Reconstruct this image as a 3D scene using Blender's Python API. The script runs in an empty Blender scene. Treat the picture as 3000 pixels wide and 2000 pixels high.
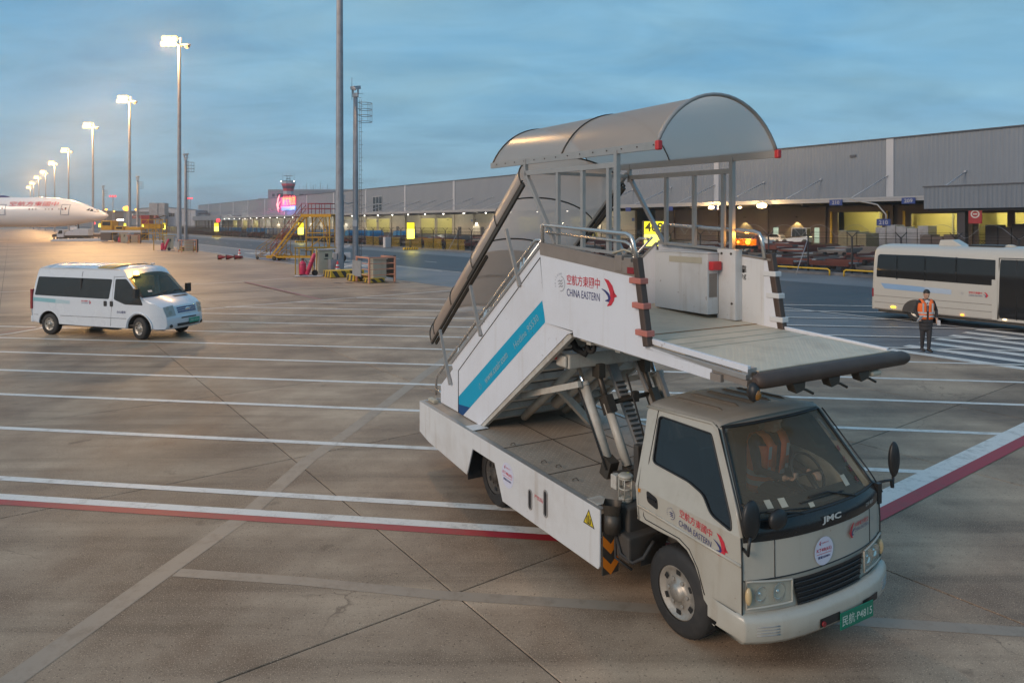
import bpy, bmesh, math, random
from mathutils import Vector, Matrix, Euler
random.seed(7)
sc = bpy.context.scene
C = sc.collection
R = math.radians
PI = math.pi

# ------------------------------------------------------------------ camera, sky, sun, exposure
H = 3.7
cam_d = bpy.data.cameras.new('camera'); cam = bpy.data.objects.new('camera', cam_d); C.objects.link(cam)
cam.location = (0, 0, H); cam.rotation_euler = (R(90), 0, 0)
cam_d.sensor_width = 36; cam_d.lens = 24.0; cam_d.shift_y = -0.115
cam_d.clip_start = 0.05; cam_d.clip_end = 9000
sc.camera = cam

SUN_EL, SUN_AZ = 24, 228          # degrees; azimuth clockwise from +Y: low behind the camera, to its left
world = bpy.data.worlds.new('World'); sc.world = world; world.use_nodes = True
wn = world.node_tree.nodes; wl = world.node_tree.links
for n in list(wn): wn.remove(n)
w_out = wn.new('ShaderNodeOutputWorld'); w_bg = wn.new('ShaderNodeBackground')
w_bg.inputs['Strength'].default_value = 0.085
sky = wn.new('ShaderNodeTexSky'); sky.sky_type = 'NISHITA'; sky.sun_disc = False
sky.sun_elevation = R(SUN_EL); sky.sun_rotation = R(SUN_AZ)
sky.air_density = 1.3; sky.dust_density = 1.2; sky.ozone_density = 4.0
w_tc = wn.new('ShaderNodeTexCoord')
w_sep = wn.new('ShaderNodeSeparateXYZ'); wl.new(w_tc.outputs['Generated'], w_sep.inputs[0])
# flatten the dome so that the cloud sheets stretch towards the horizon
w_add = wn.new('ShaderNodeMath'); w_add.operation = 'ADD'; w_add.inputs[1].default_value = 0.18
w_abs = wn.new('ShaderNodeMath'); w_abs.operation = 'ABSOLUTE'; wl.new(w_sep.outputs['Z'], w_abs.inputs[0]); wl.new(w_abs.outputs[0], w_add.inputs[0])
w_dx = wn.new('ShaderNodeMath'); w_dx.operation = 'DIVIDE'; wl.new(w_sep.outputs['X'], w_dx.inputs[0]); wl.new(w_add.outputs[0], w_dx.inputs[1])
w_dy = wn.new('ShaderNodeMath'); w_dy.operation = 'DIVIDE'; wl.new(w_sep.outputs['Y'], w_dy.inputs[0]); wl.new(w_add.outputs[0], w_dy.inputs[1])
w_cmb = wn.new('ShaderNodeCombineXYZ'); wl.new(w_dx.outputs[0], w_cmb.inputs[0]); wl.new(w_dy.outputs[0], w_cmb.inputs[1])
w_map = wn.new('ShaderNodeMapping'); w_map.inputs['Scale'].default_value = (0.55, 1.0, 1); w_map.inputs['Rotation'].default_value = (0, 0, R(20))
wl.new(w_cmb.outputs[0], w_map.inputs['Vector'])
w_no = wn.new('ShaderNodeTexNoise'); w_no.inputs['Scale'].default_value = 1.5; w_no.inputs['Detail'].default_value = 6; w_no.inputs['Roughness'].default_value = 0.52
w_no.inputs['Distortion'].default_value = 0.3
wl.new(w_map.outputs[0], w_no.inputs['Vector'])
w_cr = wn.new('ShaderNodeValToRGB'); w_cr.color_ramp.elements[0].position = 0.40; w_cr.color_ramp.elements[1].position = 0.66
wl.new(w_no.outputs['Fac'], w_cr.inputs['Fac'])
w_fac = wn.new('ShaderNodeMath'); w_fac.operation = 'MULTIPLY'; w_fac.inputs[1].default_value = 0.85; wl.new(w_cr.outputs['Color'], w_fac.inputs[0])
# overcast veil: thin overhead, thick and pale towards the horizon, all the way round
w_hz = wn.new('ShaderNodeValToRGB'); w_hz.color_ramp.interpolation = 'EASE'
_e = w_hz.color_ramp.elements; _e[0].position = 0.0; _e[0].color = (2.75, 4.35, 5.7, 1); _e[1].position = 0.75; _e[1].color = (0.95, 3.1, 5.9, 1)
_m = _e.new(0.22); _m.color = (1.55, 4.0, 6.2, 1)
wl.new(w_abs.outputs[0], w_hz.inputs['Fac'])
w_n2 = wn.new('ShaderNodeTexNoise'); w_n2.inputs['Scale'].default_value = 3.1; w_n2.inputs['Detail'].default_value = 8; w_n2.inputs['Roughness'].default_value = 0.6; w_n2.inputs['Distortion'].default_value = 0.6
wl.new(w_map.outputs[0], w_n2.inputs['Vector'])
w_mr = wn.new('ShaderNodeMapRange'); w_mr.inputs['From Min'].default_value = 0.3; w_mr.inputs['From Max'].default_value = 0.7; w_mr.inputs['To Min'].default_value = 0.85; w_mr.inputs['To Max'].default_value = 1.09
wl.new(w_n2.outputs['Fac'], w_mr.inputs['Value'])
w_veil = wn.new('ShaderNodeMixRGB'); w_veil.inputs['Fac'].default_value = 0.80; wl.new(sky.outputs['Color'], w_veil.inputs['Color1']); wl.new(w_hz.outputs['Color'], w_veil.inputs['Color2'])
w_mix = wn.new('ShaderNodeMixRGB'); wl.new(w_fac.outputs[0], w_mix.inputs['Fac']); wl.new(w_veil.outputs['Color'], w_mix.inputs['Color1'])
w_mix.inputs['Color2'].default_value = (2.75, 4.85, 6.1, 1)
w_mot = wn.new('ShaderNodeMixRGB'); w_mot.blend_type = 'MULTIPLY'; w_mot.inputs['Fac'].default_value = 1; wl.new(w_mix.outputs['Color'], w_mot.inputs['Color1']); wl.new(w_mr.outputs[0], w_mot.inputs['Color2'])
wl.new(w_mot.outputs['Color'], w_bg.inputs['Color']); wl.new(w_bg.outputs[0], w_out.inputs[0])

sun_d = bpy.data.lights.new('sun', 'SUN'); sun = bpy.data.objects.new('sun', sun_d); C.objects.link(sun)
sun_d.energy = 1.35; sun_d.angle = R(22); sun_d.color = (1.0, 0.78, 0.60)
_a = R(SUN_AZ); _e = R(SUN_EL)
_dir = Vector((math.sin(_a)*math.cos(_e), math.cos(_a)*math.cos(_e), math.sin(_e)))
sun.rotation_euler = _dir.to_track_quat('Z', 'Y').to_euler(); sun.location = _dir*60

vs = sc.view_settings
vs.view_transform = 'Standard'; vs.look = 'None'; vs.exposure = 0.35; vs.gamma = 1.0; vs.use_curve_mapping = False
sc.cycles.max_bounces = 6; sc.cycles.transparent_max_bounces = 24; sc.cycles.sample_clamp_indirect = 4
sc.cycles.use_denoising = True

# ------------------------------------------------------------------ site frame: p runs along the hall, the road and the mast row, q across them
D1 = Vector((-0.592, 0.806, 0)).normalized(); D2 = Vector((0.806, 0.592, 0)).normalized()
SITE_A = math.atan2(D2.y, D2.x)
def S(p, q, z=0.0): return D1*p + D2*q + Vector((0, 0, z))

# ------------------------------------------------------------------ tagging helpers
def tag(o, label=None, cat=None, group=None, kind=None):
    if label: o['label'] = label
    if cat: o['category'] = cat
    if group: o['group'] = group
    if kind: o['kind'] = kind
    return o
def thing(name, label, cat, loc=(0, 0, 0), rz=0.0, group=None):
    o = bpy.data.objects.new(name, None); C.objects.link(o); o.empty_display_size = 0.3
    o.location = loc; o.rotation_euler = (0, 0, rz)
    return tag(o, label, cat, group)
def kids(o): return [c for c in bpy.data.objects if c.parent == o]
_tree = {}
def copy_tree(o, loc=None, rz=None, label=None, parent=None, drop=()):
    c = o.copy(); C.objects.link(c)
    if parent: c.parent = parent
    if loc is not None: c.location = loc
    if rz is not None: c.rotation_euler = (o.rotation_euler[0], o.rotation_euler[1], rz)
    if label: c['label'] = label
    for ch in kids(o): copy_tree(ch, parent=c)
    return c

# ------------------------------------------------------------------ materials
def nd(nt, t, **k):
    n = nt.nodes.new(t)
    for a, v in k.items(): setattr(n, a, v)
    return n
def mat(name, col, rough=0.5, metal=0.0, var=0.12, scale=6.0, bump=0.0, bscale=40.0, dirt=None, dscale=2.0, damt=0.5, emit=None, es=0.0, spec=None, coat=0.0, streak=None, samt=0.5):
    m = bpy.data.materials.new(name); m.use_nodes = True; nt = m.node_tree; b = nt.nodes['Principled BSDF']
    b.inputs['Roughness'].default_value = rough; b.inputs['Metallic'].default_value = metal
    if spec is not None: b.inputs['Specular IOR Level'].default_value = spec
    if coat: b.inputs['Coat Weight'].default_value = coat
    tc = nd(nt, 'ShaderNodeTexCoord')
    if var or dirt:
        no = nd(nt, 'ShaderNodeTexNoise'); no.inputs['Scale'].default_value = scale; no.inputs['Detail'].default_value = 5
        nt.links.new(tc.outputs['Object'], no.inputs['Vector'])
        mx = nd(nt, 'ShaderNodeMixRGB'); nt.links.new(no.outputs['Fac'], mx.inputs['Fac'])
        mx.inputs['Color1'].default_value = (*[c*(1-var) for c in col], 1); mx.inputs['Color2'].default_value = (*[min(1, c*(1+var)) for c in col], 1)
        outc = mx.outputs['Color']
        if dirt:
            n2 = nd(nt, 'ShaderNodeTexNoise'); n2.inputs['Scale'].default_value = dscale; n2.inputs['Detail'].default_value = 8; n2.inputs['Roughness'].default_value = 0.65
            nt.links.new(tc.outputs['Object'], n2.inputs['Vector'])
            cr = nd(nt, 'ShaderNodeValToRGB'); cr.color_ramp.elements[0].position = 0.48; cr.color_ramp.elements[1].position = 0.78
            nt.links.new(n2.outputs['Fac'], cr.inputs['Fac'])
            mm = nd(nt, 'ShaderNodeMath', operation='MULTIPLY'); mm.inputs[1].default_value = damt; nt.links.new(cr.outputs['Color'], mm.inputs[0])
            m2 = nd(nt, 'ShaderNodeMixRGB'); nt.links.new(mm.outputs[0], m2.inputs['Fac']); nt.links.new(outc, m2.inputs['Color1']); m2.inputs['Color2'].default_value = (*dirt, 1)
            outc = m2.outputs['Color']
        if streak:      # run-off streaks and small rust spots
            ms = nd(nt, 'ShaderNodeMapping'); ms.inputs['Scale'].default_value = (9, 9, 0.7); nt.links.new(tc.outputs['Object'], ms.inputs['Vector'])
            n4 = nd(nt, 'ShaderNodeTexNoise'); n4.inputs['Scale'].default_value = 1.0; n4.inputs['Detail'].default_value = 7; n4.inputs['Roughness'].default_value = 0.6; nt.links.new(ms.outputs[0], n4.inputs['Vector'])
            r4 = nd(nt, 'ShaderNodeMapRange'); r4.inputs['From Min'].default_value = 0.55; r4.inputs['From Max'].default_value = 0.78; r4.inputs['To Max'].default_value = samt; nt.links.new(n4.outputs['Fac'], r4.inputs['Value'])
            m4 = nd(nt, 'ShaderNodeMixRGB'); nt.links.new(r4.outputs[0], m4.inputs['Fac']); nt.links.new(outc, m4.inputs['Color1']); m4.inputs['Color2'].default_value = (*streak, 1); outc = m4.outputs['Color']
            n5 = nd(nt, 'ShaderNodeTexNoise'); n5.inputs['Scale'].default_value = 14; n5.inputs['Detail'].default_value = 3; nt.links.new(tc.outputs['Object'], n5.inputs['Vector'])
            r5_ = nd(nt, 'ShaderNodeMapRange'); r5_.inputs['From Min'].default_value = 0.70; r5_.inputs['From Max'].default_value = 0.76; r5_.inputs['To Max'].default_value = samt*1.1; nt.links.new(n5.outputs['Fac'], r5_.inputs['Value'])
            m5 = nd(nt, 'ShaderNodeMixRGB'); nt.links.new(r5_.outputs[0], m5.inputs['Fac']); nt.links.new(outc, m5.inputs['Color1']); m5.inputs['Color2'].default_value = (0.20, 0.10, 0.045, 1); outc = m5.outputs['Color']
        nt.links.new(outc, b.inputs['Base Color'])
        mr = nd(nt, 'ShaderNodeMapRange'); mr.inputs['To Min'].default_value = max(0.02, rough-0.08); mr.inputs['To Max'].default_value = min(1, rough+0.10)
        nt.links.new(no.outputs['Fac'], mr.inputs['Value']); nt.links.new(mr.outputs[0], b.inputs['Roughness'])
    else:
        b.inputs['Base Color'].default_value = (*col, 1)
    if bump:
        n3 = nd(nt, 'ShaderNodeTexNoise'); n3.inputs['Scale'].default_value = bscale; n3.inputs['Detail'].default_value = 4
        nt.links.new(tc.outputs['Object'], n3.inputs['Vector'])
        bp = nd(nt, 'ShaderNodeBump'); bp.inputs['Strength'].default_value = bump; bp.inputs['Distance'].default_value = 0.02
        nt.links.new(n3.outputs['Fac'], bp.inputs['Height']); nt.links.new(bp.outputs[0], b.inputs['Normal'])
    if emit:
        b.inputs['Emission Color'].default_value = (*emit, 1); b.inputs['Emission Strength'].default_value = es
    return m
def glass(name, col, alpha=0.5, rough=0.03):
    m = bpy.data.materials.new(name); m.use_nodes = True; nt = m.node_tree; b = nt.nodes['Principled BSDF']
    b.inputs['Base Color'].default_value = (*col, 1); b.inputs['Roughness'].default_value = rough
    b.inputs['Specular IOR Level'].default_value = 0.6
    tr = nd(nt, 'ShaderNodeBsdfTransparent'); tr.inputs['Color'].default_value = (0.92, 0.95, 0.93, 1)
    mx = nd(nt, 'ShaderNodeMixShader'); mx.inputs['Fac'].default_value = alpha
    nt.links.new(tr.outputs[0], mx.inputs[1]); nt.links.new(b.outputs[0], mx.inputs[2])
    nt.links.new(mx.outputs[0], nt.nodes['Material Output'].inputs['Surface'])
    return m

M = {}
M['white'] = mat('white_paint', (0.64, 0.63, 0.62), 0.38, var=0.05, scale=1.5, dirt=(0.36, 0.30, 0.24), dscale=1.3, damt=0.45, streak=(0.34, 0.26, 0.18), samt=0.5)
M['white_clean'] = mat('white_vinyl', (0.70, 0.70, 0.73), 0.36, var=0.03, scale=1.2, dirt=(0.45, 0.40, 0.36), dscale=1.0, damt=0.3, streak=(0.48, 0.42, 0.36), samt=0.32)
M['cab_white'] = mat('cab_paint', (0.445, 0.41, 0.345), 0.33, var=0.05, scale=1.5, dirt=(0.27, 0.22, 0.16), dscale=1.6, damt=0.45, coat=0.3, streak=(0.30, 0.23, 0.15), samt=0.45)  # white dulled and warmed: the yellowish haze is put into the paint
M['cab_roof'] = mat('dusty_roof_paint', (0.34, 0.31, 0.27), 0.5, var=0.12, scale=3, dirt=(0.16, 0.13, 0.10), dscale=3, damt=0.6)
M['alu'] = mat('brushed_aluminium', (0.40, 0.375, 0.35), 0.42, 0.45, var=0.08, scale=9, dirt=(0.25, 0.22, 0.19), dscale=5, damt=0.35)
M['steel'] = mat('stainless_tube', (0.60, 0.56, 0.52), 0.25, 0.75, var=0.06, scale=5)
M['steel_dark'] = mat('greasy_steel', (0.10, 0.085, 0.07), 0.5, 0.6, var=0.3, scale=6, dirt=(0.05, 0.035, 0.025), dscale=6, damt=0.6)
M['chrome'] = mat('chrome_rod', (0.8, 0.8, 0.8), 0.08, 1.0, var=0)
M['cream'] = mat('cream_machine_paint', (0.52, 0.49, 0.43), 0.42, var=0.08, scale=4, dirt=(0.24, 0.12, 0.06), dscale=4, damt=0.55, streak=(0.20, 0.10, 0.05), samt=0.5)
M['deck'] = mat('chequer_steel', (0.39, 0.31, 0.24), 0.55, 0.05, var=0.15, scale=4, dirt=(0.14, 0.11, 0.08), dscale=1.6, damt=0.6)
M['deck_top'] = mat('worn_alu_deck', (0.64, 0.54, 0.41), 0.55, 0.0, var=0.12, scale=5, dirt=(0.32, 0.25, 0.18), dscale=2.4, damt=0.6)
M['rib_dark'] = mat('dark_rib', (0.15, 0.125, 0.10), 0.6, var=0.2)  # darker than the roof, so the ribs read as dark lines
M['rubber'] = mat('rubber', (0.028, 0.026, 0.025), 0.7, var=0.2, scale=8, dirt=(0.09, 0.075, 0.06), dscale=5, damt=0.5)
M['bumper_rubber'] = mat('brown_foam_bumper', (0.075, 0.048, 0.036), 0.55, var=0.2, scale=4, dirt=(0.15, 0.10, 0.07), dscale=3, damt=0.4)
M['black'] = mat('black_plastic', (0.022, 0.021, 0.021), 0.42, var=0.2, scale=6)
M['black_gloss'] = mat('black_gloss_panel', (0.018, 0.017, 0.017), 0.18, var=0.15, scale=3, dirt=(0.06, 0.05, 0.04), dscale=4, damt=0.4)
M['under'] = mat('underbody', (0.06, 0.052, 0.045), 0.7, var=0.3, scale=5, dirt=(0.11, 0.08, 0.055), dscale=3, damt=0.5)
M['grey_paint'] = mat('grey_paint', (0.30, 0.29, 0.28), 0.45, var=0.08, scale=4, dirt=(0.14, 0.11, 0.09), dscale=3, damt=0.4)
M['taupe'] = mat('taupe_edge_trim', (0.24, 0.20, 0.17), 0.5, var=0.1, scale=5, dirt=(0.12, 0.09, 0.07), dscale=3, damt=0.4)
M['red'] = mat('red_print', (0.55, 0.03, 0.05), 0.45, var=0.05)
M['navy'] = mat('navy_print', (0.035, 0.04, 0.15), 0.45, var=0.05)
M['ink'] = mat('black_print', (0.02, 0.02, 0.02), 0.5, var=0)
M['greyprint'] = mat('grey_print', (0.34, 0.34, 0.36), 0.5, var=0)
M['teal'] = mat('teal_stripe', (0.0, 0.32, 0.50), 0.38, var=0.05, scale=2)
M['teal_dark'] = mat('deep_blue_stripe', (0.004, 0.06, 0.19), 0.38, var=0.05, scale=2)
M['teal_pale'] = mat('pale_teal_stripe', (0.24, 0.46, 0.50), 0.4, var=0.06, scale=2)
M['blue_pale'] = mat('pale_blue_stripe', (0.24, 0.36, 0.52), 0.4, var=0.06, scale=2)
M['yellow'] = mat('safety_yellow', (0.52, 0.27, 0.012), 0.45, var=0.1, scale=4, dirt=(0.20, 0.10, 0.03), dscale=3, damt=0.45)
M['hazard_yellow'] = mat('hazard_yellow', (0.56, 0.36, 0.025), 0.55, var=0.1, scale=3, dirt=(0.22, 0.14, 0.05), dscale=3, damt=0.45)
M['hazard_black'] = mat('hazard_black', (0.05, 0.045, 0.04), 0.6, var=0.2, scale=3)
M['orange'] = mat('orange_reflector', (0.75, 0.20, 0.015), 0.4, var=0.08)
M['redplastic'] = mat('red_plastic', (0.55, 0.035, 0.04), 0.4, var=0.1)
M['redbox'] = mat('dark_red_plastic', (0.26, 0.02, 0.025), 0.4, var=0.1)
M['salmon'] = mat('salmon_tube_paint', (0.62, 0.27, 0.17), 0.45, var=0.08, dirt=(0.30, 0.15, 0.10), dscale=4, damt=0.4)
M['beige'] = mat('beige_cabinet', (0.48, 0.43, 0.33), 0.45, var=0.06, dirt=(0.24, 0.18, 0.12), dscale=3, damt=0.4)
M['galv'] = mat('galvanised_pole', (0.30, 0.31, 0.34), 0.5, 0.25, var=0.14, scale=3, dirt=(0.16, 0.12, 0.10), dscale=1.6, damt=0.5, streak=(0.12, 0.075, 0.055), samt=0.6)
M['pink_red'] = mat('extinguisher_red', (0.55, 0.03, 0.09), 0.32, var=0.06, dirt=(0.25, 0.03, 0.05), dscale=4, damt=0.3)
M['maroon'] = mat('maroon_rail', (0.24, 0.018, 0.035), 0.45, var=0.1)
M['green'] = mat('green_plate', (0.0, 0.17, 0.10), 0.4, var=0.05)
M['glass_dark'] = mat('tinted_glass', (0.014, 0.015, 0.017), 0.06, var=0, spec=0.6)
M['glass_clear'] = glass('hazy_reflection_glass', (0.34, 0.28, 0.20), 0.28, 0.08)  # beige base colour carries the warm hazy reflection on the windshield
M['glass_smoke'] = glass('smoked_glass', (0.02, 0.022, 0.024), 0.78)
M['lens'] = glass('lamp_lens', (0.6, 0.58, 0.52), 0.16, 0.05)
M['amber_off'] = mat('amber_lens', (0.65, 0.22, 0.01), 0.15, var=0)
M['skin'] = mat('skin', (0.50, 0.30, 0.21), 0.5, var=0.06)
M['hair'] = mat('black_hair', (0.02, 0.016, 0.013), 0.5, var=0.2)
M['suit'] = mat('dark_uniform', (0.035, 0.03, 0.03), 0.75, var=0.2, scale=12)
M['shirt'] = mat('white_shirt', (0.62, 0.60, 0.60), 0.7, var=0.04)
M['vest'] = mat('orange_vest', (0.92, 0.17, 0.03), 0.6, var=0.08, scale=9)
M['reflect'] = mat('silver_reflective_tape', (0.55, 0.55, 0.52), 0.35, 0.2, var=0.05)
M['shoe'] = mat('dark_shoe', (0.03, 0.02, 0.016), 0.4, var=0.1)
def emitter(name, col, s): return mat(name, (0.02, 0.02, 0.02), 0.4, var=0, emit=col, es=s)
M['em_sodium'] = emitter('sodium_lamp', (1.0, 0.42, 0.04), 3.5)
M['em_white'] = emitter('canopy_lamp', (1.0, 0.95, 0.82), 9)
M['em_amber'] = emitter('amber_beacon_lit', (1.0, 0.42, 0.03), 9)
M['em_yellow'] = emitter('sign_yellow_lit', (1.0, 0.82, 0.02), 1.25)
M['em_red'] = emitter('red_lamp_lit', (1.0, 0.03, 0.04), 3.0)

# polycarbonate canopy sheet
def poly_mat():
    m = bpy.data.materials.new('smoked_polycarbonate'); m.use_nodes = True; nt = m.node_tree; b = nt.nodes['Principled BSDF']
    tc = nd(nt, 'ShaderNodeTexCoord'); no = nd(nt, 'ShaderNodeTexNoise'); no.inputs['Scale'].default_value = 1.8; no.inputs['Detail'].default_value = 6
    nt.links.new(tc.outputs['Object'], no.inputs['Vector'])
    cr = nd(nt, 'ShaderNodeValToRGB'); cr.color_ramp.elements[0].color = (0.42, 0.33, 0.27, 1); cr.color_ramp.elements[1].color = (0.55, 0.45, 0.38, 1)
    nt.links.new(no.outputs['Fac'], cr.inputs['Fac']); nt.links.new(cr.outputs['Color'], b.inputs['Base Color'])
    b.inputs['Roughness'].default_value = 0.26
    tl = nd(nt, 'ShaderNodeBsdfTranslucent'); tl.inputs['Color'].default_value = (0.86, 0.75, 0.66, 1)
    tr = nd(nt, 'ShaderNodeBsdfTransparent'); tr.inputs['Color'].default_value = (0.82, 0.76, 0.70, 1)
    m1 = nd(nt, 'ShaderNodeMixShader'); m1.inputs['Fac'].default_value = 0.52
    nt.links.new(b.outputs[0], m1.inputs[1]); nt.links.new(tl.outputs[0], m1.inputs[2])
    m2 = nd(nt, 'ShaderNodeMixShader'); m2.inputs['Fac'].default_value = 0.16
    nt.links.new(m1.outputs[0], m2.inputs[1]); nt.links.new(tr.outputs[0], m2.inputs[2])
    nt.links.new(m2.outputs[0], nt.nodes['Material Output'].inputs['Surface'])
    return m
M['poly'] = poly_mat()

# ------------------------------------------------------------------ mesh builder
class B:
    def __init__(s): s.v = []; s.f = []; s.mi = []; s.sm = []
    def add(s, vs, fs, mi=0, sm=False):
        o = len(s.v); s.v += [tuple(v) for v in vs]
        for f in fs: s.f.append([i+o for i in f]); s.mi.append(mi); s.sm.append(sm)
        return s
    def box(s, c, d, mi=0, rot=None):
        x, y, z = [k/2 for k in d]
        vs = [Vector(v) for v in ((-x,-y,-z),(x,-y,-z),(x,y,-z),(-x,y,-z),(-x,-y,z),(x,-y,z),(x,y,z),(-x,y,z))]
        if rot is not None:
            e = Euler(rot).to_matrix(); vs = [e @ v for v in vs]
        vs = [v+Vector(c) for v in vs]
        return s.add(vs, [(0,3,2,1),(4,5,6,7),(0,1,5,4),(1,2,6,5),(2,3,7,6),(3,0,4,7)], mi)
    def bx(s, a, b, mi=0):
        return s.box([(a[i]+b[i])/2 for i in range(3)], [abs(b[i]-a[i]) for i in range(3)], mi)
    def hexa(s, p, mi=0):   # 4 bottom + 4 top
        return s.add(p, [(0,3,2,1),(4,5,6,7),(0,1,5,4),(1,2,6,5),(2,3,7,6),(3,0,4,7)], mi)
    def beam(s, p0, p1, w, h, mi=0, up=(0,0,1)):
        p0 = Vector(p0); p1 = Vector(p1); d = (p1-p0).normalized(); u = Vector(up)
        if abs(d.dot(u)) > 0.98: u = Vector((1,0,0))
        a = d.cross(u).normalized()*(w/2); b = a.cross(d).normalized()*(h/2)
        return s.hexa([p0-a-b,p0+a-b,p0+a+b,p0-a+b,p1-a-b,p1+a-b,p1+a+b,p1-a+b], mi)
    def tube(s, pts, r, n=8, mi=0, caps=True, sm=True):
        pts = [Vector(p) for p in pts]; rs = r if isinstance(r, (list, tuple)) else [r]*len(pts)
        rings = []; ref = None
        for i, p in enumerate(pts):
            if i == 0: d = pts[1]-p
            elif i == len(pts)-1: d = p-pts[i-1]
            else: d = (pts[i+1]-p).normalized()+(p-pts[i-1]).normalized()
            d = d.normalized()
            if ref is None:
                ref = Vector((0,0,1)) if abs(d.z) < 0.9 else Vector((1,0,0))
            a = d.cross(ref); a = a.normalized() if a.length > 1e-6 else d.orthogonal().normalized()
            b = a.cross(d).normalized(); ref = b
            rings.append([p+(a*math.cos(2*PI*k/n)+b*math.sin(2*PI*k/n))*rs[i] for k in range(n)])
        vs = [v for rg in rings for v in rg]; fs = []
        for i in range(len(pts)-1):
            for k in range(n):
                fs.append((i*n+k, i*n+(k+1)%n, (i+1)*n+(k+1)%n, (i+1)*n+k))
        s.add(vs, fs, mi, sm)
        if caps:
            s.add(rings[0], [tuple(reversed(range(n)))], mi); s.add(rings[-1], [tuple(range(n))], mi)
        return s
    def cyl(s, p0, p1, r, r1=None, n=16, mi=0, caps=True): return s.tube([p0, p1], [r, r if r1 is None else r1], n, mi, caps)
    def loft(s, rings, mi=0, closed=True, caps=False, sm=True):
        n = len(rings[0]); vs = [v for rg in rings for v in rg]; fs = []
        for i in range(len(rings)-1):
            for k in range(n if closed else n-1):
                fs.append((i*n+k, i*n+(k+1)%n, (i+1)*n+(k+1)%n, (i+1)*n+k))
        s.add(vs, fs, mi, sm)
        if caps: s.add(rings[0], [tuple(reversed(range(n)))], mi); s.add(rings[-1], [tuple(range(n))], mi)
        return s
    def lathe(s, prof, c=(0,0,0), axis='z', n=24, mi=0, sm=True):
        rings = []
        for r, h in prof:
            rg = []
            for k in range(n):
                a = 2*PI*k/n; x, y = r*math.cos(a), r*math.sin(a)
                v = (x, y, h) if axis == 'z' else ((x, h, y) if axis == 'y' else (h, x, y))
                rg.append(Vector(v)+Vector(c))
            rings.append(rg)
        return s.loft(rings, mi, sm=sm)
    def prism(s, poly, axis, a, b, mi=0):
        # poly: 2D outline; extruded along axis from a to b
        def mk(u, w, h): return (u, h, w) if axis == 'y' else ((u, w, h) if axis == 'z' else (h, u, w))
        n = len(poly); vs = [mk(u, w, a) for u, w in poly]+[mk(u, w, b) for u, w in poly]
        fs = [tuple(range(n)), tuple(range(2*n-1, n-1, -1))]+[(k, k+n, (k+1)%n+n, (k+1)%n) for k in range(n)]
        return s.add(vs, fs, mi)
    def quad(s, a, b, c, d, mi=0): return s.add([a, b, c, d], [(0,1,2,3)], mi)
    def sphere(s, c, r, n=16, m=10, mi=0, sc3=(1,1,1)):
        rings = []
        for i in range(m+1):
            t = PI*i/m; rr = max(1e-4, math.sin(t))
            rings.append([Vector((c[0]+r*sc3[0]*rr*math.cos(2*PI*k/n), c[1]+r*sc3[1]*rr*math.sin(2*PI*k/n), c[2]-r*sc3[2]*math.cos(t))) for k in range(n)])
        return s.loft(rings, mi)
    def mesh(s, name, mats):
        me = bpy.data.meshes.new(name); me.from_pydata(s.v, [], s.f)
        for m in mats: me.materials.append(m)
        me.polygons.foreach_set('material_index', s.mi); me.polygons.foreach_set('use_smooth', s.sm)
        bm = bmesh.new(); bm.from_mesh(me); bmesh.ops.remove_doubles(bm, verts=bm.verts, dist=1e-5)
        bmesh.ops.recalc_face_normals(bm, faces=bm.faces); bm.to_mesh(me); bm.free()
        return me
    def build(s, name, mats, parent=None, bevel=0, seg=2, loc=None, rz=None):
        if not isinstance(mats, (list, tuple)): mats = [mats]
        mats = [M[m] if isinstance(m, str) else m for m in mats]
        me = s.mesh(name, mats); o = bpy.data.objects.new(name, me); C.objects.link(o)
        if parent is not None: o.parent = parent
        if loc is not None: o.location = loc
        if rz is not None: o.rotation_euler = (0, 0, rz)
        if bevel:
            md = o.modifiers.new('bevel', 'BEVEL'); md.width = bevel; md.segments = seg; md.limit_method = 'ANGLE'; md.angle_limit = R(35)
        return o
def inst(o, parent=None, loc=None, rot=None):      # another object on the same mesh
    c = o.copy(); C.objects.link(c)
    c.parent = parent if parent is not None else o.parent
    if loc is not None: c.location = loc
    if rot is not None: c.rotation_euler = rot
    return c
def light(name, kind, energy, col, parent, loc, size=0.3, rot=None, spot=None, blend=0.3):
    l = bpy.data.lights.new(name, kind); l.energy = energy; l.color = col
    if kind in ('POINT', 'SPOT'): l.shadow_soft_size = size
    if kind == 'SPOT': l.spot_size = spot; l.spot_blend = blend
    if kind == 'AREA': l.size = size
    o = bpy.data.objects.new(name, l); C.objects.link(o); o.parent = parent; o.location = loc
    if rot: o.rotation_euler = rot
    return o

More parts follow.
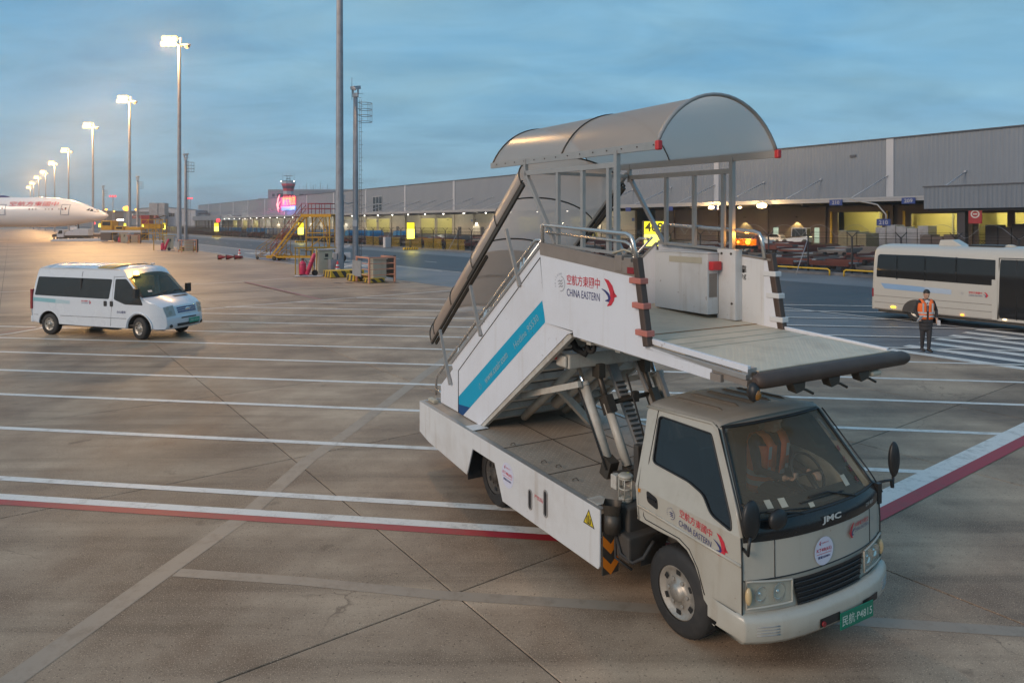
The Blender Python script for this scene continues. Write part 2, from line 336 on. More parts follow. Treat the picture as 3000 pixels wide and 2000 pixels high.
# ------------------------------------------------------------------ lettering: flat print on a plane given by origin, right vector and up vector
def text(body, name, m, parent, o, right, up, height, width=None, bold=0.0, depth=0.0015, align='c', arc=None):
    cu = bpy.data.curves.new('t', 'FONT'); cu.body = body; cu.extrude = 0.0; cu.offset = bold; cu.resolution_u = 2
    tmp = bpy.data.objects.new('t', cu); C.objects.link(tmp)
    bpy.context.view_layer.update()
    me = bpy.data.meshes.new_from_object(tmp.evaluated_get(bpy.context.evaluated_depsgraph_get()))
    bpy.data.objects.remove(tmp); bpy.data.curves.remove(cu)
    xs = [v.co.x for v in me.vertices]; ys = [v.co.y for v in me.vertices]
    x0, x1, y0, y1 = min(xs), max(xs), min(ys), max(ys)
    sy = height/(y1-y0); sx = sy if width is None else width/(x1-x0)
    right = Vector(right).normalized(); up = Vector(up); up = (up-right*up.dot(right)).normalized(); nrm = right.cross(up)
    ox = {'c': (x0+x1)/2, 'l': x0, 'r': x1}[align]
    for v in me.vertices:
        a, b = (v.co.x-ox)*sx, (v.co.y-(y0+y1)/2)*sy
        v.co = Vector(o)+right*a+up*b+nrm*depth
    me.name = name; me.materials.append(M[m] if isinstance(m, str) else m)
    ob = bpy.data.objects.new(name, me); C.objects.link(ob); ob.parent = parent
    return ob
def decal(polys, name, mats, parent, o, right, up, scale, depth=0.0015):
    # polys: list of (points, material index) in a unit picture frame, u right, v up
    right = Vector(right).normalized(); up = Vector(up); up = (up-right*up.dot(right)).normalized(); nrm = right.cross(up)
    b = B()
    for pts, mi in polys:
        n = len(pts); b.add([Vector(o)+right*(u*scale)+up*(v*scale)+nrm*(depth+0.0006*mi) for u, v in pts], [tuple(range(n))], mi)
    return b.build(name, mats, parent)
def strip(c, w):        # a ribbon polygon along centreline c with widths w -> quads
    out = []
    L = []; Rr = []
    for i, (x, y) in enumerate(c):
        x0, y0 = c[max(0, i-1)]; x1, y1 = c[min(len(c)-1, i+1)]
        dx, dy = x1-x0, y1-y0; l = math.hypot(dx, dy) or 1; nx, ny = -dy/l, dx/l
        L.append((x+nx*w[i]/2, y+ny*w[i]/2)); Rr.append((x-nx*w[i]/2, y-ny*w[i]/2))
    for i in range(len(c)-1): out.append([L[i], L[i+1], Rr[i+1], Rr[i]])
    return out
# airline bird: a red outer wing with a forked tip and a navy inner wing, beak to the right
def bird_polys(flip=False):
    ps = []
    c = [(-0.42, 0.50), (-0.22, 0.40), (-0.05, 0.22), (0.06, 0.0), (0.05, -0.20), (-0.06, -0.38), (-0.24, -0.48)]
    w = [0.02, 0.17, 0.25, 0.27, 0.24, 0.16, 0.03]
    for q in strip(c, w): ps.append((q, 0))
    ps.append(([(0.10, 0.10), (0.34, -0.08), (0.13, -0.16)], 0))
    c2 = [(-0.58, 0.12), (-0.36, 0.05), (-0.18, -0.06), (-0.10, -0.18), (-0.16, -0.28), (-0.36, -0.30)]
    w2 = [0.02, 0.08, 0.13, 0.15, 0.12, 0.02]
    for q in strip(c2, w2): ps.append((q, 1))
    if flip: ps = [([(-u, v) for u, v in reversed(p)], m) for p, m in ps]
    return ps
def ring_polys(r, w, a0, a1, n=28):
    out = []
    for i in range(n):
        t0 = R(a0+(a1-a0)*i/n); t1 = R(a0+(a1-a0)*(i+1)/n)
        out.append([(math.cos(t0)*(r-w), math.sin(t0)*(r-w)), (math.cos(t0)*r, math.sin(t0)*r), (math.cos(t1)*r, math.sin(t1)*r), (math.cos(t1)*(r-w), math.sin(t1)*(r-w))])
    return out
def skyteam(parent, o, right, up, size, m):
    ps = []
    for q in ring_polys(0.42, 0.04, -95, 85): ps.append((q, 0))
    for k in range(3):
        y = 0.14-0.14*k
        for q in strip([(-0.28+0.05*k, y-0.06), (-0.12+0.05*k, y+0.02), (0.02+0.05*k, y-0.02), (0.20+0.03*k, y+0.08)], [0.02, 0.08, 0.08, 0.03]): ps.append((q, 0))
    decal(ps, 'alliance_emblem', [m], parent, o, right, up, size)
    right = Vector(right).normalized(); up = Vector(up).normalized()
    for i, ch in enumerate('SKYTEAM'):
        a = R(200-18*i*1.05)
        pos = Vector(o)+right*(math.cos(a)*0.52*size)+up*(math.sin(a)*0.52*size)
        rr = right*math.sin(a)-up*math.cos(a); uu = right*math.cos(a)+up*math.sin(a)
        text(ch, 'alliance_lettering', m, parent, pos, rr, uu, 0.11*size)
def airline_block(parent, o, right, up, w, mirror_order=True, bird_w=None, bold=0.02):
    """Chinese line above, English line below, bird after (mirror order) or before the words; o = centre of the words"""
    right = Vector(right).normalized(); up = Vector(up); up = (up-right*up.dot(right)).normalized(); o = Vector(o)
    zh = '空航方東國中' if mirror_order else '中國東方航空'
    text(zh, 'airline_name_chinese', 'red', parent, o+up*(0.135*w), right, up, 0.19*w, w, bold)
    text('CHINA EASTERN', 'airline_name', 'navy', parent, o-up*(0.10*w), right, up, 0.135*w, w, 0.0)
    s = 0.46*w
    decal(bird_polys(not mirror_order), 'airline_bird_emblem', ['red', 'navy'], parent, o+right*((0.5*w+0.32*w)*(1 if mirror_order else -1)), right, up, s)
# ------------------------------------------------------------------ ground materials
def ground_mat(name, c0, c1, rough, scale, streak=0.0, speck=0.0, rnd=0.0, joints=None, bump=0.12, stain=None):
    m = bpy.data.materials.new(name); m.use_nodes = True; nt = m.node_tree; b = nt.nodes['Principled BSDF']; L = nt.links.new
    geo = nd(nt, 'ShaderNodeNewGeometry')
    mp = nd(nt, 'ShaderNodeMapping'); mp.inputs['Rotation'].default_value = (0, 0, -SITE_A); L(geo.outputs['Position'], mp.inputs['Vector'])
    n1 = nd(nt, 'ShaderNodeTexNoise'); n1.inputs['Scale'].default_value = scale; n1.inputs['Detail'].default_value = 9; n1.inputs['Roughness'].default_value = 0.62
    L(mp.outputs[0], n1.inputs['Vector'])
    cr = nd(nt, 'ShaderNodeValToRGB'); cr.color_ramp.elements[0].position = 0.36; cr.color_ramp.elements[1].position = 0.64
    cr.color_ramp.elements[0].color = (*c0, 1); cr.color_ramp.elements[1].color = (*c1, 1); L(n1.outputs['Fac'], cr.inputs['Fac'])
    col = cr.outputs['Color']
    def mixin(fac, c, blend='MIX'):
        nonlocal col
        mx = nd(nt, 'ShaderNodeMixRGB', blend_type=blend); L(fac, mx.inputs['Fac']); L(col, mx.inputs['Color1']); mx.inputs['Color2'].default_value = (*c, 1); col = mx.outputs['Color']
    def ramp(src, a, bb, k):
        r = nd(nt, 'ShaderNodeMapRange'); r.inputs['From Min'].default_value = a; r.inputs['From Max'].default_value = bb; r.inputs['To Max'].default_value = k; L(src, r.inputs['Value']); return r.outputs[0]
    if streak:
        ms = nd(nt, 'ShaderNodeMapping'); ms.inputs['Scale'].default_value = (0.12, 1.4, 1); ms.inputs['Rotation'].default_value = (0, 0, R(-14)); L(geo.outputs['Position'], ms.inputs['Vector'])
        n2 = nd(nt, 'ShaderNodeTexNoise'); n2.inputs['Scale'].default_value = 1.3; n2.inputs['Detail'].default_value = 7; n2.inputs['Roughness'].default_value = 0.6; L(ms.outputs[0], n2.inputs['Vector'])
        mixin(ramp(n2.outputs['Fac'], 0.48, 0.75, streak), [c*0.45 for c in c0])
        ms2 = nd(nt, 'ShaderNodeMapping'); ms2.inputs['Scale'].default_value = (0.1, 1.9, 1); ms2.inputs['Rotation'].default_value = (0, 0, R(27)); L(geo.outputs['Position'], ms2.inputs['Vector'])
        n4 = nd(nt, 'ShaderNodeTexNoise'); n4.inputs['Scale'].default_value = 0.9; n4.inputs['Detail'].default_value = 6; L(ms2.outputs[0], n4.inputs['Vector'])
        mixin(ramp(n4.outputs['Fac'], 0.55, 0.8, streak*0.8), [c*1.35 for c in c1])
    if stain:
        n5 = nd(nt, 'ShaderNodeTexNoise'); n5.inputs['Scale'].default_value = 0.33; n5.inputs['Detail'].default_value = 5; L(geo.outputs['Position'], n5.inputs['Vector'])
        mixin(ramp(n5.outputs['Fac'], 0.50, 0.72, stain), [c*0.5 for c in c0])
    if speck:
        n3 = nd(nt, 'ShaderNodeTexNoise'); n3.inputs['Scale'].default_value = 38; n3.inputs['Detail'].default_value = 3; L(geo.outputs['Position'], n3.inputs['Vector'])
        mixin(ramp(n3.outputs['Fac'], 0.60, 0.72, speck), [c*0.35 for c in c0])
        n6 = nd(nt, 'ShaderNodeTexNoise'); n6.inputs['Scale'].default_value = 90; n6.inputs['Detail'].default_value = 2; L(geo.outputs['Position'], n6.inputs['Vector'])
        mixin(ramp(n6.outputs['Fac'], 0.58, 0.72, speck), [c*1.7 for c in c1])
    if speck:
        n7 = nd(nt, 'ShaderNodeTexNoise'); n7.inputs['Scale'].default_value = 1.7; n7.inputs['Detail'].default_value = 4; n7.inputs['Roughness'].default_value = 0.55; L(geo.outputs['Position'], n7.inputs['Vector'])
        mixin(ramp(n7.outputs['Fac'], 0.66, 0.74, 0.55), [c*0.4 for c in c0])
        vo = nd(nt, 'ShaderNodeTexVoronoi', feature='DISTANCE_TO_EDGE'); vo.inputs['Scale'].default_value = 0.22
        wv = nd(nt, 'ShaderNodeTexNoise'); wv.inputs['Scale'].default_value = 1.4; wv.inputs['Detail'].default_value = 5; L(geo.outputs['Position'], wv.inputs['Vector'])
        va = nd(nt, 'ShaderNodeMixRGB', blend_type='ADD'); va.inputs['Fac'].default_value = 0.9; L(geo.outputs['Position'], va.inputs['Color1']); L(wv.outputs['Color'], va.inputs['Color2']); L(va.outputs['Color'], vo.inputs['Vector'])
        rc = nd(nt, 'ShaderNodeMapRange'); rc.inputs['From Min'].default_value = 0.0; rc.inputs['From Max'].default_value = 0.0035; rc.inputs['To Min'].default_value = 1; rc.inputs['To Max'].default_value = 0; L(vo.outputs['Distance'], rc.inputs['Value'])
        mk = nd(nt, 'ShaderNodeMath', operation='MULTIPLY'); L(rc.outputs[0], mk.inputs[0]); L(ramp(n1.outputs['Fac'], 0.50, 0.62, 0.55), mk.inputs[1]); mixin(mk.outputs[0], [c*0.35 for c in c0])
    if rnd:
        oi = nd(nt, 'ShaderNodeObjectInfo'); hs = nd(nt, 'ShaderNodeHueSaturation'); L(col, hs.inputs['Color'])
        r = nd(nt, 'ShaderNodeMapRange'); r.inputs['To Min'].default_value = 1-rnd; r.inputs['To Max'].default_value = 1+rnd; L(oi.outputs['Random'], r.inputs['Value']); L(r.outputs[0], hs.inputs['Value']); col = hs.outputs['Color']
    if joints:
        mj = nd(nt, 'ShaderNodeMapping'); mj.inputs['Rotation'].default_value = (0, 0, -SITE_A); L(geo.outputs['Position'], mj.inputs['Vector'])
        bt = nd(nt, 'ShaderNodeTexBrick'); bt.offset = 0; bt.inputs['Scale'].default_value = 1; bt.inputs['Mortar Size'].default_value = 0.012
        bt.inputs['Brick Width'].default_value = joints[0]; bt.inputs['Row Height'].default_value = joints[1]
        mj.inputs['Location'].default_value = (-3.58, -5.85, 0)
        L(mj.outputs[0], bt.inputs['Vector']); mixin(bt.outputs['Fac'], [c*0.3 for c in c0])
    L(col, b.inputs['Base Color']); b.inputs['Specular IOR Level'].default_value = 0.24
    rr = nd(nt, 'ShaderNodeMapRange'); rr.inputs['To Min'].default_value = rough-0.14; rr.inputs['To Max'].default_value = rough+0.12; L(n1.outputs['Fac'], rr.inputs['Value']); L(rr.outputs[0], b.inputs['Roughness'])
    nb = nd(nt, 'ShaderNodeTexNoise'); nb.inputs['Scale'].default_value = 55; nb.inputs['Detail'].default_value = 5; L(geo.outputs['Position'], nb.inputs['Vector'])
    bp = nd(nt, 'ShaderNodeBump'); bp.inputs['Strength'].default_value = bump; bp.inputs['Distance'].default_value = 0.01; L(nb.outputs['Fac'], bp.inputs['Height']); L(bp.outputs[0], b.inputs['Normal'])
    return m
CON0, CON1 = (0.200, 0.130, 0.084), (0.44, 0.318, 0.218)
M['concrete'] = ground_mat('apron_concrete', CON0, CON1, 0.58, 0.5, streak=0.75, speck=0.8, rnd=0.10, stain=0.7)
M['concrete_far'] = ground_mat('apron_concrete_far', CON0, CON1, 0.52, 0.12, streak=0.4, joints=(3.97, 4.87), bump=0.05)
M['sealant'] = mat('joint_sealant', (0.022, 0.019, 0.017), 0.7, var=0.2)
M['asphalt'] = ground_mat('road_asphalt', (0.040, 0.042, 0.050), (0.070, 0.072, 0.082), 0.52, 0.25, streak=0.3, bump=0.1)
M['asphalt_pale'] = ground_mat('shoulder_asphalt', (0.11, 0.112, 0.122), (0.185, 0.185, 0.195), 0.48, 0.22, streak=0.35, bump=0.08)
M['yard'] = ground_mat('cargo_yard', (0.055, 0.045, 0.045), (0.10, 0.085, 0.08), 0.55, 0.1, streak=0.2, bump=0.05)
M['grass_far'] = ground_mat('far_field', (0.10, 0.095, 0.075), (0.15, 0.14, 0.11), 0.8, 0.02, bump=0)
def paint_mat(name, col, wear, wcol):
    m = bpy.data.materials.new(name); m.use_nodes = True; nt = m.node_tree; b = nt.nodes['Principled BSDF']; L = nt.links.new
    geo = nd(nt, 'ShaderNodeNewGeometry'); n = nd(nt, 'ShaderNodeTexNoise'); n.inputs['Scale'].default_value = 3.2; n.inputs['Detail'].default_value = 12; n.inputs['Roughness'].default_value = 0.8
    L(geo.outputs['Position'], n.inputs['Vector'])
    r = nd(nt, 'ShaderNodeMapRange'); r.inputs['From Min'].default_value = 0.50; r.inputs['From Max'].default_value = 0.68; r.inputs['To Max'].default_value = wear; L(n.outputs['Fac'], r.inputs['Value'])
    mx = nd(nt, 'ShaderNodeMixRGB'); mx.inputs['Color1'].default_value = (*col, 1); mx.inputs['Color2'].default_value = (*wcol, 1); L(r.outputs[0], mx.inputs['Fac']); L(mx.outputs['Color'], b.inputs['Base Color'])
    b.inputs['Roughness'].default_value = 0.5
    return m
M['line_white'] = paint_mat('line_paint_white', (0.72, 0.67, 0.61), 0.75, (0.28, 0.24, 0.20))
M['line_red'] = paint_mat('line_paint_red', (0.36, 0.02, 0.03), 0.7, (0.20, 0.06, 0.05))
M['line_red_worn'] = paint_mat('line_paint_red_worn', (0.27, 0.085, 0.07), 1.0, (0.22, 0.17, 0.13))
M['line_ghost'] = paint_mat('removed_line_scar', (0.32, 0.245, 0.18), 1.0, (0.22, 0.16, 0.11))
M['tar'] = mat('tar_patch', (0.06, 0.045, 0.04), 0.6, var=0.2)

# ------------------------------------------------------------------ ground: sheets to the horizon, the near apron as slabs
def sheet(name, q0, q1, p0, p1, z, m, kind='structure', parent=None, label=None):
    b = B(); pts = [S(p0, q0, z), S(p0, q1, z), S(p1, q1, z), S(p1, q0, z)]
    b.add(pts, [(0, 1, 2, 3)]); o = b.build(name, m, parent)
    if kind: o['kind'] = kind
    if label: o['label'] = label
    return o
b = B(); b.add([(-1400, -400, -0.12), (700, -400, -0.12), (700, 1500, -0.12), (-1400, 1500, -0.12)], [(0, 1, 2, 3)])
tag(b.build('terrain', 'grass_far'), 'flat airfield ground running out to the horizon', kind='structure')
apron = sheet('apron', -300, 20.72, -120, 1250, -0.03, 'concrete_far', label='brown concrete apron of jointed slabs')
sheet('service_strip', 20.72, 27.4, -120, 1250, -0.022, 'asphalt_pale', label='pale grey asphalt strip between apron and road')
sheet('road', 27.4, 40.6, -120, 1250, -0.016, 'asphalt', label='dark asphalt service road beside the cargo yard')
sheet('road_shoulder', 40.6, 48.6, -120, 1250, -0.022, 'asphalt_pale', label='pale shoulder of the road below the fence')
sheet('cargo_yard', 48.6, 130, -120, 1250, -0.026, 'yard', label='grey yard behind the fence, full of dollies')
PQ, PP = 3.97, 4.87
q_lines = [3.58+PQ*k for k in range(-7, 5)]; q_lines = q_lines[:-1]+[20.70] if q_lines[-1] > 17 else q_lines+[20.70]
q_lines = sorted(set([round(v, 3) for v in q_lines if v < 20])) + [20.70]
p_lines = [5.85+PP*k for k in range(-3, 7)]
sheet('joint_sealant', q_lines[0], 20.70, p_lines[0], p_lines[-1], -0.010, 'sealant', kind=None, parent=apron)
G = 0.007
for i in range(len(q_lines)-1):
    for j in range(len(p_lines)-1):
        q0, q1, p0, p1 = q_lines[i]+G, q_lines[i+1]-G, p_lines[j]+G, p_lines[j+1]-G
        if i == len(q_lines)-2: q1 = 20.70
        c = S((p0+p1)/2, (q0+q1)/2)
        if c.y < -3 or c.y < abs(c.x)*1.05-5: continue       # never in view, not even a step aside
        hq, hp, e = (q1-q0)/2, (p1-p0)/2, 0.008
        ring = lambda a, bb, z: [D2*sx*a+D1*sy*bb+Vector((0, 0, z)) for sx, sy in ((-1, -1), (1, -1), (1, 1), (-1, 1))]
        sb = B(); sb.loft([ring(hq, hp, -0.028), ring(hq, hp, -0.005), ring(hq-e, hp-e, 0.0)], sm=False); sb.add(ring(hq-e, hp-e, 0.0), [(0, 1, 2, 3)])
        sb.build('slab', 'concrete', apron, loc=c)
def line(name, pts, w, m, z=0.004, parent=None):
    b = B(); P = [Vector((x, y, 0)) for x, y in pts]; Lf = []; Rt = []
    for i, p in enumerate(P):
        d = (P[min(i+1, len(P)-1)]-P[max(i-1, 0)]).normalized(); n = Vector((-d.y, d.x, 0))*(w/2)
        Lf.append(p+n+Vector((0, 0, z))); Rt.append(p-n+Vector((0, 0, z)))
    for i in range(len(P)-1): b.quad(Rt[i], Rt[i+1], Lf[i+1], Lf[i])
    return b.build(name, m, apron if parent is None else parent)
# the hatched stand zone: lines along E between two lines that run across the apron
E = Vector((0.990, -0.1411, 0)); N = Vector((0.1411, 0.990, 0))
def en(n, p=None, x=None):        # point on the line N.X = n where the site coordinate p (or world x) is met
    base = N*n
    if p is not None: t = (p-base.dot(D1))/E.dot(D1)
    else: t = (x-base.x)/E.x
    v = base+E*t; return (v.x, v.y)
PR, PL = 4.45, 32.0               # right and far bounds of the zone
def left_p(n): return PL
n0 = 8.78
for k in range(12):
    n = n0+2.165*k
    a = en(n, p=PL); bnd = en(n, p=PR)
    if a[0] < -26: a = en(n, x=-26)
    line('painted_line', [a, bnd], 0.15, 'line_white')
line('painted_line', [en(8.19, x=-24), en(8.19, p=PR-0.1)], 0.17, 'line_white')
line('painted_line', [en(8.025, x=-24), en(8.025, p=PR-0.35)], 0.15, 'line_red', z=0.004)
_c = en(8.19, p=PR)
_v0 = Vector((*_c, 0))
line('painted_line', [(_c[0], _c[1]), tuple((_v0+D2*14)[:2])], 0.30, 'line_white', z=0.008)
_r0 = _v0-D1*0.25
line('painted_line', [(_r0.x-0.05, _r0.y), tuple((_r0+D2*14)[:2])], 0.20, 'line_red', z=0.0085)
def spq(*a): return [tuple(S(p, q)[:2]) for p, q in a]
line('painted_line', spq((27.0, -3.0), (28.5, 0.0), (29.6, 1.2), (31.0, 3.6), (31.7, 6.8), (32.1, 13), (32.35, 19.6)), 0.14, 'line_white', z=0.0085)
line('painted_line', spq((27.3, -3.4), (28.8, -0.3), (29.9, 1.0), (31.2, 3.3)), 0.12, 'line_red_worn', z=0.004)
line('painted_line', spq((47.5, -14), (46.4, -0.5), (45.9, 3.1), (45.3, 10.0), (46.5, 15.8)), 0.14, 'line_white', z=-0.02)
line('painted_line', spq((44.9, 12.0), (32.35, 12.2)), 0.22, 'line_red_worn', z=0.004)
line('painted_line', spq((39.5, 7), (36.6, 22.2), (35.6, 27)), 0.14, 'line_ghost', z=-0.012)
for p_ in (60, 78, 100, 128): line('painted_line', spq((p_, -90), (p_-1.5, -10), (p_-1, 12)), 0.2, 'line_ghost', z=-0.02)
# scars of removed guide lines
line('removed_line', spq((5.2, -2.0), (6.85, 0.0), (8.0, 1.28), (9.03, 2.45), (10.5, 3.75), (11.5, 4.85), (13.9, 7.3), (19.5, 13.0)), 0.24, 'line_ghost', z=0.0025)
line('removed_line', spq((7.95, 1.42), (6.97, 2.45), (5.93, 3.43), (2.9, 6.7), (1.5, 8.2), (0.4, 9.4)), 0.16, 'line_ghost', z=0.0023)
# tar patches by the camera pole
for k in range(7):
    line('tar_patch', spq((41.2-0.32*k, 16.4+0.62*k), (40.5-0.32*k, 16.65+0.62*k)), 0.28, 'tar', z=-0.018)
# road paint
def line_s(q, p0, p1, w=0.15, m='line_white', z=-0.009): return line('painted_line', spq((p0, q), (p1, q)), w, m, z, ROAD)
ROAD = bpy.data.objects['road']
line_s(27.55, -6, 420, 0.14)
line_s(27.0, 46, 420, 0.14, z=-0.012)
line_s(20.9, 43, 110, 0.16, z=-0.012)
line_s(20.9, 116, 420, 0.16, z=-0.012)
for k in range(-4, 26):
    p0 = 57.0+7.75*k; line_s(32.9, p0, p0+2.3, 0.16)
for k in range(6): line_s(24.0+0.62*k if k < 5 else 27, 86+0.1*k, 90, 0.3, z=-0.012)
for k in range(5): line('painted_line', spq((82-4.6*k, 24.1), (79.4-4.6*k, 24.1)), 0.22, 'line_white', -0.012, ROAD)
for k in range(4): line('painted_line', spq((60.5, 23.0+0.9*k), (54.8, 23.0+0.9*k)), 0.35, 'line_white', -0.012, ROAD)
for k in range(7): line('zebra_stripe', spq((9.65, 20.9+1.07*k), (-4, 20.9+1.07*k)), 0.46, 'line_white', -0.008 if k < 6 else -0.005, ROAD)
line('painted_line', spq((17.7, 27.0), (17.0, 23.4)), 0.12, 'line_ghost', -0.012, ROAD)
# ------------------------------------------------------------------ passenger stair truck; local x forward, y to its left, z up; the side seen is y < 0
truck = thing('stair_truck', 'white passenger stair truck with arched smoked canopy and aqua stripe on its stair', 'stair truck', (1.819, 7.248, 0), math.atan2(-0.871, 0.492))
T = truck
# chassis and deck
b = B()
for y in (-0.38, 0.38): b.bx((-4.5, y-0.05, 0.52), (1.45, y+0.05, 0.74))
for x in (-4.2, -3.2, -1.9, -1.2, -0.2, 0.6, 1.3): b.bx((x-0.05, -0.33, 0.56), (x+0.05, 0.33, 0.70))
b.cyl((-2.50, -0.72, 0.40), (-2.50, 0.72, 0.40), 0.06); b.cyl((0.80, -0.7, 0.37), (0.80, 0.7, 0.37), 0.05)
b.sphere((-2.50, 0, 0.40), 0.17, 14, 8); b.bx((-0.15, -0.7, 0.33), (-0.85, -0.45, 0.60)); b.bx((-1.6, 0.45, 0.33), (-0.6, 0.75, 0.62))
b.bx((0.5, -0.45, 0.48), (1.4, 0.45, 0.85))
b.build('chassis', 'under', T, 0.008)
b = B(); b.bx((-4.62, -1.115, 0.870), (0.05, 1.115, 0.908))
b.build('deck', 'deck', T)
# raised lozenges of the chequer plate on the open deck
b = B()
for i in range(64):
    for j in range(42):
        x = -2.95+0.046*i; y = -1.06+0.05*j
        if x > -0.02 or j > 41: continue
        a = 0.78 if (i+j) % 2 else -0.78
        c, s_ = math.cos(a)*0.017, math.sin(a)*0.017; n1, n2 = -math.sin(a)*0.006, math.cos(a)*0.006
        b.add([(x-c, y-s_, 0.9083), (x+n1, y+n2, 0.9083), (x+c, y+s_, 0.9083), (x-n1, y-n2, 0.9083), (x, y, 0.9112)], [(0, 1, 4), (1, 2, 4), (2, 3, 4), (3, 0, 4)])
o = b.build('chequer_lozenges', 'deck', T); o['kind'] = 'stuff'
b = B(); 
for x in (-2.02, -1.0): b.bx((x-0.006, -1.1, 0.9085), (x+0.006, 1.1, 0.9125))
b.bx((-2.9, -0.355, 0.9085), (0.03, -0.343, 0.9123)); b.bx((-2.9, 0.35, 0.9085), (0.03, 0.362, 0.9123))
b.build('deck_seam', 'steel_dark', T)
for x, y in ((-2.05, -0.93), (-1.32, -0.93), (-1.12, -0.86), (-0.68, -0.93)):
    b = B(); b.tube([(x-0.03, y, 0.911), (x-0.025, y, 0.935), (x+0.01, y+0.02, 0.95), (x+0.05, y+0.02, 0.935)], 0.006, 6); b.build('lashing_hook', 'steel_dark', T)
sk = [(-4.64, 0.914), (-4.64, 0.44), (-4.28, 0.375), (-2.935, 0.305), (-2.757, 0.703), (-2.135, 0.703), (-1.925, 0.30), (0.02, 0.325), (0.045, 0.36), (0.05, 0.914)]
for sgn in (-1, 1):
    b = B(); b.prism(sk, 'y', sgn*1.115, sgn*1.137); b.build('side_skirt', 'white', T, 0.006)
    b = B(); b.bx((-4.64, sgn*1.137, 0.9145), (0.05, sgn*1.075, 0.920)); b.build('deck_edge_trim', 'alu', T)
b = B(); b.bx((-4.66, -1.11, 0.44), (-4.64, 1.11, 0.915)); b.build('tail_board', 'white', T, 0.004)
b = B(); b.bx((-4.62, -1.0, 0.915), (-4.38, -0.93, 0.955)); b.bx((-4.64, -0.6, 0.915), (-4.6, 0.9, 0.96)); b.build('tail_ledge', 'beige', T)
b = B(); b.bx((-3.05, -1.10, 0.9215), (-2.82, -0.86, 0.928)); b.build('cover_plate', 'white', T, 0.003)
b = B(); b.bx((-0.22, -1.10, 0.9215), (-0.03, -0.93, 0.927)); b.build('cover_plate', 'cream', T, 0.003)
# recessed grips in the skirt
for xc, z0, z1 in ((-1.259, 0.44, 0.675), (-0.93, 0.475, 0.78)):
    b = B(); hw = 0.043; z0_, z1_ = z0+hw, z1-hw
    out = [(xc+hw*math.cos(a), z1_+hw*math.sin(a)) for a in [PI*k/8 for k in range(9)]]+[(xc+hw*math.cos(a), z0_+hw*math.sin(a)) for a in [PI+PI*k/8 for k in range(9)]]
    inn = [(xc+(u-xc)*0.62, (w-(z0+z1)/2)*0.90+(z0+z1)/2) for u, w in out]
    b.loft([[Vector((u, -1.1375, w)) for u, w in out], [Vector((u, -1.146, w)) for u, w in out], [Vector((u, -1.146, w)) for u, w in inn], [Vector((u, -1.1395, w)) for u, w in inn]], 0, sm=False)
    b.add([(u, -1.1393, w) for u, w in inn], [tuple(range(len(inn)))], 1)
    b.build('skirt_grip', ['alu', 'black'], T)
text('严禁踩踏', 'skirt_note', 'red', T, (-1.06, -1.1375, 0.63), (1, 0, -0.0), (0, 0, 1), 0.05, 0.22)
# round fleet sticker
def fleet_sticker(parent, o, right, up, d):
    right = Vector(right).normalized(); up = Vector(up); up = (up-right*up.dot(right)).normalized(); nn = right.cross(up); o = Vector(o)
    decal([([(0.5*math.cos(2*PI*k/28), 0.5*math.sin(2*PI*k/28)) for k in range(28)], 0)], 'fleet_sticker', [M['sticker']], parent, o, right, up, d, 0.001)
    text('KT48(65)', 'sticker_number', 'red', parent, o+up*d*0.04, right, up, d*0.15, d*0.78, 0.01, depth=0.003)
    text('限速25KM/H', 'sticker_speed_limit', 'navy', parent, o-up*d*0.20, right, up, d*0.10, d*0.62, 0.02, depth=0.003)
    text('中國東方航空', 'sticker_airline', 'red', parent, o+up*d*0.29+right*d*0.06, right, up, d*0.055, d*0.36, 0.0, depth=0.003)
    decal(bird_polys(True), 'sticker_bird', ['red', 'navy'], parent, o+up*d*0.29-right*d*0.22, right, up, d*0.15, 0.003)
    decal([([(-0.38, -0.075), (0.38, -0.075), (0.38, -0.09), (-0.38, -0.09)], 0)], 'sticker_rule', ['red'], parent, o, right, up, d, 0.003)
M['sticker'] = mat('sticker_white', (0.60, 0.60, 0.70), 0.4, var=0.03)
fleet_sticker(T, (-1.795, -1.1375, 0.66), (1, 0, 0), (0, 0, 1), 0.30)
# warning triangle
b = B(); o3 = (-0.128, -1.1385)
def tri(b, s, dz, mi, y): b.add([(o3[0]-0.095*s, y, 0.695+dz), (o3[0]+0.095*s, y, 0.695+dz), (o3[0], y, 0.695+dz+0.165*s)], [(0, 1, 2)], mi)
tri(b, 1, 0, 0, -1.1385); tri(b, 0.82, 0.011, 1, -1.1395)
for x0, x1, z0, z1 in ((-0.035, -0.02, .72, .79), (-0.005, 0.01, .715, .80), (-0.03, 0.03, .712, .722), (0.02, 0.034, .72, .77)): b.add([(o3[0]+x0, -1.1403, z0), (o3[0]+x1, -1.1403, z0), (o3[0]+x1, -1.1403, z1), (o3[0]+x0, -1.1403, z1)], [(0, 1, 2, 3)], 0)
b.build('warning_triangle', ['ink', mat('warning_yellow', (0.62, 0.46, 0.02), 0.45, var=0.05)], T)
# chevron board at the front end of the deck
b = B(); b.bx((0.06, -1.12, 0.28), (0.075, -0.925, 0.70)); b.build('chevron_board', 'steel_dark', T)
b = B()
for z0 in (0.50, 0.30):
    for s_ in (0, 1):
        ya, yb = (-1.118, -1.022) if s_ == 0 else (-0.928, -1.022)
        b.add([(0.0765, ya, z0+0.20-0.03), (0.0765, ya, z0+0.20-0.13), (0.0765, yb, z0+0.0-0.03), (0.0765, yb, z0+0.10-0.03)], [(0, 1, 2, 3)])
b.build('chevron', 'orange', T)
b = B(); b.tube([(0.1, -1.02, 0.70), (0.1, -1.02, 0.88)], 0.085, 12); b.tube([(0.1, -1.02, 0.88), (0.1, -1.02, 0.98)], [0.10, 0.12], 4, caps=False); b.build('hose_socket', 'steel_dark', T)
